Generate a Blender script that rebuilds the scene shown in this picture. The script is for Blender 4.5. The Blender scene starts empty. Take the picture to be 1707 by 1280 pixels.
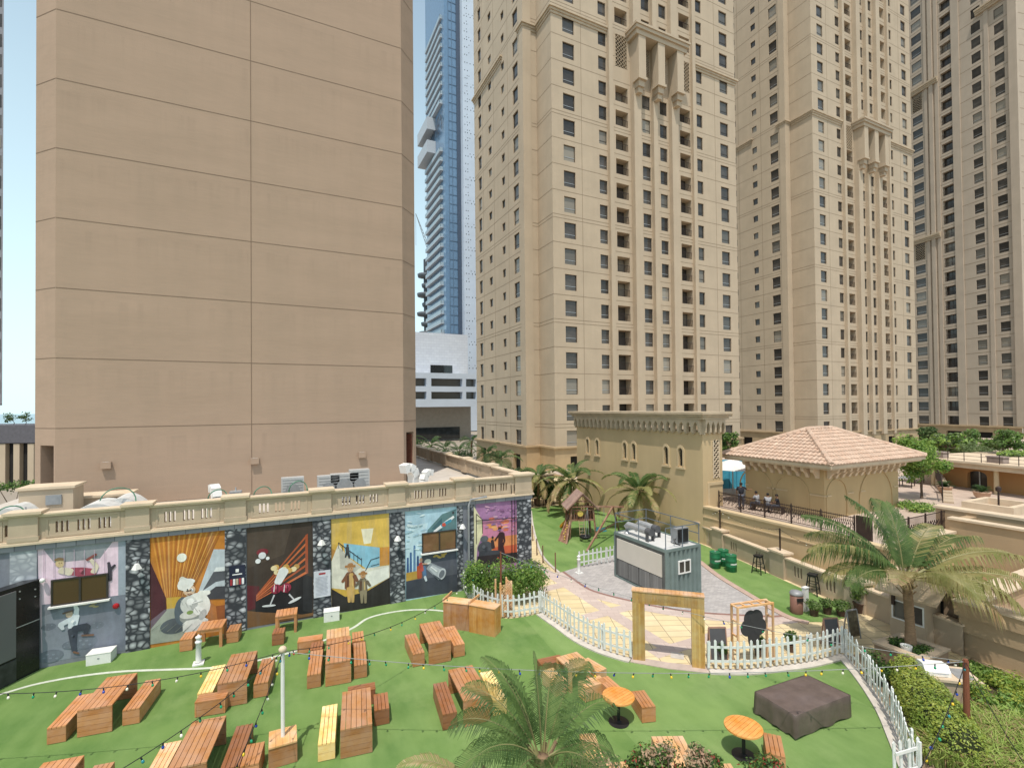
import bpy, math, random
from mathutils import Vector, Matrix
random.seed(7)
S = bpy.context.scene
COL = S.collection
R = math.radians
PI = math.pi
# ------------------------------------------------------------------ camera (level wide-angle lens, 9 m above the lawn)
F_PX, IW, IH = 803.0, 1707.0, 1280.0
PPX, PPY, EYE = 853.5, 668.0, 9.0
YAW, PITCH, ROLL = R(25.8), R(0.76), R(0.57)
_f0 = Vector((math.sin(YAW), math.cos(YAW), 0)); _r0 = Vector((math.cos(YAW), -math.sin(YAW), 0)); _z = Vector((0, 0, 1))
FWD = _f0*math.cos(PITCH) + _z*math.sin(PITCH)
_u1 = _r0.cross(FWD)
RGT = _r0*math.cos(ROLL) - _u1*math.sin(ROLL)
UPV = RGT.cross(FWD)
CP = Vector((0, 0, EYE))
def _ray(x, y): return FWD + RGT*((x-PPX)/F_PX) - UPV*((y-PPY)/F_PX)
# survey helpers: where a sight line meets a real plane of the place
def gz(x, y, z=0.0):
    d = _ray(x, y); return CP + d*((z-EYE)/d.z)
def gy(x, y, Y):
    d = _ray(x, y); return CP + d*(Y/d.y)
def gx(x, y, X):
    d = _ray(x, y); return CP + d*(X/d.x)
def gd(x, y, D):
    d = _ray(x, y); return CP + d*(D/d.dot(_f0))
cam_d = bpy.data.cameras.new('camera'); cam = bpy.data.objects.new('camera', cam_d); COL.objects.link(cam)
m = Matrix((RGT, UPV, -FWD)).transposed().to_4x4(); m.translation = CP
cam.matrix_world = m
cam_d.sensor_width = 36; cam_d.lens = 36*F_PX/IW; cam_d.shift_y = (PPY-IH/2)/IW
cam_d.clip_start = 0.1; cam_d.clip_end = 6000
S.camera = cam
# ------------------------------------------------------------------ light
SUN = Vector((-0.19, -0.26, 0.75)).normalized()
el = math.asin(SUN.z); az = math.atan2(SUN.x, SUN.y)
W = bpy.data.worlds.new('World'); S.world = W; W.use_nodes = True
nt = W.node_tree; sky = nt.nodes.new('ShaderNodeTexSky'); sky.sky_type = 'NISHITA'; sky.sun_disc = False
sky.sun_elevation = el; sky.sun_rotation = az; sky.air_density = 1.0; sky.dust_density = 2.0; sky.ozone_density = 1.3; sky.altitude = 0
bg = nt.nodes['Background']; bg.inputs[1].default_value = 0.15; tcw = nt.nodes.new('ShaderNodeTexCoord'); sxyz = nt.nodes.new('ShaderNodeSeparateXYZ'); nt.links.new(tcw.outputs['Generated'], sxyz.inputs[0])
hz = nt.nodes.new('ShaderNodeMapRange'); hz.inputs[1].default_value = 0.0; hz.inputs[2].default_value = .95; hz.inputs[3].default_value = .86; hz.inputs[4].default_value = 0.0; nt.links.new(sxyz.outputs[2], hz.inputs[0])
mxw = nt.nodes.new('ShaderNodeMix'); mxw.data_type = 'RGBA'; mxw.inputs[7].default_value = (6.7, 8.8, 9.1, 1); nt.links.new(hz.outputs[0], mxw.inputs[0]); nt.links.new(sky.outputs[0], mxw.inputs[6]); nt.links.new(mxw.outputs[2], bg.inputs[0])   # summer haze thickening towards the horizon
sl = bpy.data.lights.new('sun', 'SUN'); sl.energy = 3.75; sl.angle = R(0.5); sl.color = (1.0, 0.935, 0.835)
so = bpy.data.objects.new('sun', sl); COL.objects.link(so); so.rotation_euler = SUN.to_track_quat('Z', 'Y').to_euler()
S.view_settings.view_transform = 'Standard'; S.view_settings.look = 'None'; S.view_settings.exposure = 0; S.view_settings.gamma = 1
S.cycles.max_bounces = 8; S.cycles.diffuse_bounces = 4
# ------------------------------------------------------------------ materials
def _new(name):
    mt = bpy.data.materials.new(name); mt.use_nodes = True
    t = mt.node_tree; return mt, t, t.nodes['Principled BSDF']
def N(t, typ, **kw):
    n = t.nodes.new(typ)
    for k, v in kw.items():
        if k.startswith('i_'): n.inputs[int(k[2:])].default_value = v
        else: setattr(n, k, v)
    return n
def _coords(t, scale=(1, 1, 1), rot=(0, 0, 0)):
    tc = N(t, 'ShaderNodeTexCoord'); mp = N(t, 'ShaderNodeMapping')
    mp.inputs['Scale'].default_value = scale; mp.inputs['Rotation'].default_value = rot
    t.links.new(tc.outputs['Object'], mp.inputs[0]); return mp.outputs[0]
def _noise(t, co, scale, detail=5, rough=.55):
    n = N(t, 'ShaderNodeTexNoise'); n.inputs['Scale'].default_value = scale; n.inputs['Detail'].default_value = detail
    n.inputs['Roughness'].default_value = rough; t.links.new(co, n.inputs['Vector']); return n.outputs['Fac']
def _mix(t, fac, a, b, mode='MIX'):
    n = N(t, 'ShaderNodeMix', data_type='RGBA', blend_type=mode)
    for sock, v in ((n.inputs[0], fac), (n.inputs[6], a), (n.inputs[7], b)):
        if hasattr(v, 'links'): t.links.new(v, sock)
        else: sock.default_value = v if not isinstance(v, tuple) else (*v, 1) if len(v) == 3 else v
    return n.outputs[2]
def _ramp(t, fac, a, b):
    n = N(t, 'ShaderNodeMapRange'); n.inputs[1].default_value = a; n.inputs[2].default_value = b
    t.links.new(fac, n.inputs[0]); return n.outputs[0]
def _bump(t, bs, h, strength, dist=.02):
    b = N(t, 'ShaderNodeBump'); b.inputs['Strength'].default_value = strength; b.inputs['Distance'].default_value = dist
    t.links.new(h, b.inputs['Height']); t.links.new(b.outputs[0], bs.inputs['Normal'])
def mat(name, c, rough=.7, var=.25, scale=3, bump=0, bscale=40, metal=0, spec=.4, stretch=(1, 1, 1), c2=None, streak=0):
    mt, t, bs = _new(name)
    co = _coords(t, stretch); n = _ramp(t, _noise(t, co, scale), .3, .7)
    d = c2 if c2 else tuple(x*(1-var) for x in c)
    col = _mix(t, n, d, c)
    if streak:
        co2 = _coords(t, (1, 1, .08)); s = _ramp(t, _noise(t, co2, 1.3, 6), .35, .75)
        col = _mix(t, s, col, _mix(t, streak, col, tuple(x*.72 for x in c)))
    t.links.new(col, bs.inputs['Base Color'])
    bs.inputs['Roughness'].default_value = rough; bs.inputs['Metallic'].default_value = metal
    bs.inputs['Specular IOR Level'].default_value = spec
    if bump: _bump(t, bs, _noise(t, _coords(t, stretch), bscale, 4), bump)
    return mt
def wood_mat(name, axis, tint=True, base=((.43, .185, .055), (.60, .295, .10), (.27, .10, .032))):
    mt, t, bs = _new(name)
    st = {'x': (1.2, 22, 22), 'y': (22, 1.2, 22), 'z': (22, 22, 1.2)}[axis]
    g = _ramp(t, _noise(t, _coords(t, st), 3, 6, .65), .3, .72)
    geo = N(t, 'ShaderNodeNewGeometry'); oi = N(t, 'ShaderNodeObjectInfo')
    r = geo.outputs['Random Per Island']
    col = _mix(t, r, base[0], base[1]); col = _mix(t, g, _mix(t, .5, col, base[2]), col)
    blot = _ramp(t, _noise(t, _coords(t), 2.3), .35, .7); col = _mix(t, blot, col, _mix(t, .5, col, (.58, .41, .30)))
    if tint:
        col = _mix(t, 1.0, col, oi.outputs['Color'], 'MULTIPLY')
        hv = N(t, 'ShaderNodeHueSaturation'); mr = N(t, 'ShaderNodeMapRange'); mr.inputs[3].default_value = .82; mr.inputs[4].default_value = 1.16
        t.links.new(oi.outputs['Random'], mr.inputs[0]); t.links.new(mr.outputs[0], hv.inputs['Value']); t.links.new(col, hv.inputs['Color']); col = hv.outputs[0]
    t.links.new(col, bs.inputs['Base Color']); bs.inputs['Roughness'].default_value = .55; bs.inputs['Specular IOR Level'].default_value = .35
    _bump(t, bs, g, .25, .01); return mt
def leaf_mat(name, a, b, c=None, rough=.5):
    mt, t, bs = _new(name)
    geo = N(t, 'ShaderNodeNewGeometry'); n = _ramp(t, _noise(t, _coords(t), 1.7), .35, .65)
    col = _mix(t, geo.outputs['Random Per Island'], a, b)
    col = _mix(t, n, col, c if c else tuple(x*.7 for x in a))
    t.links.new(col, bs.inputs['Base Color']); bs.inputs['Roughness'].default_value = rough; bs.inputs['Specular IOR Level'].default_value = .3
    tr = N(t, 'ShaderNodeBsdfTranslucent'); t.links.new(col, tr.inputs[0]); mx = N(t, 'ShaderNodeMixShader'); mx.inputs[0].default_value = .42
    out = t.nodes['Material Output']; t.links.new(bs.outputs[0], mx.inputs[1]); t.links.new(tr.outputs[0], mx.inputs[2]); t.links.new(mx.outputs[0], out.inputs[0])
    return mt
def glass_mat(name, c=(.03, .034, .036), rough=.06, spec=.6, var=.6, curtain=False):
    mt, t, bs = _new(name)
    oi = N(t, 'ShaderNodeObjectInfo'); n = _ramp(t, _noise(t, _coords(t, (1, 1, 1)), .9), .3, .7)
    geo = N(t, 'ShaderNodeNewGeometry'); ad = N(t, 'ShaderNodeMath', operation='ADD'); t.links.new(oi.outputs['Random'], ad.inputs[0]); t.links.new(geo.outputs['Random Per Island'], ad.inputs[1]); fr = N(t, 'ShaderNodeMath', operation='FRACT'); t.links.new(ad.outputs[0], fr.inputs[0]); rr = fr.outputs[0]
    col = _mix(t, n, c, tuple(x*2.0 for x in c)); col = _mix(t, rr, col, tuple(x*(1-var) for x in c))
    if curtain: col = _mix(t, _ramp(t, rr, .70, .74), col, _mix(t, _ramp(t, rr, .74, 1.0), (.10, .095, .085), (.30, .27, .22)))
    t.links.new(col, bs.inputs['Base Color']); bs.inputs['Roughness'].default_value = rough; bs.inputs['Specular IOR Level'].default_value = spec
    _bump(t, bs, _noise(t, _coords(t), .6, 2), .05, .05)
    return mt
def stone_paint_mat(name, dark, light, sc=3.2):
    mt, t, bs = _new(name)
    co = _coords(t, (1, 1, 1.35)); ds = N(t, 'ShaderNodeTexNoise'); ds.inputs['Scale'].default_value = 2.5; t.links.new(co, ds.inputs['Vector'])
    wv = N(t, 'ShaderNodeMixRGB'); wv.inputs[0].default_value = .12; t.links.new(co, wv.inputs[1]); t.links.new(ds.outputs['Color'], wv.inputs[2])
    v = N(t, 'ShaderNodeTexVoronoi', feature='F1'); v.inputs['Scale'].default_value = sc; t.links.new(wv.outputs[0], v.inputs['Vector'])
    v.inputs['Randomness'].default_value = .9; v2 = N(t, 'ShaderNodeTexVoronoi', feature='DISTANCE_TO_EDGE'); v2.inputs['Scale'].default_value = sc; v2.inputs['Randomness'].default_value = .9; t.links.new(wv.outputs[0], v2.inputs['Vector']); sx = N(t, 'ShaderNodeMath', operation='MULTIPLY'); sx.inputs[1].default_value = 1.0; e = _ramp(t, v2.outputs['Distance'], .03, .16); d0 = _ramp(t, v.outputs['Distance'], .1, .75); iv = N(t, 'ShaderNodeMath', operation='MULTIPLY'); o1 = N(t, 'ShaderNodeMath', operation='SUBTRACT'); o1.inputs[0].default_value = 1; t.links.new(d0, o1.inputs[1]); t.links.new(e, iv.inputs[0]); t.links.new(o1.outputs[0], iv.inputs[1]); o2 = N(t, 'ShaderNodeMath', operation='SUBTRACT'); o2.inputs[0].default_value = 1; t.links.new(iv.outputs[0], o2.inputs[1]); d = o2.outputs[0]
    col = _mix(t, d, light, dark)
    sep = N(t, 'ShaderNodeSeparateColor'); t.links.new(v.outputs['Color'], sep.inputs[0])
    col = _mix(t, _ramp(t, sep.outputs[0], -.2, 1.3), col, dark)
    t.links.new(col, bs.inputs['Base Color']); bs.inputs['Roughness'].default_value = .8
    _bump(t, bs, _noise(t, co, 30), .2); return mt
def brick_mat(name, c1, c2, mortar, bw, bh, ms=.012, rot=0, plane='xy', off=.5, rough=.8, bump=.2):
    mt, t, bs = _new(name)
    co = _coords(t, (1, 1, 1), (0, 0, rot) if plane == 'xy' else (R(90), 0, 0))
    b = N(t, 'ShaderNodeTexBrick'); b.offset = off; t.links.new(co, b.inputs['Vector'])
    for k, v in (('Color1', c1), ('Color2', c2), ('Mortar', mortar)): b.inputs[k].default_value = (*v, 1)
    b.inputs['Scale'].default_value = 1; b.inputs['Mortar Size'].default_value = ms; b.inputs['Brick Width'].default_value = bw; b.inputs['Row Height'].default_value = bh
    b.inputs['Mortar Smooth'].default_value = .15; b.inputs['Bias'].default_value = 0
    n = _ramp(t, _noise(t, _coords(t), 1.2, 6), .3, .75); col = _mix(t, n, _mix(t, .3, b.outputs['Color'], mortar), b.outputs['Color'])
    t.links.new(col, bs.inputs['Base Color']); bs.inputs['Roughness'].default_value = rough
    _bump(t, bs, _noise(t, co, 60), bump, .01); return mt
def block_mat():
    mt, t, bs = _new('block_stucco')
    a = _ramp(t, _noise(t, _coords(t, (.25, 1, 1.6)), .55, 7, .65), .3, .72); b = _ramp(t, _noise(t, _coords(t, (1, 1, .12)), .9, 6), .35, .7); c = _ramp(t, _noise(t, _coords(t, (.6, 1, 5)), 2.2, 5), .35, .7)
    col = _mix(t, a, (.345, .25, .182), (.40, .288, .212)); col = _mix(t, b, col, _mix(t, .22, col, (.26, .205, .15))); col = _mix(t, c, col, _mix(t, .3, col, (.43, .30, .215)))
    dn = N(t, 'ShaderNodeSeparateXYZ'); t.links.new(_coords(t), dn.inputs[0]); dm = N(t, 'ShaderNodeMath', operation='MODULO'); dm.inputs[1].default_value = 3.32; t.links.new(dn.outputs[2], dm.inputs[0]); sk = _ramp(t, dm.outputs[0], 1.6, 3.8); st = _ramp(t, _noise(t, _coords(t, (1, 1, .05)), 2.6, 6), .5, .72); sm = N(t, 'ShaderNodeMath', operation='MULTIPLY'); t.links.new(sk, sm.inputs[0]); t.links.new(st, sm.inputs[1]); col = _mix(t, sm.outputs[0], col, _mix(t, .28, col, (.20, .15, .11)))
    t.links.new(col, bs.inputs['Base Color']); bs.inputs['Roughness'].default_value = .9; bs.inputs['Specular IOR Level'].default_value = .25
    _bump(t, bs, _noise(t, _coords(t), 22, 4), .35); return mt
M = {}
M['tower'] = mat('tower_stucco', (.51, .412, .298), .85, .13, .35, .25, 14, streak=.25)
M['tower_far'] = mat('far_tower_stucco', (.50, .415, .325), .85, .13, .35, .25, 14, streak=.25)
M['joint'] = mat('joint_sealant', (.30, .225, .155), .9, .2)
M['block'] = block_mat()
M['blockjoint'] = mat('block_joint', (.23, .16, .11), .9, .2)
M['base'] = mat('tower_base_stucco', (.48, .355, .215), .85, .2, .6, .25, 14)
M['cornice'] = mat('cornice_stone', (.53, .425, .30), .8, .2, 1.5)
M['ochre'] = mat('ochre_stucco', (.58, .435, .25), .88, .14, .45, .3, 18, streak=.35)
M['ochre_trim'] = mat('ochre_trim', (.60, .46, .28), .8, .15, 2)
M['parapet'] = mat('parapet_stone', (.52, .41, .295), .85, .18, 1.2, .25, 25, streak=.4)
M['cap'] = mat('parapet_cap_stone', (.66, .53, .38), .8, .2, 1.5, .2, 25)
M['deck'] = mat('deck_tile', (.55, .50, .44), .85, .2, 1.2)
M['glass'] = glass_mat('window_glass', (.062, .056, .050), .09, .38, curtain=True)
M['glass_dark'] = glass_mat('door_glass', (.02, .024, .026))
M['bronze'] = mat('window_bronze', (.055, .047, .042), .5, .2, metal=.3)
M['railm'] = mat('dark_iron', (.060, .040, .034), .55, .3, metal=.4)
M['dark'] = mat('dark_void', (.02, .018, .016), .9, .3)
M['turf'] = None
M['wood_x'] = wood_mat('wood_grain_across', 'x'); M['wood_y'] = wood_mat('wood_grain_along', 'y'); M['wood_z'] = wood_mat('wood_grain_upright', 'z')
M['white'] = mat('white_paint', (.78, .77, .74), .55, .1, 4, .1)
M['fence'] = mat('fence_white', (.74, .755, .73), .6, .16, 5)
M['kerb'] = mat('kerb_concrete', (.60, .55, .49), .85, .25, 3, .2)
M['black'] = mat('black_plastic', (.018, .018, .02), .45, .3)
M['grey'] = mat('grey_metal', (.32, .33, .34), .5, .25, 4, metal=.2)
M['steel'] = mat('galvanised_steel', (.52, .53, .54), .42, .25, 4, metal=.5)
M['lgrey'] = mat('light_grey_sheet', (.62, .62, .60), .6, .15, 3)
M['brick'] = mat('brown_brick', (.2, .07, .04), .8, .4, 8)
def turf():
    mt, t, bs = _new('artificial_turf')
    co = _coords(t)
    a = _ramp(t, _noise(t, co, .5, 4), .3, .7); b = _ramp(t, _noise(t, co, 90, 3), .25, .75); c = _ramp(t, _noise(t, _coords(t, (1, .35, 1), (0, 0, R(20))), 1.6, 4), .3, .75)
    col = _mix(t, a, (.095, .21, .048), (.245, .385, .108)); col = _mix(t, c, col, _mix(t, .75, col, (.30, .44, .15))); col = _mix(t, b, _mix(t, .5, col, (.02, .055, .01)), col)
    sx = N(t, 'ShaderNodeSeparateXYZ'); t.links.new(_coords(t, (.27, .27, 1), (0, 0, R(6))), sx.inputs[0]); fl = N(t, 'ShaderNodeMath', operation='FLOOR'); t.links.new(sx.outputs[0], fl.inputs[0]); wn = N(t, 'ShaderNodeTexWhiteNoise', noise_dimensions='1D'); t.links.new(fl.outputs[0], wn.inputs['W'])
    col = _mix(t, _ramp(t, wn.outputs['Value'], 0, 1), _mix(t, .22, col, (.06, .13, .03)), _mix(t, .18, col, (.30, .40, .16)))
    wp = _ramp(t, _noise(t, co, .28, 6, .7), .52, .75); col = _mix(t, wp, col, _mix(t, .55, col, (.30, .38, .16)))
    t.links.new(col, bs.inputs['Base Color']); bs.inputs['Roughness'].default_value = .8; bs.inputs['Specular IOR Level'].default_value = .15
    _bump(t, bs, _noise(t, co, 120, 3), .6, .03); return mt
M['turf'] = turf()
# ------------------------------------------------------------------ mesh builder
class MB:
    def __init__(s): s.v = []; s.f = []; s.m = []
    def face(s, pts, mi=0):
        k = len(s.v); s.v += [tuple(p) for p in pts]; s.f.append(tuple(range(k, k+len(pts)))); s.m.append(mi)
    def mesh(s, vs, fs, mi=0):
        k = len(s.v); s.v += [tuple(p) for p in vs]; s.f += [tuple(i+k for i in f) for f in fs]; s.m += [mi]*len(fs)
    def box(s, x0, x1, y0, y1, z0, z1, mi=0):
        if x0 > x1: x0, x1 = x1, x0
        if y0 > y1: y0, y1 = y1, y0
        v = [(x0, y0, z0), (x1, y0, z0), (x1, y1, z0), (x0, y1, z0), (x0, y0, z1), (x1, y0, z1), (x1, y1, z1), (x0, y1, z1)]
        s.mesh(v, [(3, 2, 1, 0), (4, 5, 6, 7), (0, 1, 5, 4), (1, 2, 6, 5), (2, 3, 7, 6), (3, 0, 4, 7)], mi)
    def obox(s, c, size, rz=0, mi=0, M3=None):
        hx, hy, hz = size[0]/2, size[1]/2, size[2]/2
        Rm = M3 if M3 else Matrix.Rotation(rz, 3, 'Z'); c = Vector(c)
        v = [c + Rm @ Vector((a*hx, b*hy, d*hz)) for d in (-1, 1) for a, b in ((-1, -1), (1, -1), (1, 1), (-1, 1))]
        s.mesh(v, [(3, 2, 1, 0), (4, 5, 6, 7), (0, 1, 5, 4), (1, 2, 6, 5), (2, 3, 7, 6), (3, 0, 4, 7)], mi)
    def beam(s, p, q, w, h=None, mi=0):
        p, q = Vector(p), Vector(q); d = q-p; L = d.length
        Rm = d.to_track_quat('X', 'Z').to_matrix(); s.obox((p+q)/2, (L, w, h or w), mi=mi, M3=Rm)
    def cyl(s, p, q, r0, r1=None, n=10, mi=0, caps=True):
        r1 = r0 if r1 is None else r1; p, q = Vector(p), Vector(q); Rm = (q-p).to_track_quat('Z', 'Y').to_matrix()
        vs = []
        for c, r in ((p, r0), (q, r1)):
            vs += [c + Rm @ Vector((r*math.cos(2*PI*i/n), r*math.sin(2*PI*i/n), 0)) for i in range(n)]
        fs = [(i, (i+1) % n, n+(i+1) % n, n+i) for i in range(n)]
        if caps: fs += [tuple(range(n-1, -1, -1)), tuple(range(n, 2*n))]
        s.mesh(vs, fs, mi)
    def tube(s, pts, r, n=6, mi=0):
        pts = [Vector(p) for p in pts]; rs = r if isinstance(r, (list, tuple)) else [r]*len(pts); vs = []; fs = []
        for i, p in enumerate(pts):
            d = (pts[min(i+1, len(pts)-1)]-pts[max(i-1, 0)]); Rm = d.to_track_quat('Z', 'Y').to_matrix()
            vs += [p + Rm @ Vector((rs[i]*math.cos(2*PI*k/n), rs[i]*math.sin(2*PI*k/n), 0)) for k in range(n)]
        for i in range(len(pts)-1):
            fs += [(i*n+k, i*n+(k+1) % n, (i+1)*n+(k+1) % n, (i+1)*n+k) for k in range(n)]
        fs += [tuple(range(n-1, -1, -1)), tuple(range((len(pts)-1)*n, len(pts)*n))]
        s.mesh(vs, fs, mi)
    def lathe(s, prof, c=(0, 0, 0), n=16, mi=0):
        vs = []; fs = []; c = Vector(c)
        for r, z in prof: vs += [c + Vector((r*math.cos(2*PI*k/n), r*math.sin(2*PI*k/n), z)) for k in range(n)]
        for i in range(len(prof)-1): fs += [(i*n+k, i*n+(k+1) % n, (i+1)*n+(k+1) % n, (i+1)*n+k) for k in range(n)]
        fs += [tuple(range(n-1, -1, -1)), tuple(range((len(prof)-1)*n, len(prof)*n))]
        s.mesh(vs, fs, mi)
    def prism(s, poly, z0, z1, mi=0):
        n = len(poly); a = sum(poly[i][0]*poly[(i+1) % n][1]-poly[(i+1) % n][0]*poly[i][1] for i in range(n))
        if a < 0: poly = poly[::-1]
        vs = [(x, y, z0) for x, y in poly] + [(x, y, z1) for x, y in poly]
        s.mesh(vs, [tuple(range(n-1, -1, -1)), tuple(range(n, 2*n))] + [(i, (i+1) % n, n+(i+1) % n, n+i) for i in range(n)], mi)
    def extr(s, poly, O, U, V, Nn, d, mi=0):
        """flat polygon (u,v) on the plane O,U,V thickened by d along Nn"""
        O, U, V, Nn = Vector(O), Vector(U), Vector(V), Vector(Nn); n = len(poly)
        vs = [O+U*u+V*v for u, v in poly] + [O+U*u+V*v+Nn*d for u, v in poly]
        s.mesh(vs, [tuple(range(n-1, -1, -1)), tuple(range(n, 2*n))] + [(i, (i+1) % n, n+(i+1) % n, n+i) for i in range(n)], mi)
    def build(s, name, mats, parent=None, local=False, smooth=False, label=None):
        me = bpy.data.meshes.new(name); vs = s.v
        if parent is not None and not local:
            inv = world_of(parent).inverted(); vs = [tuple(inv @ Vector(p)) for p in vs]
        me.from_pydata(vs, [], s.f)
        for x in (mats if isinstance(mats, (list, tuple)) else [mats]): me.materials.append(x)
        me.polygons.foreach_set('material_index', s.m)
        if smooth: me.polygons.foreach_set('use_smooth', [True]*len(s.f))
        me.update(); o = bpy.data.objects.new(name, me); COL.objects.link(o)
        if parent is not None: o.parent = parent
        if label: o['label'] = label
        return o
def world_of(o):
    mtx = Matrix.LocRotScale(o.location, o.rotation_euler, o.scale)
    return world_of(o.parent) @ mtx if o.parent else mtx
def tag(o, label=None, cat=None, group=None, kind=None):
    for k, v in (('label', label), ('category', cat), ('group', group), ('kind', kind)):
        if v: o[k] = v
    return o
def thing(name, label, cat, loc=(0, 0, 0), rz=0, group=None):
    o = bpy.data.objects.new(name, None); COL.objects.link(o); o.location = loc; o.rotation_euler = (0, 0, rz); o.empty_display_size = .2
    return tag(o, label, cat, group)
def struct(o, label=None): o['kind'] = 'structure'; return tag(o, label)
def dup(root, loc, rz, label, group=None):
    r = root.copy(); COL.objects.link(r); r.location = loc; r.rotation_euler = (0, 0, rz); r['label'] = label
    if group: r['group'] = group
    for ch in root.children: _dupc(ch, r)
    return r
def _dupc(ch, par):
    c = ch.copy(); COL.objects.link(c); c.parent = par
    for g in ch.children: _dupc(g, c)
def put(o_mesh, name, parent, loc, rz=0):
    o = bpy.data.objects.new(name, o_mesh); COL.objects.link(o); o.parent = parent; o.location = loc; o.rotation_euler = (0, 0, rz); return o
def text_mesh(mb, txt, O, U, V, h, mi=0, d=.01):
    cu = bpy.data.curves.new('lettering', 'FONT'); cu.body = txt; cu.size = 1; cu.extrude = 0; cu.resolution_u = 2
    ob = bpy.data.objects.new('lettering', cu); COL.objects.link(ob); bpy.context.view_layer.update()
    me = ob.to_mesh(); O, U, V = Vector(O), Vector(U), Vector(V); Nn = U.cross(V).normalized()
    w = max((v.co.x for v in me.vertices), default=1)
    vs = [O+U*(v.co.x*h)+V*(v.co.y*h)+Nn*d for v in me.vertices]; fs = [tuple(p.vertices) for p in me.polygons]
    mb.mesh(vs, fs, mi); ob.to_mesh_clear(); bpy.data.objects.remove(ob); bpy.data.curves.remove(cu); return w*h
# ================================================================== facade helpers
def facade(mb, O, U, width, z0, z1, cols, mi=0, rmi=None, back=None):
    """wall on plane through O along U (outward normal U x Z) with real openings: cols = [(u0,u1,[(za,zb)..],depth)]"""
    O = Vector(O); U = Vector(U).normalized(); Nn = U.cross(_z); rmi = mi if rmi is None else rmi
    P = lambda u, z, d=0: O + U*u + _z*(z-O.z) - Nn*d
    cols = sorted(cols); u = 0
    for (a, b, ops, dep) in cols:
        if a > u+1e-4: mb.face([P(u, z0), P(a, z0), P(a, z1), P(u, z1)], mi)
        zz = z0
        for (za, zb) in sorted(ops):
            za, zb = max(za, z0), min(zb, z1)
            if zb <= za: continue
            if za > zz+1e-4: mb.face([P(a, zz), P(b, zz), P(b, za), P(a, za)], mi)
            mb.face([P(a, za), P(a, za, dep), P(a, zb, dep), P(a, zb)][::-1], rmi); mb.face([P(b, za), P(b, za, dep), P(b, zb, dep), P(b, zb)], rmi)
            mb.face([P(a, zb), P(a, zb, dep), P(b, zb, dep), P(b, zb)][::-1], rmi); mb.face([P(a, za), P(a, za, dep), P(b, za, dep), P(b, za)], rmi)
            zz = zb
        if zz < z1-1e-4: mb.face([P(a, zz), P(b, zz), P(b, z1), P(a, z1)], mi)
        u = b
    if u < width-1e-4: mb.face([P(u, z0), P(width, z0), P(width, z1), P(u, z1)], mi)
def rotU(U): return math.atan2(U[1], U[0])
_win = {}
def win_data(w, h, style='win'):
    k = (round(w, 2), round(h, 2), style)
    if k in _win: return _win[k]
    f = MB(); t = .06
    for a, b in ((-w/2, -w/2+t), (w/2-t, w/2)): f.box(a, b, 0, .07, -h/2, h/2)
    for a, b in ((-h/2, -h/2+t), (h/2-t, h/2)): f.box(-w/2+t, w/2-t, 0, .07, a, b)
    if style == 'win' and h > 1.5: f.box(-w/2+t, w/2-t, .012, .06, -h*.24, -h*.24+.05, 1)
    if style == 'slide': f.box(-.03, .03, .01, .06, -h/2+t, h/2-t)
    g = MB(); g.face([(-w/2+t, .045, -h/2+t), (w/2-t, .045, -h/2+t), (w/2-t, .045, h/2-t), (-w/2+t, .045, h/2-t)])
    def md(mb, nm, mats):
        me = bpy.data.meshes.new(nm); me.from_pydata(mb.v, [], mb.f); [me.materials.append(q) for q in mats]; me.polygons.foreach_set('material_index', mb.m); me.update(); return me
    _win[k] = (md(f, 'window', [M['bronze'], M['steel']]), md(g, 'pane', [M['glass']]))
    return _win[k]
def place_windows(root, specs, cap=100):
    """specs: world centre, U, w, h, style. The largest in the picture become parts, the rest one stuff part"""
    def size(s):
        d = s[0]-CP; dep = d.dot(FWD); px = 853+F_PX*d.dot(RGT)/dep; py = 668-F_PX*d.dot(UPV)/dep
        inside = -20 < px < 1730 and -20 < py < 1300
        return (0 if not inside else 1)*1e3 + s[2]*s[3]/d.length_squared*abs(d.normalized().dot(Vector(s[1]).cross(_z)))*1e3
    specs = sorted(specs, key=size, reverse=True); inv = world_of(root).inverted()
    for s in specs[:cap]:
        fr, pn = win_data(s[2], s[3], s[4]); rz = rotU(s[1]) - root.rotation_euler.z
        w = put(fr, 'window', root, inv @ s[0], rz); put(pn, 'pane', w, (0, 0, 0))
    if specs[cap:]:
        mb = MB()
        for s in specs[cap:]:
            fr, pn = win_data(s[2], s[3], s[4]); T = Matrix.Translation(s[0]) @ Matrix.Rotation(rotU(s[1]), 4, 'Z')
            mb.mesh([T @ v.co for v in fr.vertices], [tuple(p.vertices) for p in fr.polygons], 0)
            mb.mesh([T @ v.co for v in pn.vertices], [tuple(p.vertices) for p in pn.polygons], 1)
        o = mb.build('windows_above', [M['bronze'], M['glass']], root); o['kind'] = 'stuff'
_rail = {}
def rail_data(w):
    k = round(w, 2)
    if k in _rail: return _rail[k]
    mb = MB(); mb.box(-w/2, w/2, 0, .05, .95, 1.0); mb.box(-w/2, w/2, .01, .04, .08, .11)
    n = max(4, int(w/.16))
    for i in range(n+1):
        x = -w/2 + w*i/n; mb.box(x-.012, x+.012, .012, .036, .1, .96)
    me = bpy.data.meshes.new('balcony_railing'); me.from_pydata(mb.v, [], mb.f); me.materials.append(M['railm']); me.update(); _rail[k] = me; return me
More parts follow.
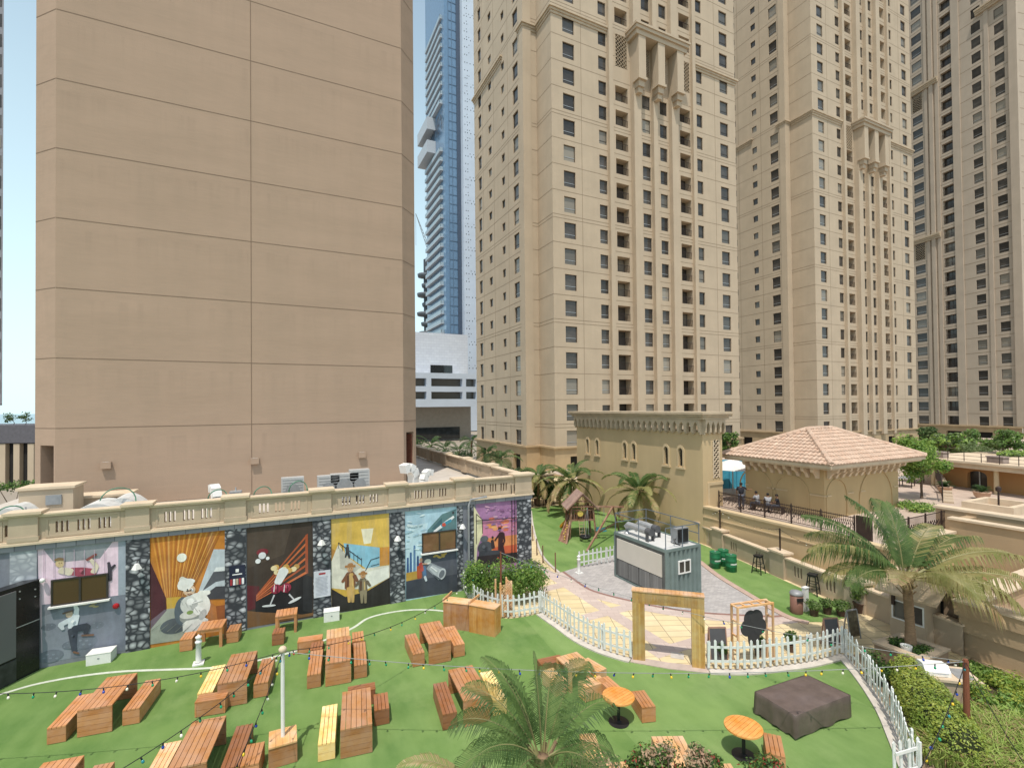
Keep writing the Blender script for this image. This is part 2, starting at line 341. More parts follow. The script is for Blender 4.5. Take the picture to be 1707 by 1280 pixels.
def lattice(mb, O, U, w, h, n=4, d=.06, t=.09, mi=0):
    """diagonal pierced screen"""
    O = Vector(O); U = Vector(U).normalized(); st = w/n; Nn = U.cross(_z)
    c = -int(h/st)-1
    while c*st < w:
        for sgn in (1, -1):
            pts = []
            u0 = c*st; a = max(0, -u0); b = min(h, w-u0)
            if b-a > .05:
                ua, ub = u0+a, u0+b
                if sgn < 0: ua, ub = w-ua, w-ub
                mb.beam(O+U*ua+_z*a, O+U*ub+_z*b, t, d if sgn > 0 else d*.8, mi)
        c += 1
    for a, b in ((0, t), (w-t, w)): mb.extr([(a, 0), (b, 0), (b, h), (a, h)], O-Nn*.0, U, _z, Nn, d*.9, mi)
PITCHF = 3.363
def tower(name, label, ox, oy, s, rz, ztop, corn, matk='tower', dxn=2.0, dyn=3.9, leftY=17.8, seen_back=True):
    root = thing(name, label, 'tower', (ox, oy, 0), rz, 'beige apartment towers')
    T = world_of(root); X = (T.to_3x3() @ Vector((1, 0, 0))); Y = (T.to_3x3() @ Vector((0, 1, 0)))
    L = lambda x, y, z: T @ Vector((x, y, z))
    zr = [4.87 + PITCHF*k for k in range(40)]; zr = [z if z < corn-.6 else z+.75 for z in zr]; zr = [z for z in zr if z < ztop-1.5 and not (corn-.6 < z < corn+1.3)]
    LZ = (corn-4.6, corn-.1)
    cols = [(1.74, 3.51, 2.07, 0), (7.36, 8.65, 1.85, 0), (10.16, 12.3, 2.1, 1), (14.85, 16.3, 1.95, 0), (18.1, 19.44, 1.95, 0), (21.95, 24.05, 2.1, 1), (25.38, 26.55, 1.9, 0), (30.34, 32.08, 2.05, 0)]
    wall = MB(); specs = []; rails = []; backs = MB(); fc = []; lat = MB()
    for i, (a, b, h, bal) in enumerate(cols):
        a *= s; b *= s; ops = []; dep = 1.25 if bal else .22
        for z in zr:
            if i in (2, 3, 4, 5) and LZ[0]-1.0 < z < LZ[1]+.6: continue
            lo, hi = z-h/2, z+h/2
            ops.append((lo, hi))
            c = L((a+b)/2, dep-.07, z)
            if bal:
                specs.append((c, X, b-a, h, 'slide')); rails.append((L((a+b)/2, .06, lo), b-a))
            else: specs.append((c, X, b-a, h, 'win'))
        if i in (2, 3, 4, 5):
            ops.append(LZ); backs = MB(); lat = MB(); backs.face([L(a, .9, LZ[0]), L(b, .9, LZ[0]), L(b, .9, LZ[1]), L(a, .9, LZ[1])]); lattice(lat, L(a, .02, LZ[0]), X, b-a, LZ[1]-LZ[0], 4); backs.build('screen_recess', [M['dark']], root); lat.build('lattice_screen', [M['cornice']], root)
            dep = max(dep, .91)
        fc.append((a, b, ops, dep if bal or i in (2, 3, 4, 5) else .22))
    Wd = 33.72*s
    # windows in lattice columns sit at the front of their reveals
    facade(wall, L(0, 0, 3.9), X, Wd, 3.9, ztop, fc)
    # notch and left face
    facade(wall, L(0, dyn, 3.9), -Y, dyn, 3.9, ztop, [])
    facade(wall, L(-dxn, dyn, 3.9), X, dxn, 3.9, ztop, [])
    lc = [(58.17-52.6, 59.78-52.6, 2.1), (62.58-52.6, 63.61-52.6, 1.17), (67.28-52.6, 68.44-52.6, 1.2), (71.32-52.6, 72.6-52.6, 2.05)]
    lz = []; yf = dyn+leftY
    for (a, b, h) in lc:
        if b > yf-.3: continue
        ops = []
        for z in zr:
            ops.append((z-h/2, z+h/2)); specs.append((L(-dxn+.15, (a+b)/2, z), -Y, b-a, h, 'win'))
        lz.append((yf-b, yf-a, ops, .22))
    facade(wall, L(-dxn, yf, 3.9), -Y, leftY, 3.9, ztop, lz)
    facade(wall, L(Wd, 0, 3.9), Y, yf, 3.9, ztop, []); facade(wall, L(Wd, yf, 3.9), -X, Wd+dxn, 3.9, ztop, [])
    wall.face([L(0, 0, ztop), L(Wd, 0, ztop), L(Wd, yf, ztop), L(-dxn, yf, ztop), L(-dxn, dyn, ztop), L(0, dyn, ztop)])
    # panel joints
    j = .03
    def hj(O, U, u0, u1, z):
        U = Vector(U); Nn = U.cross(_z); wall.extr([(u0, z-j), (u1, z-j), (u1, z+j), (u0, z+j)], Vector((O.x, O.y, 0)), U, _z, Nn, .012, 1)
    zj = [z-PITCHF/2 for z in zr if z > 6]
    for q, z in enumerate(zj):
        for zz in ([z] if q % 4 else [z-.22, z+.22]):
            hj(L(0, 0, 0), X, 0, Wd, zz); hj(L(0, dyn, 0), -Y, .02, dyn-.02, zz); hj(L(-dxn, dyn, 0), X, 0, dxn-.02, zz); hj(L(-dxn, yf, 0), -Y, 0, leftY, zz)
    def vj(O, U, u):
        U = Vector(U); Nn = U.cross(_z); wall.extr([(u-j, 4), (u+j, 4), (u+j, ztop), (u-j, ztop)], Vector((O.x, O.y, 0)), U, _z, Nn, .010, 1)
    for u in (4.55, 29.2): vj(L(0, 0, 0), X, u*s)
    for u in (3.6, 7.9, 12.9): vj(L(-dxn, yf, 0), -Y, u)
    wall.build('wall', [M[matk], M['joint']], root)
    # pilasters
    for (a, b, d) in ((8.78, 9.45, .5), (12.75, 14.0, .8), (16.4, 17.2, .6), (19.75, 21.0, .7), (24.2, 24.8, .45)):
        p = MB(); v = [L(a*s, .02, 0), L(b*s, .02, 0), L(b*s, -d, 0), L(a*s, -d, 0)]
        p.prism([(q.x, q.y) for q in v], 3.2, ztop-.3); p.build('pilaster', [M[matk]], root)
    p = MB(); v = [L(-dxn-.14, dyn+1.0, 0), L(-dxn-.14, dyn-.14, 0), L(-dxn+1.1, dyn-.14, 0), L(-dxn+1.1, dyn+1.0, 0)]
    p.prism([(q.x, q.y) for q in v], 3.95, ztop-.2); p.build('pilaster', [M[matk]], root)
    # cornice: three stepped courses along the outline
    def course(path, z0, z1, pr, mb):
        for k in range(len(path)-1):
            a, b = Vector(path[k]), Vector(path[k+1]); d = (b-a).normalized(); Nn = d.cross(_z); a2 = a-d*pr*.99 if k == 0 else a; b2 = b+d*pr
            q = [a2+d*.0, b2, b2+Nn*pr, a2+Nn*pr]; q = [(T @ Vector((w.x, w.y, 0))) for w in q]; mb.prism([(w.x, w.y) for w in q], z0+.003*k, z1+.003*k)
    left = [(-dxn, yf, 0), (-dxn, dyn, 0), (0, dyn, 0), (0, 0, 0), (8.7*s, 0, 0)]
    for path in ([(-dxn, yf, 0), (-dxn, yf-10.8, 0)], left[1:] and [(-dxn, dyn+1.3, 0), (-dxn, dyn, 0), (0, dyn, 0)], [(0, dyn-.4, 0), (0, 0, 0), (8.7*s, 0, 0)], [(24.85*s, 0, 0), (Wd, 0, 0)]):
        c = MB(); course(path, corn-.8, corn-.45, .10, c); course(path, corn-.45, corn-.15, .22, c); course(path, corn-.15, corn+.1, .38, c); c.build('cornice', [M['cornice']], root)
    # porch screen on brackets
    pc = MB()
    def pbox(x0, x1, y0, y1, z0, z1): v = [L(x0, y0, 0), L(x1, y0, 0), L(x1, y1, 0), L(x0, y1, 0)]; pc.prism([(q.x, q.y) for q in v], z0, z1)
    pbox(12.3*s, 21.5*s, -2.0, -.05, corn-.75, corn-.1); pbox(12.1*s, 21.7*s, -2.25, -.05, corn-.1, corn+.35); pbox(11.95*s, 21.85*s, -2.4, -.05, corn+.35, corn+.65)
    for x in (13.35, 16.8, 20.35):
        x *= s; pbox(x-.62, x+.62, -1.9, -.7, corn-6.4, corn-.75); pbox(x-.75, x+.75, -2.0, -.7, corn-6.75, corn-6.4); pbox(x-.5, x+.5, -1.7, -.7, corn-7.6, corn-6.75); pbox(x-.38, x+.38, -1.45, -.7, corn-8.3, corn-7.6)
    pc.build('porch_screen', [M[matk]], root)
    # balcony railings and windows
    rails.sort(key=lambda r: (r[0]-CP).length)
    inv = T.inverted()
    for c, w in rails[:40]: put(rail_data(w), 'balcony_railing', root, inv @ c, 0)
    place_windows(root, specs)
    # plinth with arches
    b = MB()
    arch = []
    def pl(O, U, w, n):
        cols = []; 
        for k in range(n):
            u = w*(k+.5)/n; cols.append((u-1.1, u+1.1, [(0.02, 2.6)], .5))
        facade(b, O, U, w, 0, 3.55, cols, 0)
        Nn = Vector(U).cross(_z)
        for (u0, u1, o, d) in cols: b.face([Vector(O)+Vector(U)*u0-Nn*.5, Vector(O)+Vector(U)*u1-Nn*.5, Vector(O)+Vector(U)*u1-Nn*.5+_z*2.7, Vector(O)+Vector(U)*u0-Nn*.5+_z*2.7], 1)
    pl(L(-.12, -.12, 0), X, Wd+.24, 5); pl(L(-dxn-.12, yf, 0), -Y, leftY+.12, 3); pl(L(-dxn-.12, dyn-.12, 0), X, dxn, 0); pl(L(-.12, dyn-.12, 0), -Y, dyn, 0); pl(L(Wd+.12, 0, 0), Y, yf, 3)
    b.build('plinth', [M['base'], M['dark']], root)
    c = MB(); pa = [(-dxn, yf, 0), (-dxn, dyn, 0), (0, dyn, 0), (0, 0, 0), (Wd, 0, 0), (Wd, yf, 0)]
    course(pa, 3.5, 3.7, .22, c); course(pa, 3.7, 3.92, .4, c); c.build('plinth_cornice', [M['base']], root)
    return root
tower('apartment_tower', 'tall beige tower nearest the lawn, rising directly behind the low ochre building with arched windows', 31.46, 52.6, 1.0, 0, 100, 60.3)
tower('apartment_tower', 'beige tower in the middle of the three, rising behind the tiled roof pavilion', 85.23, 52.9, .971, 0, 128, 61.1, dxn=1.35, dyn=4.2)

# ------------------------------------------------------------------ third tower, turned a little, seen along its left side
def tower_right():
    K = Vector((138.1, 43.8, 0)); ang = R(-12.8)
    root = thing('apartment_tower', 'farthest beige tower at the right edge of the picture, turned slightly, with stacked balconies', 'tower', K, ang, 'beige apartment towers')
    T = world_of(root); L = lambda x, y, z: T @ Vector((x, y, z)); X = T.to_3x3() @ Vector((1, 0, 0)); Y = T.to_3x3() @ Vector((0, 1, 0))
    def ly(px):
        d = _ray(px, 668); t = (K-CP).dot(X)/d.dot(X); return (T.inverted() @ (CP+d*t)).y
    yf = ly(1519); ztop = 140
    zr = [4.87+PITCHF*k for k in range(40)]; specs = []; rails = []
    wall = MB(); cols = []
    for (p0, p1, h, bal) in ((1671, 1688, 2.1, 0), (1632, 1648, 2.1, 0), (1579, 1598, 2.2, 1), (1531, 1548, 2.1, 0)):
        y0, y1 = ly(p1), ly(p0); ops = []; dep = .8 if bal else .18
        for z in zr:
            if p0 == 1531 and (44.5 < z < 48.5 or 81 < z < 85): continue
            ops.append((z-h/2, z+h/2)); specs.append((L(dep-.07, (y0+y1)/2, z), -Y, y1-y0, h, 'slide' if bal else 'win'))
            if bal: rails.append((L(.06, (y0+y1)/2, z-h/2), y1-y0))
        if p0 == 1531: ops += [(44.2, 47.9), (81, 84.9)]
        cols.append((yf-y1, yf-y0, ops, dep))
    facade(wall, L(0, yf, 3.9), -Y, yf, 3.9, ztop, cols); facade(wall, L(0, 0, 3.9), X, 30, 3.9, ztop, []); facade(wall, L(30, 0, 3.9), Y, yf, 3.9, ztop, []); facade(wall, L(30, yf, 3.9), -X, 30, 3.9, ztop, [])
    wall.face([L(0, 0, ztop), L(30, 0, ztop), L(30, yf, ztop), L(0, yf, ztop)])
    for k in range(38):
        z = zr[k]+PITCHF/2
        wall.extr([(0, z-.05), (yf, z-.05), (yf, z+.05), (0, z+.05)], L(0, yf, 0), -Y, _z, -X, .012, 1); wall.extr([(0, z-.05), (30, z-.05), (30, z+.05), (0, z+.05)], L(0, 0, 0), X, _z, -Y, .012, 1)
    wall.build('wall', [M['tower_far'], M['joint']], root)
    for p0, p1, d in ((1570, 1576, .2), (1561, 1567, .4), (1552, 1557, .2), (1599, 1612, .2), (1655, 1662, .2), (1519, 1526, .3), (1697, 1712, .5)):
        q = MB(); v = [L(.02, ly(p0), 0), L(.02, ly(p1), 0), L(-d, ly(p1), 0), L(-d, ly(p0), 0)]; q.prism([(w.x, w.y) for w in v], 3.9, ztop-.2); q.build('pilaster', [M['tower_far']], root)
    for z in (44.2, 81):
        lt = MB(); dk = MB()
        y0, y1 = ly(1548), ly(1531); lattice(lt, L(.03, y1, z), -Y, y1-y0, 3.8, 4); dk.face([L(.2, y1, z), L(.2, y0, z), L(.2, y0, z+3.9), L(.2, y1, z+3.9)]); lt.build('lattice_screen', [M['cornice']], root); dk.build('screen_recess', [M['dark']], root)
    for z, pa, pb in ((48.2, 1519, 1576), (85.3, 1519, 1576), (94.5, 1642, 1712)):
        c = MB()
        for dz, pr in ((0, .5), (.4, .65), (.8, .85)):
            v = [L(.02, ly(pa), 0), L(.02, ly(pb), 0), L(-pr, ly(pb), 0), L(-pr, ly(pa), 0)]; c.prism([(w.x, w.y) for w in v], z+dz, z+dz+.4)
        c.build('cornice', [M['cornice']], root)
    rails.sort(key=lambda r: (r[0]-CP).length); inv = T.inverted()
    for c, w in rails[:31]: put(rail_data(w), 'balcony_railing', root, inv @ c, R(-90))
    place_windows(root, specs)
    b = MB(); cl = []
    for px in (1688, 1640, 1590, 1540): y = ly(px); cl.append((yf-y-1.6, yf-y+1.6, [(0.02, 2.5)], .5))
    facade(b, L(-.15, yf, 0), -Y, yf, 0, 3.6, cl)
    for a, bb, o, d in cl: b.face([L(.35, yf-a, 0), L(.35, yf-bb, 0), L(.35, yf-bb, 2.6), L(.35, yf-a, 2.6)], 1)
    facade(b, L(0, -.15, 0), X, 30, 0, 3.6, []); b.build('plinth', [M['base'], M['dark']], root)
    c = MB(); v = [L(.1, yf, 0), L(.1, -.4, 0), L(-.5, -.4, 0), L(-.5, yf, 0)]; c.prism([(w.x, w.y) for w in v], 3.6, 3.95); c.build('plinth_cornice', [M['base']], root)
tower_right()

# ------------------------------------------------------------------ big blank block behind the podium
def chamfer_hit(px, x0, y0, sx):
    d = _ray(px, 668); # x0+sx*a = t dx ; y0+a = t dy
    a = (x0*d.y - y0*d.x)/(d.x - sx*d.y); return a
BY = 29.75; BXL, BXR = gy(92, 600, BY).x, gy(672, 600, BY).x
def big_block():
    root = thing('blank_walled_building', 'huge windowless beige block with thin panel joints filling the left half', 'building', (BXL, BY, 4.4))
    aL = chamfer_hit(58.5, BXL, BY, -1); aR = chamfer_hit(693, BXR, BY, 1); ztop = 62; w = MB(); r2 = math.sqrt(2)
    facade(w, (BXL, BY, 4.4), (1, 0, 0), BXR-BXL, 4.4, ztop, [])
    UL = Vector((1, -1, 0)).normalized(); OL = Vector((BXL-aL, BY+aL, 4.4)); WL = aL*r2
    facade(w, OL, UL, WL, 4.4, ztop, [(WL*.28, WL*.94, [(4.4, 7.4)], 1.2)])
    UR = Vector((1, 1, 0)).normalized(); WR = aR*r2
    facade(w, (BXR, BY, 4.4), UR, WR, 4.4, ztop, [(WR*.2, WR*.8, [(4.4, 7.5)], 1.2)])
    xa, xb, ya, yb = BXL-aL, BXR+aR, BY+aL, BY+aR
    facade(w, (xb, yb, 4.4), (0, 1, 0), 16, 4.4, ztop, []); facade(w, (xb, yb+16, 4.4), (-1, 0, 0), xb-xa, 4.4, ztop, []); facade(w, (xa, yb+16, 4.4), (0, -1, 0), yb+16-ya, 4.4, ztop, [])
    w.face([(xa, ya, ztop), (BXL, BY, ztop), (BXR, BY, ztop), (xb, yb, ztop), (xb, yb+16, ztop), (xa, yb+16, ztop)])
    j = .017; z = 8.22
    while z < ztop:
        w.box(BXL+.01, BXR-.01, BY-.008, BY+.01, z-j, z+j, 1)
        for O, U, W_ in ((OL, UL, WL), (Vector((BXR, BY, 0)), UR, WR)):
            w.extr([(0.01, z-j), (W_-.01, z-j), (W_-.01, z+j), (.01, z+j)], (O.x, O.y, 0), U, _z, U.cross(_z), .008, 1)
        z += 3.32
    xj = gy(419, 600, BY).x; w.box(xj-j, xj+j, BY-.011, BY+.01, 4.45, ztop, 1)
    w.build('wall', [M['block'], M['blockjoint']], root)
    for O, U, W_, u0, u1 in ((OL, UL, WL, .28, .94), (Vector((BXR, BY, 4.4)), UR, WR, .2, .8)):
        d = MB(); Nn = U.cross(_z); a = O+U*W_*u0-Nn*1.1; b = O+U*W_*u1-Nn*1.1
        d.face([a, b, b+_z*3, a+_z*3], 0); c = O+U*W_*u1-Nn*.02
        d.extr([(W_*(u1-.09), 0), (W_*u1-.01, 0), (W_*u1-.01, 2.95), (W_*(u1-.09), 2.95)], O-Nn*.9, U, _z, Nn, .8, 1); d.build('doorway', [M['dark'], M['brick']], root)
    for px, py in ((178, 775), (425, 768), (603, 758)):
        p = gy(px, py, BY); l = thing('wall_lamp', 'small square beige up-down lamp on the blank wall, ' + {178: 'left of the three', 425: 'middle one at the vertical joint', 603: 'right of the three'}[px], 'wall lamp', p, 0, 'lamps on the blank wall')
        b = MB(); b.box(-.2, .2, -.2, -.015, -.16, .16); b.box(-.17, .17, -.17, -.04, -.18, -.16); b.build('lamp_body', [M['block']], l, True); g = MB(); g.face([(-.14, -.15, .163), (.14, -.15, .163), (.14, -.05, .163), (-.14, -.05, .163)]); g.build('lamp_glass', [M['lgrey']], l, True)
big_block()
# ================================================================== podium with mural wall
WY = 22.6; PZ = 4.38
_paint = {}
def srgb(h):
    h = h.lstrip('#'); return tuple(((int(h[i:i+2], 16)/255)/12.92 if int(h[i:i+2], 16)/255 <= .04045 else ((int(h[i:i+2], 16)/255+.055)/1.055)**2.4) for i in (0, 2, 4))
def paint(h):
    if h not in _paint:
        c = srgb(h); _paint[h] = paint_mat('wall_paint_'+h, c)
    return _paint[h]
def paint_mat(name, c):
    mt, t, bs = _new(name); lum = sum(c)/3
    a = _ramp(t, _noise(t, _coords(t), 1.3, 6, .65), .3, .7); b = _ramp(t, _noise(t, _coords(t, (1, 1, .22), (0, R(25), 0)), 9, 5, .7), .3, .7); s = _ramp(t, _noise(t, _coords(t, (1, 1, .1)), 3, 5), .5, .8)
    col = _mix(t, a, tuple(x*.78 for x in c), tuple(min(1, x*1.25+.01) for x in c)); col = _mix(t, b, _mix(t, .32, col, tuple(x*.5+.02 for x in c)), col); col = _mix(t, s, col, _mix(t, .3, col, (lum*.9+.05,)*3))
    t.links.new(col, bs.inputs['Base Color']); bs.inputs['Roughness'].default_value = .8; bs.inputs['Specular IOR Level'].default_value = .3; _bump(t, bs, _noise(t, _coords(t), 35, 4), .2); return mt
class Mural:
    """flat painting built of thin coats, each about a millimetre over the last"""
    def __init__(s): s.mb = MB(); s.cols = []; s.k = 0
    def poly(s, h, pts, raw=False):
        s.k += 1; y = WY - .003 - .0005*s.k
        if h not in s.cols: s.cols.append(h)
        w = pts if raw else [(lambda q: (q.x, q.z))(gy(px, py, WY)) for px, py in pts]
        n = len(w); a = sum(w[i][0]*w[(i+1) % n][1]-w[(i+1) % n][0]*w[i][1] for i in range(n))
        if a < 0: w = w[::-1]
        s.mb.face([(x, y, z) for x, z in w], s.cols.index(h)); return w
    def ell(s, h, px, py, rx, rz, rot=0, n=18):
        c = gy(px, py, WY); s.poly(h, [(c.x+rx*math.cos(t)*math.cos(rot)-rz*math.sin(t)*math.sin(rot), c.z+rx*math.cos(t)*math.sin(rot)+rz*math.sin(t)*math.cos(rot)) for t in (2*PI*i/n for i in range(n))], True)
    def limb(s, h, pts, ws):
        w = [gy(px, py, WY) for px, py in pts]; w = [(q.x, q.z) for q in w]
        for i in range(len(w)-1):
            dx, dz = w[i+1][0]-w[i][0], w[i+1][1]-w[i][1]; L = math.hypot(dx, dz) or 1; nx, nz = -dz/L, dx/L; a, b = ws[i], ws[i+1]
            ex, ez = dx/L*a*.5, dz/L*a*.5; fx, fz = dx/L*b*.5, dz/L*b*.5
            s.poly(h, [(w[i][0]+nx*a*.6-ex, w[i][1]+nz*a*.6-ez), (w[i][0]-nx*a*.6-ex, w[i][1]-nz*a*.6-ez), (w[i][0]-nx*a, w[i][1]-nz*a), (w[i+1][0]-nx*b, w[i+1][1]-nz*b), (w[i+1][0]-nx*b*.6+fx, w[i+1][1]-nz*b*.6+fz), (w[i+1][0]+nx*b*.6+fx, w[i+1][1]+nz*b*.6+fz), (w[i+1][0]+nx*b, w[i+1][1]+nz*b), (w[i][0]+nx*a, w[i][1]+nz*a)], True)
    def shade(s, px, py, r, lit, dark):
        s.ell(lit, px-r*9, py-r*9, r*.42, r*.5, .4); s.ell(dark, px+r*12, py+r*10, r*.32, r*.6, -.35)
    def build(s, parent, label): return s.mb.build('mural', [paint(h) for h in s.cols], parent, label=label)
def zA(x, y): return (x/4.742, 880+y/4.742)
def zB(x, y): return (240+x/5.333, 840+y/5.333)
def zC(x, y): return (400+x/3.414, 760+y/3.414)
def podium():
    root = thing('podium_building', 'low podium building with six painted murals and a beige balustrade on its roof', 'building', (0, WY, 0))
    XL, XR = -26.0, 11.98
    piers = [(-90, -48), (16, 65), (210, 250), (375, 410), (520, 552), (647, 675), (759, 785), (858, 886)]
    PX = [(gy(a, 850, WY).x, gy(b, 850, WY).x) for a, b in piers]; PX[-1] = (PX[-1][0], XR)
    wins = []
    for (x0, x1, y0, y1) in ((86, 181, 960, 1003), (703, 760, 885, 918)):
        a, b = gy(x0, (y0+y1)/2, WY).x, gy(x1, (y0+y1)/2, WY).x; zb, zt = gy((x0+x1)/2, y1, WY).z, gy((x0+x1)/2, y0, WY).z; wins.append((a, b, zb, zt))
    w = MB(); facade(w, (XL, WY, 0), (1, 0, 0), XR-XL, -.3, PZ-.18, [(a-XL, b-XL, [(c, d)], .2) for a, b, c, d in wins])
    facade(w, (XR, WY, 0), (0, 1, 0), 38, -.3, PZ, []); w.build('wall', [paint('#7d808a')], root)
    s = MB(); s.prism([(XL, WY), (XR, WY), (XR, WY+38), (-12.6, WY+38), (-12.6, WY+9.5), (XL, WY+5)], PZ-.17, PZ); s.build('roof_deck', [M['deck']], root)
    # painted stone pillars
    sp = [(210, 250), (375, 410), (522, 552), (650, 675), (762, 772), (781, 790), (862, 886)]
    mat_d = stone_paint_mat('painted_stone_dark', (.03, .034, .042), (.68, .70, .74), 4.4); mat_l = stone_paint_mat('painted_stone_pale', (.28, .3, .33), (.70, .72, .75), 4.2)
    for a, b in sp:
        p = MB(); x0, x1 = gy(a, 950, WY).x, gy(b, 950, WY).x; p.box(x0, min(x1, XR+.02), WY-.05, WY+.02, 0, PZ-.2); p.build('stone_pillar', [mat_d], root)
    p = MB(); p.box(gy(17, 950, WY).x, gy(62, 950, WY).x, WY-.04, WY+.02, 0, PZ-.2); p.build('stone_pillar', [mat_l], root, label='pale grey painted stone pillar')
    b = MB(); b.box(XL, XR+.05, WY-.07, WY+.02, PZ-.2, PZ-.01); b.build('painted_band', [brick_mat('painted_grey_band', (.22, .22, .25), (.30, .30, .33), (.12, .12, .14), .55, .4, .015, plane='xz', off=0)], root)
    b = MB(); b.box(XL, XR+.13, WY-.15, WY+.25, PZ, PZ+.07, 0); b.box(XL, XR+.09, WY-.11, WY+.25, PZ+.07, PZ+.13, 0); b.build('ledge', [M['cap']], root)
    for (a, b_, c, d) in wins:
        f = MB(); t = .05; y = WY-.075
        f.box(a, b_, y, y+.07, c, c+t); f.box(a, b_, y, y+.07, d-t, d); f.box(a, a+t, y, y+.07, c+t, d-t); f.box(b_-t, b_, y, y+.07, c+t, d-t); xm = (a+b_)/2; f.box(xm-.03, xm+.03, y-.01, y+.06, c+t, d-t)
        f.box(a-.06, b_+.06, WY-.16, WY+.05, c-.06, c, 1)
        wf = f.build('window', [M['bronze'], M['white']], root); g = MB(); g.face([(a+t, y+.022, c+t), (b_-t, y+.022, c+t), (b_-t, y+.022, d-t), (a+t, y+.022, d-t)]); g.build('pane', [glass_mat('mural_window_glass', (.17, .095, .05))], wf)
    # balustrade on the roof edge: piers and pierced panels
    def pier(x0, x1, y0, y1, top):
        p = MB(); p.box(x0, x1, y0, y1, PZ+.13, top); p.box(x0-.03, x1+.03, y0-.03, y1+.03, PZ+.13, PZ+.28)
        q = p.build('pier', [M['parapet']], root); c = MB(); c.box(x0-.07, x1+.07, y0-.07, y1+.07, top, top+.06); c.box(x0-.13, x1+.13, y0-.13, y1+.13, top+.06, top+.15); c.build('pier_cap', [M['cap']], q)
    def panel(O, U, Wd):
        p = MB(); U = Vector(U); O = Vector(O); n = U.cross(_z); cols = []; mid = Wd/2; gw = min(.6, Wd*.255)
        for g in (-1, 0, 1):
            for k in (-1, 0, 1): u = mid+g*gw+k*.145; cols.append((u-.038, u+.038, [(PZ+.32, PZ+.72)], .22))
        facade(p, O, U, Wd, PZ+.13, PZ+.93, cols); q = O-n*.22; facade(p, q+U*Wd, -U, Wd, PZ+.13, PZ+.93, [(Wd-b, Wd-a, o, .001) for a, b, o, d in cols])
        for za, zb in ((PZ+.18, PZ+.25), (PZ+.80, PZ+.86)): p.extr([(.18, za), (Wd-.18, za), (Wd-.18, zb), (.18, zb)], (O.x, O.y, 0), U, _z, n, .018)
        for ua in (.18, Wd-.25): p.extr([(ua, PZ+.25), (ua+.07, PZ+.25), (ua+.07, PZ+.80), (ua, PZ+.80)], (O.x, O.y, 0), U, _z, n, .018)
        b = p.build('balustrade_panel', [M['parapet']], root); c = MB(); c.extr([(0.0, PZ+.93), (Wd, PZ+.93), (Wd, PZ+1.0), (0, PZ+1.0)], q-n*.06, U, _z, n, .36); c.extr([(0.0, PZ+1.0), (Wd, PZ+1.0), (Wd, PZ+1.05), (0, PZ+1.05)], q-n*.1, U, _z, n, .44); c.build('coping', [M['cap']], b)
    for x0, x1 in PX: pier(x0, x1, WY-.1, WY+.35, PZ+1.0)
    for k in range(len(PX)-1): panel((PX[k][1], WY, 0), (1, 0, 0), PX[k+1][0]-PX[k][1])
    ys = [WY+.35, 27.4, 31.8, 36.2, 40.6, 45]
    for k in range(1, len(ys)): pier(XR-.45, XR, ys[k]-.35, ys[k]+.35, PZ+1.0)
    for k in range(len(ys)-1):
        a = ys[k]+(.35 if k else 0); b_ = ys[k+1]-.35; panel((XR-.06, b_, 0), (0, -1, 0), 0) if False else None
        O = Vector((XR-.30, b_, 0)); panel(O, (0, -1, 0), b_-a)
    p = MB(); p.box(6.5, XR-.4, 45.2, 45.5, PZ, PZ+1.0); p.build('rear_parapet', [M['parapet']], root)
    # plant boxes on the deck at the left (parapet blocks)
    for (px0, px1, pyt, Y, lab) in ((31, 122, 808, 26.2, 'upstand'), (124, 215, 822, 27.6, 'upstand')):
        x0, x1 = gy(px0, pyt, Y).x, gy(px1, pyt, Y).x; zt = gy(px0, pyt+6, Y).z; q = MB(); q.box(x0, x1, Y, Y+1.2, PZ, zt-.1); o = q.build('roof_upstand', [M['parapet']], root); c = MB(); c.box(x0-.08, x1+.08, Y-.08, Y+1.28, zt-.1, zt); c.build('upstand_cap', [M['cap']], o)
        if px0 == 31:
            v = MB(); xx = gy(90, 825, Y).x; v.box(xx-.25, xx+.25, Y-.05, Y-.005, zt-.75, zt-.35); v.build('vent_grille', [M['grey']], o)
    # waste pipe
    t = MB(); xp = gy(780, 900, WY).x; t.tube([(xp+1.0, WY-.08, PZ+.12), (xp+.1, WY-.12, PZ+.05), (xp, WY-.14, PZ-.25), (xp, WY-.14, 0)], .055, 8); t.build('drain_pipe', [M['grey']], root)
    x0, x1 = gy(793, 870, WY).x, gy(862, 870, WY).x; t = MB(); t.tube([(x0, WY-.06, gy(790, 868, WY).z), (x1+.3, WY-.06, gy(862, 862, WY).z)], .02, 6)
    for px in (852, 857): 
        x = gy(px, 870, WY).x; t.tube([(x, WY-.05, PZ+.6), (x+.03, WY-.05, PZ-.3), (x, WY-.05, 1.2)], .02, 5)
    t.build('cable', [M['black']], root)
    # ---------------------------------------------------------------- murals (generic figures)
    a = Mural()                                                       # 1 room with window, dancer
    a.poly('#d9c3d0', [(62, 908), (210, 886), (212, 1082), (70, 1104)]); a.poly('#8f9298', [zA(325, 148), zA(930, 85), zA(790, 240), zA(430, 275)]); a.poly('#e3c9d8', [zA(430, 275), zA(790, 240), zA(900, 95), zA(935, 90), zA(935, 540), zA(860, 545), zA(860, 370), zA(400, 415), zA(395, 600), zA(335, 605), zA(330, 150)])
    a.poly('#9aa3b0', [zA(935, 88), zA(1002, 80), zA(1005, 525), zA(935, 535)]); a.poly('#767b88', [zA(332, 605), zA(1006, 522), zA(1010, 962), zA(335, 1065)]); a.poly('#868c98', [zA(335, 700), zA(500, 640), zA(560, 800), zA(560, 1030), zA(335, 1065)])
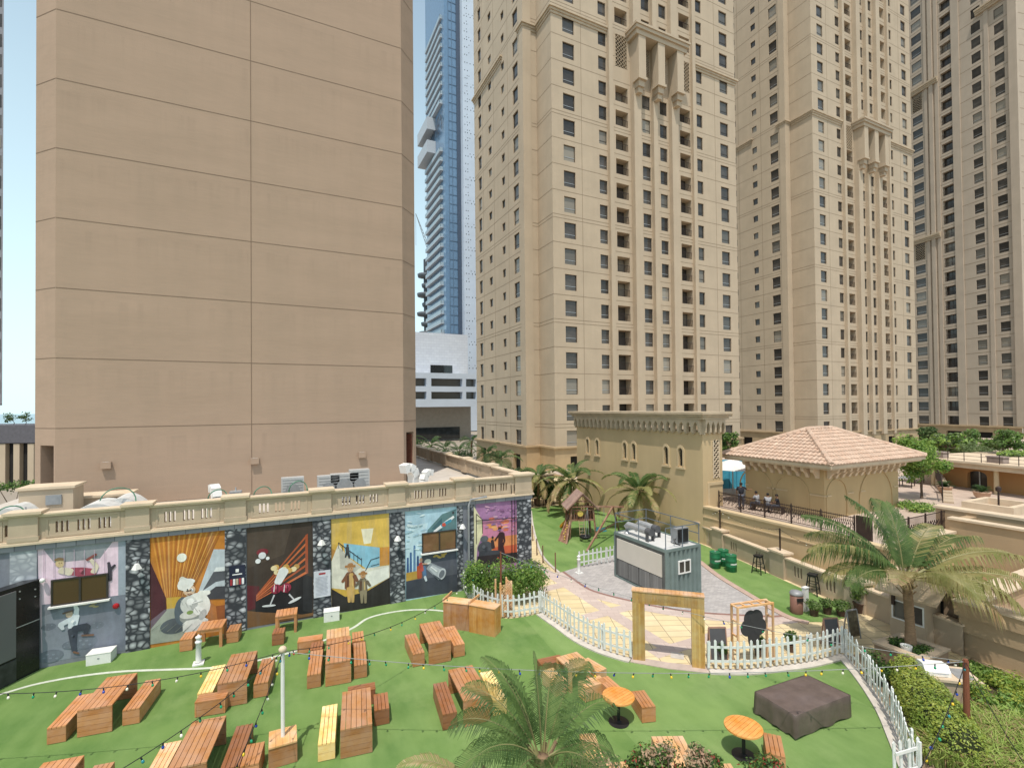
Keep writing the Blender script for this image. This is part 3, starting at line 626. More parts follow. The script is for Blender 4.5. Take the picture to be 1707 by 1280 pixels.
    for bx, by, r in ((385, 780, .17), (770, 765, .16), (660, 900, .34), (400, 1010, .3), (560, 920, .2)):
        a.ell('#6c737f', *zA(bx, by), r*1.2, r*.75); 
        for k in range(5): a.ell('#7f8794', *zA(bx-50+25*k, by+(-14 if k % 2 else 16)), r*.14, r*.1)
    for k in range(9): a.ell('#b3a57c', *zA(665+random.random()*150, 575+random.random()*45), .09, .035)
    a.limb('#a04b5c', [zA(560, 340), zA(650, 345), zA(750, 345)], [.13, .17, .11]); a.limb('#d8cbb4', [zA(480, 330), zA(560, 345)], [.11, .13]); a.ell('#cdb48a', *zA(478, 275), .13, .15); a.limb('#d8cbb4', [zA(740, 345), zA(765, 300), zA(715, 240)], [.09, .07, .05]); a.limb('#8a4a44', [zA(690, 250), zA(760, 205)], [.05, .04]); a.limb('#3e3a44', [zA(870, 410), zA(870, 330), zA(860, 270)], [.06, .06, .04]); a.limb('#3e3a44', [zA(870, 330), zA(910, 290)], [.06, .04])
    a.limb('#d5dbe0', [zA(600, 700), zA(610, 640), zA(590, 590)], [.08, .07, .04]); a.limb('#ccd3da', [zA(590, 690), zA(575, 780)], [.15, .13]); a.limb('#ccd3da', [zA(560, 720), zA(480, 760), zA(500, 795)], [.09, .08, .05]); a.ell('#b9a48f', *zA(550, 678), .1, .12); a.limb('#6b5a4c', [zA(500, 672), zA(575, 650)], [.03, .03])
    a.limb('#3d4350', [zA(575, 800), zA(580, 880), zA(590, 965)], [.13, .1, .07]); a.limb('#343a46', [zA(590, 795), zA(690, 770), zA(680, 830)], [.13, .11, .06]); a.limb('#7a5a48', [zA(650, 845), zA(740, 840)], [.03, .035]); a.limb('#7a5a48', [zA(585, 975), zA(625, 985)], [.035, .03])
    a.shade(*zA(650, 340), .12, '#c06a7c', '#6b2e3c'); a.shade(*zA(585, 740), .12, '#eef2f4', '#9aa5b0'); a.shade(*zA(580, 850), .08, '#535b6a', '#23272f')
    a.limb('#7d6446', [zA(440, 250), zA(470, 240), zA(505, 245)], [.04, .05, .04]); a.ell('#5a4030', *zA(470, 272), .012, .016); a.ell('#5a4030', *zA(490, 272), .012, .016)
    for k in range(7): a.limb('#b9a3b3', [zA(350+k*80, 160+k*2), zA(350+k*80, 400-k*8)], [.008, .008])
    a.build(root, 'pink and grey mural with a reclining figure above the window and a dancer below')
    a = Mural()                                                       # 2 orange ceiling, cook in white
    a.poly('#c07c2e', [(250, 888), (376, 880), (378, 1055), (250, 1082)])
    for k in range(26):
        x = 60+k*25; a.poly(('#cf8f3d', '#a9652a', '#d59a4c', '#b87430')[k % 4], [zB(x, 262-k*1.6), zB(x+15, 260-k*1.6), zB(250+(k-8)*9, 820), zB(244+(k-8)*9, 822)])
    a.poly('#4a2229', [zB(52, 500), zB(195, 830), zB(200, 935), zB(60, 1030)]); a.poly('#c7a13f', [zB(200, 830), zB(330, 820), zB(330, 930), zB(205, 935)]); a.poly('#9b9f94', [zB(205, 930), zB(480, 900), zB(500, 1180), zB(55, 1245), zB(60, 1060)]); a.poly('#6a5a66', [zB(58, 1035), zB(185, 935), zB(205, 940), zB(60, 1110)])
    a.poly('#b9c2c9', [zB(620, 400), zB(728, 400), zB(732, 840), zB(560, 840), zB(490, 760)]); a.poly('#55585f', [zB(620, 600), zB(730, 590), zB(732, 670), zB(640, 690), zB(520, 770)]); a.poly('#dfe3e4', [zB(640, 560), zB(728, 555), zB(728, 590), zB(620, 600)]); a.poly('#3f4046', [zB(560, 790), zB(640, 730), zB(732, 725), zB(732, 840), zB(560, 845)])
    a.poly('#b1723c', [zB(560, 850), zB(640, 905), zB(735, 890), zB(735, 1070), zB(560, 1070)]); a.poly('#8f5228', [zB(640, 905), zB(735, 890), zB(735, 1075), zB(660, 1075)]); a.ell('#e9e6da', *zB(337, 474), .16, .17); a.ell('#ded9c9', *zB(340, 665), .09, .1)
    a.ell('#565c62', *zB(270, 1080), .45, .3); a.ell('#5a656e', *zB(345, 950), .27, .55); a.ell('#e4e3dd', *zB(470, 910), .46, .55); a.ell('#cfd0cb', *zB(400, 890), .28, .34); a.limb('#dcdcd6', [zB(500, 800), zB(580, 780)], [.16, .08]); a.ell('#d9b897', *zB(405, 765), .2, .2); a.limb('#3a2f2b', [zB(380, 772), zB(425, 765)], [.022, .022]); a.limb('#e9e8e2', [zB(350, 740), zB(380, 690)], [.22, .26]); a.ell('#efeee8', *zB(380, 690), .28, .13)
    a.ell('#8f938f', *zB(410, 1000), .34, .24); a.ell('#d3d2cb', *zB(405, 980), .32, .15); a.ell('#7f9a4e', *zB(410, 960), .11, .08); a.limb('#e0dfd9', [zB(380, 1090), zB(540, 1060)], [.25, .25])
    for q in ((430, 880, .3), (500, 960, .36), (430, 760, .1)): a.shade(*zB(q[0], q[1]), q[2], '#f3f2ec', '#b3b4b2')
    for k in range(5): a.limb('#a9aaa8', [zB(330+k*40, 850+k*22), zB(350+k*44, 900+k*20)], [.012, .006])
    for ex in (388, 420): a.ell('#2c2522', *zB(ex, 757), .022, .03)
    a.limb('#8c4f3f', [zB(388, 795), zB(408, 803), zB(428, 793)], [.012, .018, .012]); a.ell('#e2c3a2', *zB(406, 780), .035, .03); a.limb('#f2f1ec', [zB(425, 880), zB(520, 850)], [.02, .02])
    for k in range(6): a.limb('#7d8178', [zB(70+k*70, 1120+k*4), zB(150+k*70, 1060)], [.012, .006])
    a.build(root, 'orange mural of a large cook dressed in white holding a pot')
    a = Mural()                                                       # 3 wine glasses
    a.poly('#3f342c', [(411, 878), (521, 866), (523, 1028), (412, 1046)]); a.poly('#4b3f35', [zC(40, 400), zC(300, 370), zC(250, 560), zC(40, 640)]); a.poly('#7a5636', [zC(42, 880), zC(150, 890), zC(415, 870), zC(418, 905), zC(42, 978)]); a.poly('#5b1f26', [zC(40, 735), zC(110, 740), zC(110, 860), zC(42, 880)])
    a.poly('#1c1b1d', [zC(88, 820), zC(360, 670), zC(412, 690), zC(414, 890), zC(355, 900), zC(88, 885)]); a.poly('#2a2a2d', [zC(360, 672), zC(412, 692), zC(414, 888), zC(358, 880)])
    for k in range(6):
        y = 440+k*42; a.poly('#a5522d' if k % 2 == 0 else '#c0673a', [zC(384, y), zC(384, y+15), zC(92, 800-k*3+k*8), zC(92, 790+k*6)])
    a.poly('#9c4a28', [zC(372, 450), zC(386, 440), zC(388, 668), zC(372, 660)])
    for k in range(12): a.ell(('#caa15c', '#b98f4a', '#e0cfa2')[k % 3], *zC(185+random.random()*140, 625+random.random()*60), .12, .11)
    a.limb('#d9dcdc', [zC(215, 720), zC(250, 650)], [.14, .2]); a.ell('#8c2740', *zC(205, 755), .2, .2); a.ell('#8c2740', *zC(262, 748), .2, .2); a.ell('#b55a70', *zC(200, 748), .09, .07); a.ell('#b55a70', *zC(266, 740), .09, .07)
    a.limb('#c4c8ca', [zC(195, 790), zC(172, 845)], [.03, .025]); a.limb('#c4c8ca', [zC(280, 785), zC(308, 815)], [.03, .025]); a.ell('#d2d5d6', *zC(165, 850), .26, .045, -.08); a.ell('#d2d5d6', *zC(312, 818), .27, .06, .35)
    a.ell('#7b2b35', *zC(128, 545), .22, .14); a.ell('#d8dade', *zC(127, 565), .14, .14); a.ell('#e4e6ea', *zC(103, 597), .1, .1); a.ell('#e4e6ea', *zC(158, 580), .07, .07)
    for x in (205, 262): a.limb('#e8e4e2', [zC(x-8, 730), zC(x-12, 770)], [.012, .02]); a.limb('#5e1729', [zC(x+9, 735), zC(x+8, 775)], [.02, .04])
    a.build(root, 'dark brown mural of two tipped wine glasses before a bottle rack')
    a = Mural()                                                       # 4 yellow stair scene
    a.poly('#c9a347', [(551, 862), (648, 850), (650, 1008), (553, 1022)]); a.poly('#d4b054', [zC(520, 350), zC(848, 325), zC(850, 520), zC(520, 500)]); a.poly('#e7dfc4', [zC(690, 415), zC(760, 410), zC(745, 495), zC(705, 500)])
    a.poly('#86b9cf', [zC(590, 495), zC(795, 520), zC(795, 625), zC(720, 640), zC(600, 560)]); a.poly('#c98b35', [zC(795, 520), zC(850, 515), zC(850, 615), zC(795, 625)]); a.poly('#b5823a', [zC(520, 525), zC(560, 545), zC(560, 580), zC(520, 600)])
    a.poly('#d6d2c4', [zC(520, 600), zC(560, 500), zC(610, 570), zC(700, 640), zC(850, 620), zC(850, 690), zC(740, 750), zC(600, 760), zC(520, 750)]); a.poly('#b9b6ab', [zC(565, 520), zC(610, 570), zC(690, 630), zC(650, 660), zC(570, 640)]); a.poly('#e3e1d8', [zC(720, 660), zC(850, 628), zC(850, 690), zC(700, 770)]); a.poly('#2b2725', [zC(522, 755), zC(600, 800), zC(720, 770), zC(852, 690), zC(855, 852), zC(524, 892)])
    for k in range(7): a.limb('#2e3338', [zC(560+k*22, 495+k*14), zC(560+k*22, 525+k*17)], [.012, .012])
    a.limb('#2e3338', [zC(560, 492), zC(692, 590)], [.018, .018]); a.limb('#2e3338', [zC(715, 650), zC(745, 590), zC(792, 575)], [.018]*3); a.limb('#2e3338', [zC(745, 625), zC(792, 612)], [.014, .014])
    a.limb('#3d4046', [zC(610, 520), zC(612, 548)], [.08, .07]); a.limb('#2f3136', [zC(608, 548), zC(600, 575)], [.05, .03]); a.limb('#2f3136', [zC(614, 548), zC(622, 580)], [.05, .03]); a.ell('#57463a', *zC(612, 508), .05, .06)
    for x, y, c1, c2, h in ((628, 690, '#7a4f36', '#c9a05a', 1), (700, 720, '#6b5f4e', '#8d8068', .82)):
        a.limb(c1, [zC(x-2, y-20*h), zC(x, y+55*h)], [.2*h, .24*h]); a.limb(c2, [zC(x+5, y-20*h), zC(x+8, y+60*h)], [.09*h, .1*h]); a.limb(c2, [zC(x-8, y+60*h), zC(x-6, y+145*h*.95)], [.1*h, .06*h]); a.limb(c2, [zC(x+12, y+60*h), zC(x+14, y+145*h*.95)], [.1*h, .06*h]); a.limb(c1, [zC(x-18, y-10*h), zC(x-45, y+25*h)], [.09*h, .06*h]); a.limb(c1, [zC(x+22, y-10*h), zC(x+40, y+20*h)], [.09*h, .06*h]); a.ell('#c79a70', *zC(x, y-50*h), .13*h, .15*h); a.limb('#a2713f', [zC(x-28*h, y-62*h), zC(x+26*h, y-66*h)], [.05*h, .05*h]); a.ell('#a2713f', *zC(x, y-74*h), .12*h, .07*h)
    for x, y, h in ((628, 690, 1), (700, 720, .82)):
        a.ell('#4d3527', *zC(x-4*h, y-52*h), .018, .02); a.ell('#4d3527', *zC(x+6*h, y-52*h), .018, .02); a.limb('#8a5a44', [zC(x-5*h, y-40*h), zC(x+6*h, y-40*h)], [.01, .01]); a.limb('#5a3826', [zC(x-14*h, y-10*h), zC(x-16*h, y+52*h)], [.03, .02]); a.limb('#d8b878', [zC(x+10*h, y-8*h), zC(x+12*h, y+48*h)], [.015, .015])
    a.build(root, 'yellow mural of an old couple below an outdoor stair')
    a = Mural()                                                       # 5 blue sky, glass and small figure
    a.poly('#a9c8d8', [(675, 848), (762, 838), (763, 988), (676, 1002)]); a.poly('#bcd7e2', [zC(942, 400), zC(1070, 380), zC(1040, 540), zC(1030, 650), zC(945, 700)]); a.poly('#5b7c80', [zC(1068, 420), zC(1150, 330), zC(1230, 300), zC(1232, 425), zC(1065, 440)]); a.poly('#41636b', [zC(1090, 415), zC(1150, 350), zC(1150, 425)])
    a.poly('#555863', [zC(1035, 555), zC(1232, 525), zC(1240, 770), zC(945, 815), zC(945, 712), zC(1035, 690)]); a.poly('#3f434f', [zC(945, 712), zC(1238, 670), zC(1240, 770), zC(945, 815)])
    for x, h, c in ((955, 80, '#3b5a86'), (972, 110, '#3e6391'), (993, 150, '#5c7fa5'), (1012, 90, '#2f4d7a')): a.limb(c, [zC(x, 660-h), zC(x, 660)], [.045, .06])
    a.poly('#b8923f', [zC(945, 665), zC(1020, 650), zC(1025, 695), zC(945, 712)]); a.limb('#b0522e', [zC(1020, 630), zC(1022, 690)], [.12, .12])
    a.limb('#e8ecec', [zC(1105, 430), zC(1165, 385), zC(1215, 345)], [.05, .09, .06]); a.limb('#3f8ea6', [zC(1150, 395), zC(1200, 365)], [.09, .07]); a.ell('#c4503f', *zC(1160, 390), .1, .09); a.ell('#3a3a3e', *zC(1213, 322), .06, .06)
    for k in range(10): a.ell('#c2a35a', *zC(1105+random.random()*65, 550+random.random()*30), .09, .04)
    a.poly('#8f949c', [zC(1060, 640), zC(1085, 605), zC(1165, 640), zC(1170, 665), zC(1130, 705)]); a.poly('#b6babf', [zC(1075, 640), zC(1095, 618), zC(1145, 645), zC(1120, 690)]); a.ell('#c3c7cc', *zC(1148, 670), .2, .28, -.4); a.ell('#6f747d', *zC(1148, 670), .13, .2, -.4); a.ell('#d9d6cf', *zC(1068, 600), .17, .13)
    a.limb('#4d6f96', [zC(1045, 630), zC(1052, 680)], [.1, .08]); a.limb('#c1c9d2', [zC(1052, 685), zC(1060, 708)], [.06, .05]); a.ell('#b58e76', *zC(1030, 590), .08, .1); a.limb('#b9473c', [zC(1028, 610), zC(1035, 650)], [.09, .09]); a.limb('#b58e76', [zC(1038, 612), zC(1065, 612)], [.04, .03])
    for k in range(24): a.ell(('#c6dde6', '#9dbfd0', '#d4e6ec')[k % 3], *zC(950+random.random()*100, 320+random.random()*210), .06+.16*random.random(), .02+.04*random.random(), random.uniform(-.3, .3))
    a.limb('#e6e9ec', [zC(1085, 628), zC(1120, 655)], [.02, .03]); a.limb('#5a606a', [zC(1100, 675), zC(1140, 700)], [.03, .03])
    a.build(root, 'pale blue mural of a skyline, a tipped glass tumbler and a small figure')
    a = Mural()                                                       # 6 sunset silhouettes
    a.poly('#a477a0', [(793, 836), (861, 828), (862, 945), (793, 960)]); a.poly('#c87f9c', [zC(1350, 380), zC(1578, 340), zC(1580, 450), zC(1380, 470)]); a.poly('#d88a55', [zC(1380, 470), zC(1580, 445), zC(1582, 545), zC(1430, 560), zC(1380, 540)]); a.poly('#c95f3d', [zC(1440, 520), zC(1582, 500), zC(1583, 550), zC(1440, 575)])
    for k in range(16): a.ell(('#e0955a', '#e7a868', '#cf6f5a')[k % 3], *zC(1410+random.random()*110, 340+random.random()*80), .16, .07)
    a.poly('#d6cfa8', [zC(1322, 270), zC(1375, 360), zC(1382, 440), zC(1350, 520), zC(1345, 600), zC(1325, 620)]); a.limb('#4a4438', [zC(1345, 330), zC(1345, 500)], [.02, .02]); a.limb('#4a4438', [zC(1345, 330), zC(1378, 360), zC(1380, 440)], [.02]*3)
    a.limb('#3a1f22', [zC(1487, 440), zC(1482, 490), zC(1488, 560)], [.16, .13, .2]); a.ell('#3a1f22', *zC(1477, 415), .09, .11); a.limb('#3a1f22', [zC(1500, 440), zC(1505, 480), zC(1495, 510)], [.05, .05, .04]); a.limb('#3a1f22', [zC(1475, 445), zC(1450, 480)], [.05, .04])
    a.ell('#4d4f55', *zC(1395, 520), .4, .32); a.ell('#5c5f66', *zC(1390, 470), .22, .16); a.limb('#3f4147', [zC(1370, 560), zC(1470, 560)], [.2, .22]); a.limb('#33292c', [zC(1435, 480), zC(1440, 520)], [.08, .1]); a.ell('#33292c', *zC(1437, 462), .06, .07); a.poly('#2e2628', [zC(1350, 570), zC(1582, 545), zC(1583, 600), zC(1350, 640)])
    for k in range(34): a.ell(('#b98ab0', '#94658f', '#c99bb4', '#8d6a9c')[k % 4], *zC(1390+random.random()*180, 280+random.random()*140), .05+.14*random.random(), .02+.04*random.random(), random.uniform(-.3, .3))
    a.limb('#3a1f22', [zC(1470, 410), zC(1468, 392)], [.02, .005]); a.limb('#3a1f22', [zC(1484, 408), zC(1487, 390)], [.02, .005]); a.shade(*zC(1392, 520), .2, '#64676e', '#3a3c42')
    a.build(root, 'purple and orange mural of dark figures against a sunset')
    # posters on pillars
    for (x0, x1, y0, y1, base, lab, cat) in ((382, 409, 944, 974, '#1b2238', 'dark blue poster on the stone pillar right of the orange mural', 'poster'), (523, 551, 953, 992, '#c9cbd4', 'pale notice board on the stone pillar between the wine and stair murals', 'notice')):
        p0, p1 = gy(x0, y0, WY-.06), gy(x1, y1, WY-.06); q = MB(); q.box(p0.x, p1.x, WY-.085, WY-.055, p1.z, p0.z, 0); wd, hh = p1.x-p0.x, p0.z-p1.z
        if 'blue' in lab:
            for k, c in enumerate((1, 2, 3, 2, 1)): q.box(p0.x+wd*(.06+.18*k), p0.x+wd*(.2+.18*k), WY-.088, WY-.084, p1.z+hh*.06, p1.z+hh*.36, 1+k % 3)
            q.box(p0.x+wd*.2, p1.x-wd*.2, WY-.088, WY-.084, p1.z+hh*.55, p1.z+hh*.6, 2); q.box(p0.x+wd*.4, p1.x-wd*.4, WY-.088, WY-.084, p1.z+hh*.68, p1.z+hh*.84, 2)
        else:
            q.box(p0.x+wd*.3, p1.x-wd*.3, WY-.088, WY-.084, p1.z+hh*.86, p1.z+hh*.93, 1)
            for k in range(14): q.box(p0.x+wd*.1, p1.x-wd*(.1+.15*random.random()), WY-.088, WY-.084, p1.z+hh*(.08+.052*k), p1.z+hh*(.095+.052*k), 2)
        o = q.build('wall_poster', [paint(base), paint('#a03036'), paint('#e6e6e6' if 'blue' in lab else '#8f93a3'), paint('#b8a890')]); tag(o, lab, cat)
    # lamps on pillars
    for px, py, lab in ((228, 945, 'white shaded wall lamp on a drop cable on the first stone pillar'), (536, 905, 'white shaded wall lamp on the stone pillar beside the yellow mural'), (663, 898, 'white shaded wall lamp on the stone pillar beside the blue mural'), (771, 878, 'white shaded wall lamp at the drain pipe')):
        p = gy(px, py, WY-.3); l = thing('wall_lantern', lab, 'wall lamp', (p.x, WY-.3, p.z), 0, 'white lamps on the mural wall'); b = MB()
        b.lathe([(.02, .14), (.07, .12), (.17, -.08), (.16, -.08), (.06, .1)], n=4); b.build('lamp_shade', [M['white']], l, True); b = MB(); b.tube([(0, 0, .15), (0, .1, .22), (0, .24, .2)], .018, 6); b.build('bracket', [M['black']], l, True)
    p = gy(194, 1009, WY); o = MB(); o.lathe([(.0, -.0), (.1, 0.0), (.1, .05), (.06, .09), (0, .1)], n=14); k = o.build('alarm_bell', [paint('#a3141c')]); k.location = (p.x, WY-.02, p.z); k.rotation_euler = (R(90), 0, 0); tag(k, 'small red round alarm bell on the grey mural wall', 'alarm bell')
podium()
# ------------------------------------------------------------------ things on the roof deck
def deck_things():
    z0 = PZ
    def ac(px, py, w, h, lab, Y=25.0):
        p = gy(px, py, Y); t = thing('air_conditioner', lab, 'air conditioner', (p.x, Y, z0), 0, 'air conditioners on the roof deck'); h += .38; b = MB(); b.box(-w/2, w/2, 0, .45, .1, h); b.box(-w/2, -w/2+.08, .05, .4, 0, .1); b.box(w/2-.08, w/2, .05, .4, 0, .1); b.build('casing', [mat('ac_casing', (.46, .46, .45), .6, .15, 2) if 'ac_casing' not in bpy.data.materials else bpy.data.materials['ac_casing']], t, True)
        g = MB(); 
        for k in range(9): zz = .18+(h-.3)*k/8; g.box(-w/2+.06, w/2-.06, -.015, 0.0, zz, zz+.02)
        g.build('grille', [M['grey']], t, True); f = MB(); f.cyl((0, -.018, h*.55), (0, -.03, h*.55), min(w, h)*.3, n=20); f.build('fan', [M['grey']], t, True)
    ac(548, 815, 1.0, 1.0, 'pale grey air conditioner unit, left of the group of three behind the balustrade'); ac(575, 812, 1.3, 1.05, 'wide grey air conditioner unit in the middle of the group of three'); ac(600, 810, .95, 1.2, 'tallest grey air conditioner unit, right of the group of three')
    ac(488, 815, 1.0, .95, 'grey air conditioner unit with a hose over it beside a flat cream board', 25.6)
    def duct(px, Y, lab, s=1, rz=0):
        p = gy(px, 800, Y); t = thing('roof_duct', lab, 'duct', (p.x, Y, z0), rz, 'ducts on the roof deck'); b = MB(); pts = [(0, 0, 0), (0, 0, .75*s), (0, -.15*s, 1.15*s), (0, -.5*s, 1.35*s), (0, -.9*s, 1.25*s)]
        for i in range(len(pts)-1): b.beam(pts[i], pts[i+1], .55*s, .5*s)
        b.build('bent_duct', [M['white']], t, True); c = MB(); c.box(-.4*s, .4*s, -.2*s, .5*s, 0, .35*s); c.build('fan_box', [M['steel']], t, True)
    duct(361, 26.5, 'white upright duct against the blank wall behind the balustrade', .7, R(200)); duct(690, 27.5, 'white curved duct hood beside the doorway at the right end of the blank wall', .95, R(-60))
    duct(706, 27.0, 'small grey duct box on the deck right of the curved hood', .7, R(120))
    def hose(px, Y, lab, r=.36):
        p = gy(px, 800, Y); b = MB(); b.tube([(r*math.cos(a), .15*math.sin(a*2), .75+r*math.sin(a)*1.1) for a in (PI*k/10 for k in range(11))], .025, 6); b.tube([(-r, 0, 0), (-r, 0, .8)], .035, 6); b.tube([(r, 0, 0), (r, 0, .8)], .035, 6); o = b.build('garden_hose', [mat('hose_green', (.10, .25, .16), .5)]); o.location = (p.x, Y, z0); tag(o, lab, 'hose', 'green hoses on the roof deck')
    hose(18, 24.2, 'pale green hose loop at the far left of the deck'); hose(197, 25.4, 'green hose loop over the white cover behind the balustrade', .6); hose(363, 24.6, 'green hose loop in front of the white upright duct'); hose(438, 24.6, 'green hose loop below the vertical wall joint'); hose(497, 25.3, 'green hose loop in front of an air conditioner', .4)
    def cover(px, Y, w, h, lab):
        p = gy(px, 830, Y); t = thing('skylight_cover', lab, 'skylight', (p.x, Y, z0), 0, 'white covers on the roof deck'); b = MB(); n = 8
        prof = [(-w/2+w*k/n, h*.45+h*.55*math.sin(PI*k/n)) for k in range(n+1)]; b.extr([(-w/2, 0)]+prof+[(w/2, 0)], (0, 1.6, 0), (1, 0, 0), _z, (0, -1, 0), 1.5); b.build('cover_shell', [M['lgrey']], t, True); f = MB(); f.box(-w/2-.05, w/2+.05, -.0, 1.7, 0, .18); f.build('frame', [M['white']], t, True)
    cover(158, 24.4, 2.0, .95, 'curved white skylight cover behind the first balustrade panel'); cover(200, 25.5, 1.5, .95, 'smaller white skylight cover right of the curved one'); cover(112, 24.0, 1.7, .6, 'low flat white cover behind the left balustrade pier'); cover(8, 24.6, 1.2, 1.0, 'white rounded cover at the far left edge of the deck')
    def vent(px, Y, lab, z=z0):
        p = gy(px, 800, Y); t = thing('roof_vent', lab, 'vent', (p.x, Y, z), 0, 'slatted vents on the roof deck'); b = MB()
        for k in range(4): b.box(-.3+.02*k, .3-.02*k, -.3+.02*k, .3-.02*k, .55+.11*k, .61+.11*k)
        b.build('louvres', [M['grey']], t, True); c = MB(); c.box(-.22, .22, -.22, .22, 0, .95); c.cyl((0, 0, .95), (0, 0, 1.12), .03); c.build('stack', [M['steel']], t, True)
    vent(43, 23.9, 'grey louvred roof vent behind the leftmost pier'); vent(393, 25.2, 'small grey louvred roof vent behind the pier right of the orange mural')
    p = gy(497, 822, 25.2); o = MB(); o.box(-.9, .9, 0, .5, 0, .55); o = o.build('equipment_plinth', [M['cap']]); o.location = (p.x-.2, 24.3, z0); tag(o, 'flat cream plinth board behind the balustrade in front of an air conditioner', 'plinth')
deck_things()
# ------------------------------------------------------------------ far left: fin clad hall, grey tower sliver
def left_far():
    t = thing('fin_clad_building', 'low dark building with upright pale fins left of the blank block', 'building', gd(20, 760, 60)*1.0)
    A = gd(-140, 710, 60); B = gd(66, 709, 60); zt = 7.4; d = (B-A); d.z = 0; U = d.normalized(); Wd = d.length; O = Vector((A.x, A.y, 0)); n = U.cross(_z)
    w = MB(); w.extr([(0, 0), (Wd, 0), (Wd, zt-2.2), (0, zt-2.2)], O-n*6, U, _z, n, 6); w.build('wall', [M['dark']], t)
    r = MB(); r.extr([(-.3, zt-2.2), (Wd+.3, zt-2.2), (Wd+.3, zt), (-.3, zt)], O-n*7, U, _z, n, 7.6); r.build('roof_band', [mat('slate_band', (.12, .115, .13), .7)], t)
    k = 0; u = .4
    while u < Wd: 
        f = MB(); f.extr([(u, 0), (u+.75, 0), (u+.75, zt-2.3), (u, zt-2.3)], O, U, _z, n, .5); f.build('fin', [M['tower']], t); u += 1.75
    A2 = gd(-150, 600, 75); B2 = gd(4, 600, 75); t = thing('grey_tower', 'dark grey building edge just inside the left border of the picture', 'tower', (A2.x, A2.y, 0)); d = B2-A2; d.z = 0; U = d.normalized(); Wd = d.length; n = U.cross(_z); O = Vector((A2.x, A2.y, 0))
    w = MB(); e1 = B2+(B2-CP)*.2; e0_ = A2+(A2-CP)*.2; w.prism([(A2.x, A2.y), (B2.x, B2.y), (e1.x, e1.y), (e0_.x, e0_.y)], 10.3, 95); w.build('upper_storeys', [mat('grey_cladding', (.24, .235, .25), .5, .2, 2)], t); w = MB(); w.extr([(0, 0), (Wd-14, 0), (Wd-14, 10.3), (0, 10.3)], O-n*11, U, _z, n, 10); w.build('recessed_base', [M['dark']], t); g = MB()
    for k in range(24): g.extr([(.5, 12+k*3.2), (Wd-.3, 12+k*3.2), (Wd-.3, 14+k*3.2), (.5, 14+k*3.2)], O, U, _z, n, .05)
    g.build('glazing', [M['glass']], t)
left_far()
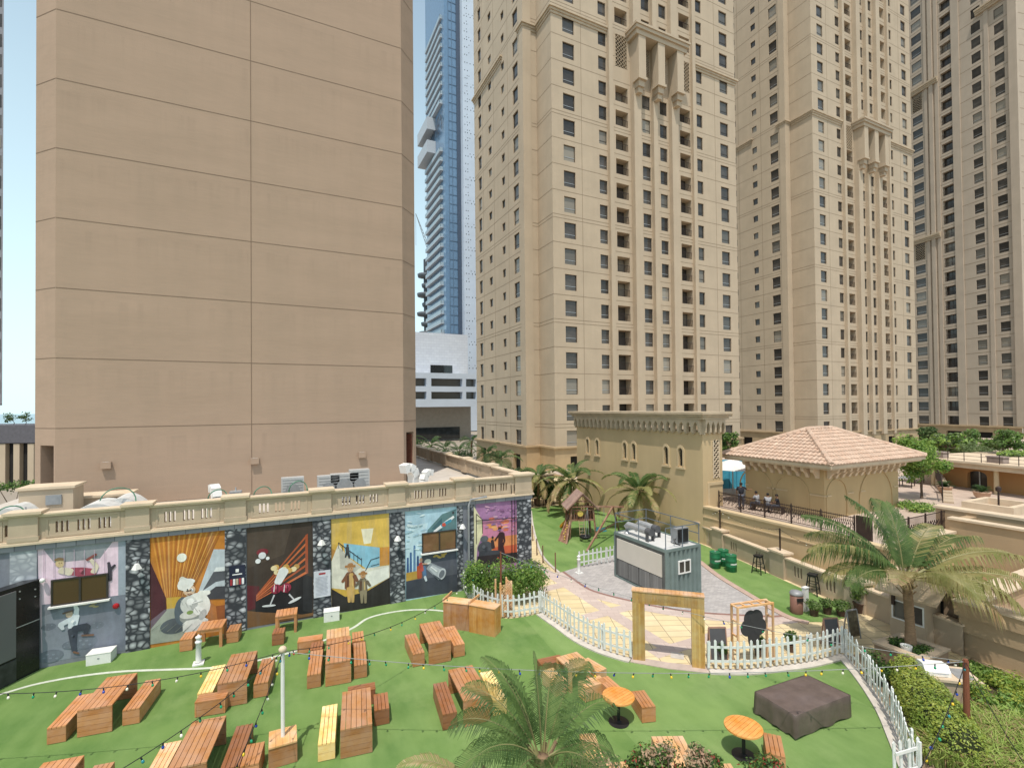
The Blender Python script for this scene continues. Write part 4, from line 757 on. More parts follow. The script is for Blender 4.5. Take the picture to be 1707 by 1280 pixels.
# ------------------------------------------------------------------ distant glass tower, white podium block, crane
def distant():
    blue = glass_mat('blue_curtain_glass', (.17, .29, .44), .14, .6, .3); pale = mat('white_panel', (.54, .61, .70), .6, .1, .2); teal = mat('balcony_front', (.36, .46, .52), .4, .15, .5); slab = mat('slab_edge', (.5, .54, .58), .6)
    D = 185.0; K = gd(745, 660, D); t = thing('glass_tower', 'slim blue glass skyscraper with stacked balconies and tall dark letters, between the beige blocks', 'tower', (K.x, K.y, 0))
    def X_at(px, Y): return gy(px, 400, Y).x
    Y0 = K.y; x0 = K.x; x1 = X_at(769, Y0); x2 = X_at(815, Y0); ztop = 215; zb = 9+(680-575)/803*D
    b = MB(); b.box(x0, x1, Y0, Y0+26, 0, ztop); b.build('glass_shaft', [blue], t)
    m_ = MB()
    for k in range(50): m_.box(x0+1.5, x1-.2, Y0-.12, Y0-.02, 34+k*3.6, 34.25+k*3.6)
    for x in (x0+1.6, x0+3.0, x1-.6): m_.box(x-.1, x+.1, Y0-.14, Y0-.02, 30, ztop)
    m_.build('mullions', [mat('blue_mullion', (.13, .21, .31), .4)], t); c = MB(); c.box(x1-1.6, x1+.01, Y0-.4, Y0+.2, 0, ztop); c.build('corner_strip', [mat('navy_strip', (.07, .10, .15), .4)], t)
    w = MB(); w.box(x1, x2, Y0-3, Y0+24, 0, ztop); w.build('perforated_wall', [pale], t)
    h = MB()
    for k in range(62):
        for u in ((.6, 1.6) if k % 3 else (.6, 1.6, 3.0, 4.4, 6, 7.5)):
            z = 24+k*3.05; u += random.random()*.3; h.box(x1+u, x1+u+.28, Y0-3.012, Y0-2.98, z, z+.42)
            if random.random() < .5: h.box(x1+u+.9, x1+u+1.15, Y0-3.012, Y0-2.98, z+1.1, z+1.45)
    h.build('small_openings', [M['glass_dark']], t)
    yb = Y0+24; yt = Y0+12
    for k in range(34):
        z = 38+k*3.75
        if 112 < z < 128: continue
        wd = 3.4 if z > 128 else 5.2
        s = MB(); s.box(x0-wd*.25, x0-.02, Y0+2.5, yb, z, z+.35); s.box(x0-wd*.25, x0-wd*.25+.12, Y0+2.5, yb, z+.35, z+1.5, 1); s.box(x0-wd*.25, x0-.05, Y0+2.5, Y0+2.62, z+.35, z+1.5, 1); s.build('balcony', [slab, teal], t)
    for z in (113, 122.5):
        s = MB(); s.box(x0-3.6, x0-.02, yt, yb+3, z, z+.8); s.box(x0-3.6, x0-3.4, yt, yb+3, z+.8, z+5); s.box(x0-3.4, x0-.02, yt, yt+.2, z+.8, z+5); s.box(x0-3.0, x0-.05, yb+2.8, yb+3, z+.8, z+5); s.build('projecting_terrace', [slab], t)
    s = MB(); text_mesh(s, 'AVHEY', (x0-.35, yb-1, 118.0), (0, -1, 0), (0, 0, 1), 10, d=.15); vs = s.v; ys = [v[1] for v in vs]; y0_, y1_ = min(ys), max(ys); s.v = [(v[0], yb-1-(y1_-v[1])*(yb-1.5-Y0)/max(1e-3, y1_-y0_), v[2]) for v in vs]; s.build('sign_letters', [mat('dark_letters', (.02, .028, .05), .5)], t)
    # white car-park podium below it
    D2 = 128; K = gd(690, 660, D2); t = thing('white_block', 'pale white tiled podium block with two open parking levels, below the glass tower', 'building', (K.x-10, K.y, 0)); Y2 = K.y; xa = K.x-10; xb = gy(797, 640, Y2).x; Zf = lambda py: gy(745, py, Y2).z
    tile = brick_mat('white_wall_tile', (.64, .67, .71), (.57, .60, .65), (.46, .48, .52), 1.6, .8, .03, plane='xz'); w = MB(); rows = [(Zf(664), Zf(646)), (Zf(645), Zf(632))]
    p0, p1 = gy(692, 650, Y2).x, gy(711, 650, Y2).x; q0, q1 = gy(719, 650, Y2).x, gy(771, 650, Y2).x; r0, r1 = gy(777, 650, Y2).x, xb-.6
    ops = [(Zf(665), Zf(653)), (Zf(644), Zf(631))]
    facade(w, (xa, Y2, 0), (1, 0, 0), xb-xa, Zf(678), Zf(622), [(p0-8-xa, p1-xa, ops, 2), (q0-xa, q1-xa, ops, 2), (r0-xa, r1-xa, ops, 2)]); w.box(xa, xb, Y2+.02, Y2+20, Zf(678), Zf(678)+.3)
    w.face([(xa, Y2, Zf(622)), (xb, Y2, Zf(622)), (xb, Y2+12, Zf(622)), (xa, Y2+12, Zf(622))]); w.build('parking_levels', [pale], t)
    g = MB(); g.box(xa, xb, Y2+2.1, Y2+3, Zf(677), Zf(626)); g.build('level_glazing', [M['glass']], t)
    x3 = gy(780, 600, Y2+12).x; w = MB(); w.box(xa, x3, Y2+12, Y2+40, Zf(640), gy(740, 556, Y2+12).z); w.build('upper_wall', [tile], t)
    w = MB(); w.box(gy(738, 600, Y2).x, gy(777, 600, Y2).x, Y2+11.9, Y2+12.1, gy(740, 620, Y2+12).z-.6, gy(740, 609, Y2+12).z); w.build('strip_window', [M['glass_dark']], t)
    w = MB(); w.box(xa, xb, Y2+6, Y2+8, 0, Zf(678)); w.build('recessed_wall', [mat('grey_travertine', (.34, .31, .27), .8, .15, 1)], t); w = MB(); w.box(gy(697, 720, Y2+6).x-6, gy(766, 720, Y2+6).x, Y2+5.8, Y2+6.05, 0, gy(700, 713, Y2+6).z); w.build('dark_opening', [M['glass_dark']], t)
    # far round-balcony tower and crane
    D3 = 330; p = gd(713, 555, D3); t = thing('round_balcony_tower', 'dark distant tower of stacked round balconies above the white block', 'tower', (p.x, p.y, 0)); b = MB(); zt = gd(713, 455, D3).z; b.cyl((p.x, p.y, 0), (p.x, p.y, zt+9), 2.6, n=10); b.cyl((p.x+2, p.y, zt), (p.x+2, p.y, zt+16), 1.0, n=6); b.build('core', [mat('dark_core', (.06, .07, .08), .7)], t)
    for k in range(10): 
        s = MB(); z = zt-4-k*6.6; ox = (-2.2, 1.2, -1.4, .8)[k % 4]; s.lathe([(1, 0), (4.2+.6*(k % 3), .6), (4.6+.6*(k % 3), 2.6), (4.0, 3.0), (1, 3.2)], (p.x+ox, p.y, z), 14); s.build('balcony_ring', [mat('balcony_ring', (.12, .14, .16), .6) if k == 0 else bpy.data.materials['balcony_ring']], t, smooth=True)
    t = thing('tower_crane', 'thin lattice crane boom against the sky beside the glass tower', 'crane', gd(722, 440, 330)); a = gd(693, 356, 330); bq = gd(728, 452, 330); l = MB(); dv = (bq-a).normalized(); sd = Vector((dv.z, 0, -dv.x))*1.5; n = 16
    l.beam(a, bq+sd, .35); l.beam(a, bq-sd, .35)
    for k in range(n): q0_ = a+(bq-a)*(k/n); q1_ = a+(bq-a)*((k+1)/n); l.beam(q0_+sd*(k/n), q1_-sd*((k+1)/n), .22)
    l.build('boom', [mat('crane_grey', (.2, .22, .24), .6)], t); l = MB(); l.beam((bq.x, bq.y, 0), bq, 1.6); l.build('mast', [bpy.data.materials['crane_grey']], t); l = MB(); c0 = gd(694, 352, 330); l.beam(a, a+Vector((0, 0, -22)), .15); l.build('cable', [bpy.data.materials['crane_grey']], t)
distant()
# ================================================================== ground
def sheet(name, pts, z, material, th=None):
    b = MB(); pts = [(p[0], p[1]) for p in pts]; n = len(pts); a = sum(pts[i][0]*pts[(i+1) % n][1]-pts[(i+1) % n][0]*pts[i][1] for i in range(n))
    if a < 0: pts = pts[::-1]
    if th: b.prism(pts, z-th, z)
    else: b.face([(x, y, z) for x, y in pts])
    return struct(b.build(name, [material]))
def smooth_path(pts, n=6):
    out = []; P = [Vector((p[0], p[1], 0)) for p in pts]
    for i in range(len(P)-1):
        p0, p1, p2, p3 = P[max(i-1, 0)], P[i], P[i+1], P[min(i+2, len(P)-1)]
        for k in range(n):
            t = k/n; out.append(.5*((2*p1)+(p2-p0)*t+(2*p0-5*p1+4*p2-p3)*t*t+(3*p1-p0-3*p2+p3)*t**3))
    out.append(P[-1]); return out
def ribbon(name, path, w, z, material, h=0, off=0):
    b = MB(); n = len(path); L = []; Rr = []
    for i, p in enumerate(path):
        d = (path[min(i+1, n-1)]-path[max(i-1, 0)]).normalized(); s = Vector((-d.y, d.x, 0)); L.append(p+s*(off+w/2)); Rr.append(p+s*(off-w/2))
    for i in range(n-1):
        if h:
            a = [L[i], Rr[i], Rr[i+1], L[i+1]]; b.prism([(q.x, q.y) for q in a], z-h, z)
        else: b.face([(q.x, q.y, z) for q in (Rr[i], Rr[i+1], L[i+1], L[i])])
    return b, L, Rr
b = MB(); b.face([(-3000, -3000, -.3), (3000, -3000, -.3), (3000, 3000, -.3), (-3000, 3000, -.3)]); struct(b.build('ground', [mat('sandy_ground', (.34, .29, .23), .9, .2, .02)]))
b = MB(); b.face([(-2900, 350, -.2), (-60, 350, -.2), (-60, 2900, -.2), (-2900, 2900, -.2)]); struct(b.build('sea', [mat('sea_water', (.10, .20, .27), .2, .2, .01)]))
FA = [gz(*q) for q in ((773, 984), (790, 1010), (812, 1023), (842, 1030), (870, 1028), (899, 1022))]
FB = [gz(*q) for q in ((903, 1023), (935, 1045), (965, 1066), (1000, 1083), (1030, 1093), (1052, 1099))]
FC = [gz(*q) for q in ((1181, 1117), (1240, 1118), (1300, 1112), (1350, 1105), (1402, 1092))]
FD = [gz(*q) for q in ((1408, 1093), (1445, 1138), (1478, 1188), (1500, 1236), (1516, 1274))]
FD.append(FD[-1]+(FD[-1]-FD[-2])*.55)
pA, pB, pC, pD = (smooth_path(q) for q in (FA, FB, FC, FD))
paving = brick_mat('yellow_paving', (.68, .55, .31), (.76, .63, .39), (.27, .21, .14), .95, .48, .014, rot=R(24), off=0.0)
sheet('plaza', [(-8, 22.6), (11, 22.6), (12.2, 60), (60, 60), (60, -12), (-30, -12), (-30, 22.6)], -.012, paving)
lawn = [(-30, 22.62), (FA[0].x, 22.62)] + [(p.x, p.y) for p in pA] + [(p.x, p.y) for p in pB] + [(gz(1115, 1107).x, gz(1115, 1107).y)] + [(p.x, p.y) for p in pC] + [(p.x, p.y) for p in pD] + [(12.6, 5.2), (10, 2), (9, -10), (-30, -10)]
sheet('lawn', lawn, 0.0, M['turf'], .05)
mauve = brick_mat('mauve_paving', (.50, .40, .35), (.58, .48, .42), (.38, .30, .27), .5, .3, .008, rot=R(24))
for k, (a, b_, w) in enumerate((((884, 936), (1110, 1078), .62), ((1088, 1090), (1216, 1052), .6), ((974, 1029), (1056, 1009), .6), ((900, 983), (938, 974), .6), ((1216, 1054), (1300, 1032), .6))):
    p, q = gz(*a), gz(*b_); rb, _, _ = ribbon('x', [p, q], w, -.008+.0003*k, mauve); struct(rb.build('paving_band', [mauve]))
CB = [gz(*q) for q in ((938, 952), (958, 966), (981, 981), (1007, 990), (1052, 1001), (1110, 1013), (1175, 1021), (1223, 1024), (1287, 1027), (1312, 1024))]
cob = [(p.x, p.y) for p in smooth_path(CB)] + [(19.45, 13.6), (20.1, 15.9), (20.9, 18.2), (21.9, 20.2), (22.8, 23), (23.2, 25.4), (18, 23.9), (15.1, 22.9)]
cobm = brick_mat('grey_cobbles', (.36, .34, .33), (.50, .47, .45), (.29, .27, .26), .22, .12, .008, rot=R(10), bump=.5)
sheet('cobbled_yard', cob, -.004, cobm)
rb, _, _ = ribbon('x', smooth_path(CB), .7, -.0055, mauve, off=-.35); struct(rb.build('paving_border', [mauve]))
rb, _, _ = ribbon('x', smooth_path(CB), .16, -.0, mat('red_kerb', (.30, .17, .14), .8)); struct(rb.build('kerb_line', [bpy.data.materials['red_kerb']]))
PLL = [gz(*q) for q in ((930, 955), (905, 931), (893, 903), (886, 872), (884, 852))]
play = [(p.x, p.y) for p in PLL] + [(19.9, 38), (25.4, 38), (25.2, 25.5), (23.2, 25.0), (18, 23.7), (15.1, 22.9)]
sheet('play_lawn', play, .006, M['turf'], .03)
rb, _, _ = ribbon('x', smooth_path(PLL), .14, .05, M['kerb'], .08, off=-.07); struct(rb.build('lawn_kerb', [M['kerb']]))
SL = [(21.95, 20.4), (20.95, 18.2), (20.2, 15.86), (19.55, 13.6), (19.75, 12.75), (20.6, 12.3), (22.35, 12.4), (22.7, 14), (23.9, 19), (25.1, 25.4), (23.3, 25.4), (22.8, 23)]
sheet('side_lawn', SL, .006, M['turf'], .03)
rb, _, _ = ribbon('x', smooth_path([Vector((x, y, 0)) for x, y in SL[:4]]+[Vector((19.75, 12.75, 0))]), .3, .035, mat('pink_kerb', (.50, .36, .29), .85, .2, 3), .06, off=-.16); struct(rb.build('side_lawn_kerb', [bpy.data.materials['pink_kerb']]))
for path in (pB, pC, pD): rb, _, _ = ribbon('x', path, .30, .05 if path is not pD else .054, M['kerb'], .1, off=-.12); struct(rb.build('fence_kerb', [M['kerb']]))
rb, _, _ = ribbon('x', [pB[-1], gz(1115, 1110), pC[0]], .4, .028, mat('threshold_stone', (.52, .42, .36), .85), .06, off=0); struct(rb.build('gate_threshold', [bpy.data.materials['threshold_stone']]))
LN = [gz(*q) for q in ((-160, 1203), (0, 1157), (60, 1140), (130, 1127), (200, 1119), (270, 1116), (350, 1113), (400, 1106), (459, 1094), (509, 1079), (583, 1049), (614, 1030), (654, 1020), (694, 1016), (737, 1018), (770, 1026), (800, 1038))]
rb, _, _ = ribbon('x', smooth_path(LN), .13, .005, M['white']); struct(rb.build('white_lawn_line', [mat('line_paint', (.62, .66, .55), .8, .25, 6)]))
# diamond inset by the arch
q = gz(1129, 1092); b = MB(); b.face([(q.x-.32, q.y, -.002), (q.x, q.y-.32, -.002), (q.x+.32, q.y, -.002), (q.x, q.y+.32, -.002)]); struct(b.build('pavement_inset', [M['kerb']]))
# ================================================================== picket fences
def picket_fence(name, path, label, h=1.02, spacing=.235, closed_kerb=False):
    root = thing(name, label, 'fence', path[0], 0, 'white picket fences'); inv = world_of(root).inverted()
    dist = [0]
    for i in range(1, len(path)): dist.append(dist[-1]+(path[i]-path[i-1]).length)
    def at(s):
        s = max(0, min(dist[-1]-1e-4, s))
        for i in range(1, len(path)):
            if s <= dist[i]: t = (s-dist[i-1])/max(1e-6, dist[i]-dist[i-1]); return path[i-1].lerp(path[i], t), (path[i]-path[i-1]).normalized()
        return path[-1], (path[-1]-path[-2]).normalized()
    pk = MB(); hw = .042; pk.extr([(-hw, .07), (hw, .07), (hw, h-.05), (0, h), (-hw, h-.05)], (0, .011, 0), (1, 0, 0), _z, (0, -1, 0), .022)
    me = bpy.data.meshes.new('picket'); me.from_pydata(pk.v, [], pk.f); me.materials.append(M['fence']); me.update()
    n = min(98, int(dist[-1]/spacing))
    for k in range(n+1):
        p, d = at(dist[-1]*k/n); s = Vector((-d.y, d.x, 0)); o = put(me, 'picket', root, inv @ (p-s*.03), math.atan2(d.y, d.x)); o.rotation_euler.x = random.uniform(-.035, .035); o.rotation_euler.y = random.uniform(-.03, .03); o.scale.z = random.uniform(.975, 1.02)
    m2 = int(dist[-1]/.5)+1; pts = [at(dist[-1]*k/m2)[0] for k in range(m2+1)]
    for z in (.28, h-.27):
        b = MB()
        for i in range(len(pts)-1): b.beam(pts[i]+_z*z, pts[i+1]+_z*z, .025, .075)
        b.build('rail', [M['fence']], root)
    k = 0
    while k*1.9 < dist[-1]:
        p, d = at(k*1.9); s = Vector((-d.y, d.x, 0)); b = MB(); b.obox(p+s*.035+_z*(h-.1)/2, (.06, .06, h-.1), math.atan2(d.y, d.x)); b.build('post', [M['fence']], root); k += 1
    return root
kz = _z*.04
picket_fence('picket_fence', [p+kz*0 for p in pA], 'curved white picket fence around the bushes against the mural wall')
picket_fence('picket_fence', [p+kz for p in pB], 'white picket fence between the lawn and the yellow paving, left of the wooden arch')
picket_fence('picket_fence', [p+kz for p in pC], 'white picket fence in front of the clover sign, right of the wooden arch')
picket_fence('picket_fence', [p+kz for p in pD], 'long curving white picket fence in front of the clipped hedge')
e0 = pD[-1]+Vector((.04, -.05, 0)); picket_fence('picket_fence', [e0, e0+(gz(1490, 1312)-e0)*.9], 'short white picket fence turning back at the lower right lawn corner')
i0, i1 = gz(966, 946), gz(1028, 935); picket_fence('picket_fence', [i0+_z*.01, i0+(i1-i0)*1.15+_z*.01], 'short white picket fence at the play lawn left of the container kiosk', .95, .27)
# low rope posts along the play lawn
for k, (px, py, h) in enumerate(((888, 901, 1.0), (895, 925, 1.0), (905, 938, 1.0), (926, 953, 1.05))):
    p = gz(px, py); b = MB(); b.cyl((0, 0, 0), (0, 0, h), .035, n=8); o = b.build('bollard_post', [mat('rust_post', (.22, .12, .07), .7) if k == 0 else bpy.data.materials['rust_post']]); o.location = (p.x, p.y, 0); tag(o, 'thin rusty post by the play lawn, ' + ('farthest of the four', 'third from the near end', 'second from the near end', 'nearest of the four at the lawn corner')[k], 'post', 'posts along the play lawn')
# ================================================================== low boundary wall, string-light posts
LW0, LW1 = Vector((25.75, 27.2, 0)), Vector((22.35, 11.0, 0)); LWd = (LW1-LW0).normalized()
def low_wall():
    root = thing('boundary_wall', 'low beige garden wall with square piers and slotted panels behind the bar stools', 'wall', LW0); n = LWd.cross(_z); L = (LW1-LW0).length; ang = math.atan2(LWd.y, LWd.x)
    ss = [0, 3.6]; 
    for px in (1122, 1198, 1297, 1425): # piers where the light posts stand
        d = _ray(px, 900); t = ((LW0-CP).cross(LWd)).z/(d.cross(LWd)).z; q = CP+d*t; ss.append((Vector((q.x, q.y, 0))-LW0).dot(LWd))
    ss = sorted(ss[1:]); P = lambda s, o=0: LW0+LWd*s+n*o
    posts = ss[-4:]
    for s in ss:
        c = P(s, -.12); q = MB(); q.obox((c.x, c.y, .62), (.95, .5, 1.24), ang); o = q.build('pier', [M['parapet']], root); q = MB(); q.obox((c.x, c.y, 1.29), (1.1, .66, .10), ang); q.build('pier_cap', [M['cap']], o)
    ed = [-1]+ss+[L+2.5]
    for k in range(len(ed)-1):
        a = ed[k]+(.475 if k else 0); b_ = ed[k+1]-(.475 if k < len(ed)-2 else 0); w = b_-a
        if w < .3: continue
        p = MB(); cols = []; mid = w/2
        for g in ((-w*.27, w*.27) if w > 2.6 else (0,)):
            for j in (-.17, 0, .17): cols.append((mid+g+j*1.15-.05, mid+g+j*1.15+.05, [(.33, .86)], .14))
        if k in (0, len(ed)-2): cols = []
        facade(p, P(a), LWd, w, 0, 1.05, cols); bk = P(b_, -.22); facade(p, bk, -LWd, w, 0, 1.05, [])
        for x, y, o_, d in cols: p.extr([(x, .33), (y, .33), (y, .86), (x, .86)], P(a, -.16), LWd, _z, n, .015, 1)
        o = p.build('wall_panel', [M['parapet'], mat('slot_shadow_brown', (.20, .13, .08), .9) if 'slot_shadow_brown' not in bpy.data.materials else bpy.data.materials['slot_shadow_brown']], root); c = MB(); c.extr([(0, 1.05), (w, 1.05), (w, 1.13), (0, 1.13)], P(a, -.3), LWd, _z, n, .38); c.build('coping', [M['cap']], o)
    tops = []
    for k, s in enumerate(posts):
        c = P(s, -.12); b = MB(); b.box(-.03, .03, -.03, .03, 1.34, 2.5); o = b.build('light_post', [M['railm']]); o.location = (c.x, c.y, 0); tag(o, 'thin dark post on a pier of the low wall, ' + ('behind the container roof', 'above the green drums', 'between the two left bar stools', 'behind the leafy potted shrub')[k], 'post', 'light posts on the low wall'); tops.append(Vector((c.x, c.y, 2.45)))
    return tops
LWT = low_wall()
# ================================================================== retaining wall, terrace, arched-window building
RX = 24.8; TZ = 2.3
def terrace():
    b = MB(); b.prism([(RX+.05, -4.9), (80, -4.9), (80, 52), (RX+.05, 52)], TZ-.25, TZ); 
    t = [(RX+.06, 12.9), (30.1, 12.9), (30.1, 9), (120, 9), (120, 44), (RX+.06, 44)]; b = MB(); b.face([(x, y, TZ) for x, y in t]); struct(b.build('terrace_paving', [brick_mat('terrace_tiles', (.46, .36, .29), (.54, .43, .35), (.34, .27, .22), .6, .6, .012, rot=0, off=0)]))
    root = thing('retaining_wall', 'plain ochre retaining wall below the terrace railing', 'wall', (RX, 22.9, 0))
    w = MB(); w.box(RX, RX+.35, 11.3, 22.85, -.2, TZ+.0); w.box(RX+.35, 30, 12.85, 12.88, -.2, TZ-.01); w.build('wall_face', [M['ochre']], root); c = MB(); c.box(RX-.10, RX+.4, 11.25, 22.85, TZ+.06, TZ+.18); c.box(RX-.05, RX+.35, 11.25, 22.85, TZ, TZ+.06); c.build('coping', [M['ochre_trim']], root); c = MB(); c.box(RX-.05, RX+.0, 11.25, 22.86, TZ-.55, TZ-.48); c.build('string_course', [M['ochre_trim']], root)
    # terrace railing with twisted ironwork
    r = thing('terrace_railing', 'dark wrought iron railing along the edge of the terrace above the retaining wall', 'railing', (RX+1.1, 22.6, TZ)); x = RX+1.1; b = MB()
    y = 22.6; k = 0
    while y > 13.3:
        q = MB(); q.box(x-.03, x+.03, y-.03, y+.03, TZ, TZ+1.08); q.cyl((x, y, TZ+1.08), (x, y, TZ+1.16), .035, .01, 6); q.build('post', [M['railm']], r); yy = y-.06
        if y-1.65 > 13.3:
            f = MB(); f.box(x-.015, x+.015, y-1.61, y-.04, TZ+.12, TZ+.15); f.box(x-.015, x+.015, y-1.61, y-.04, TZ+.98, TZ+1.02)
            for i in range(15):
                u = y-.1-i*.105; f.cyl((x, u, TZ+.15), (x, u, TZ+1.06), .011, n=4)
                f.beam((x, u+.05, TZ+.3+.1*(i % 3)), (x, u-.05, TZ+.5+.12*(i % 2)), .035, .02); f.beam((x, u-.05, TZ+.62), (x, u+.05, TZ+.85), .035, .02)
            f.build('iron_panel', [M['railm']], r)
        y -= 1.65; k += 1
    q = MB(); q.box(x-.06, x+.06, 13.55, 14.25, TZ, TZ+1.15); o = q.build('gate_panel', [M['railm']], r)
    # arched-window building
    root = thing('arched_window_building', 'plain ochre building with three pairs of small arched windows under a scalloped cornice', 'building', (RX, 22.9, 0)); Y0, Y1, ZT = 22.88, 37.6, 8.15; XB = gy(1204, 760, 22.88).x
    w = MB()
    def arch_pts(c, w_, z0, z1, n=8): r = w_/2; return [(c-r, z0), (c+r, z0)]+[(c+r*math.cos(PI*k/n), z1-r+1.25*r*math.sin(PI*k/n)) for k in range(n+1)]
    wl = []
    for px in (980, 996, 1042, 1057, 1111, 1135): q = gx(px, 760, RX); wl.append(q.y)
    zs, zt = 4.85, 6.1
    facade(w, (RX, Y1, 0), (0, -1, 0), Y1-Y0, -.2, ZT-.9, [(Y1-y-.19, Y1-y+.19, [(zs, zt)], .3) for y in wl])
    facade(w, (RX, Y0, 0), (1, 0, 0), XB-RX, -.2, ZT-.9, [((XB-RX)*.5, (XB-RX)*.5+.6, [(4.2, 6.7)], .2)]); facade(w, (XB, Y0, 0), (0, 1, 0), Y1-Y0, -.2, ZT-.9, []); facade(w, (XB, Y1, 0), (-1, 0, 0), XB-RX, -.2, ZT, [])
    w.face([(RX, Y0, ZT-.01), (XB, Y0, ZT-.01), (XB, Y1, ZT-.01), (RX, Y1, ZT-.01)]); w.build('wall', [M['ochre']], root)
    for y in wl:
        f = MB(); O = Vector((RX, y, 0)); U = Vector((0, -1, 0)); n = Vector((-1, 0, 0)); outer = arch_pts(0, .66, zs-.12, zt+.12); inner = arch_pts(0, .40, zs, zt-.05)
        m_ = len(outer)
        for i in range(1, m_-1):
            a, b_, c, d = outer[i], outer[i+1], inner[i+1], inner[i]; f.extr([a, b_, c, d], O+n*.0, U, _z, n, .07)
        f.extr([outer[0], inner[0], inner[-1], outer[-1]], O, U, _z, n, .07); f.extr([(-.40, zs-.2), (.40, zs-.2), (.40, zs-.06), (-.40, zs-.06)], O, U, _z, n, .12)
        o = f.build('window', [M['ochre_trim']], root); g = MB(); g.extr(inner, O-n*.2, U, _z, n, .02); g.build('pane', [M['glass_dark']], o); g = MB()
        for k in range(3): g.extr([(-.12+.1*k, zs), (-.09+.1*k, zs), (-.09+.1*k, zt), (-.12+.1*k, zt)], O-n*.12, U, _z, n, .02)
        for k in range(6): g.extr([(-.19, zs+.1+.19*k), (.19, zs+.1+.19*k), (.19, zs+.13+.19*k), (-.19, zs+.13+.19*k)], O-n*.13, U, _z, n, .02)
        g.build('grille', [M['bronze']], o)
    l = MB(); lattice(l, (RX+(XB-RX)*.5, Y0-.01, 4.2), (1, 0, 0), .6, 2.5, 2, .05, .07); l.build('lattice_screen', [M['cap']], root); d = MB(); d.face([(RX+.8, Y0+.18, 4.2), (XB-.1, Y0+.18, 4.2), (XB-.1, Y0+.18, 6.7), (RX+.8, Y0+.18, 6.7)]); d.build('screen_recess', [M['dark']], root)
    # recessed lower panel frame on the short side
    f = MB()
    for u0, u1, za, zb in ((.55, XB-RX, 3.75, 3.95), (.38, .55, -.2, 3.95)): f.extr([(u0, za), (u1, za), (u1, zb), (u0, zb)], (RX, Y0, 0), (1, 0, 0), _z, (0, -1, 0), .06)
    f.build('panel_frame', [M['ochre_trim']], root)
    # scalloped cornice: row of pointed arches cut from a projecting band
    c = MB()
    def scal(O, U, Wd, n):
        U = Vector(U); nn = U.cross(_z); st = Wd/n
        for k in range(n):
            u = st*k; hw = st*.34; m_ = u+st/2
            c.extr([(u, ZT-.92), (m_-hw, ZT-.92), (m_-hw, ZT-.62), (m_-hw*.7, ZT-.42), (m_, ZT-.22), (m_, ZT-.08), (u, ZT-.08)], O, U, _z, nn, .3); c.extr([(m_, ZT-.22), (m_+hw*.7, ZT-.42), (m_+hw, ZT-.62), (m_+hw, ZT-.92), (u+st, ZT-.92), (u+st, ZT-.08), (m_, ZT-.08)], O, U, _z, nn, .3)
            c.extr([(u, ZT-1.06), (m_-hw, ZT-1.0), (m_-hw, ZT-.92), (u, ZT-.92)], O, U, _z, nn, .2); c.extr([(m_+hw, ZT-1.0), (u+st, ZT-1.06), (u+st, ZT-.92), (m_+hw, ZT-.92)], O, U, _z, nn, .2)
    scal((RX, Y1, 0), (0, -1, 0), Y1-Y0, 24); scal((RX, Y0, 0), (1, 0, 0), XB-RX, 4); c.build('scalloped_frieze', [M['cornice']], root)
    c = MB(); c.box(RX-.34, XB+.3, Y0-.34, Y1+.3, ZT-.07, ZT+.12); c.box(RX-.48, XB+.42, Y0-.48, Y1+.42, ZT+.12, ZT+.26); c.box(RX-.6, XB+.5, Y0-.6, Y1+.5, ZT+.26, ZT+.42); c.build('cornice', [M['cornice']], root)
terrace()
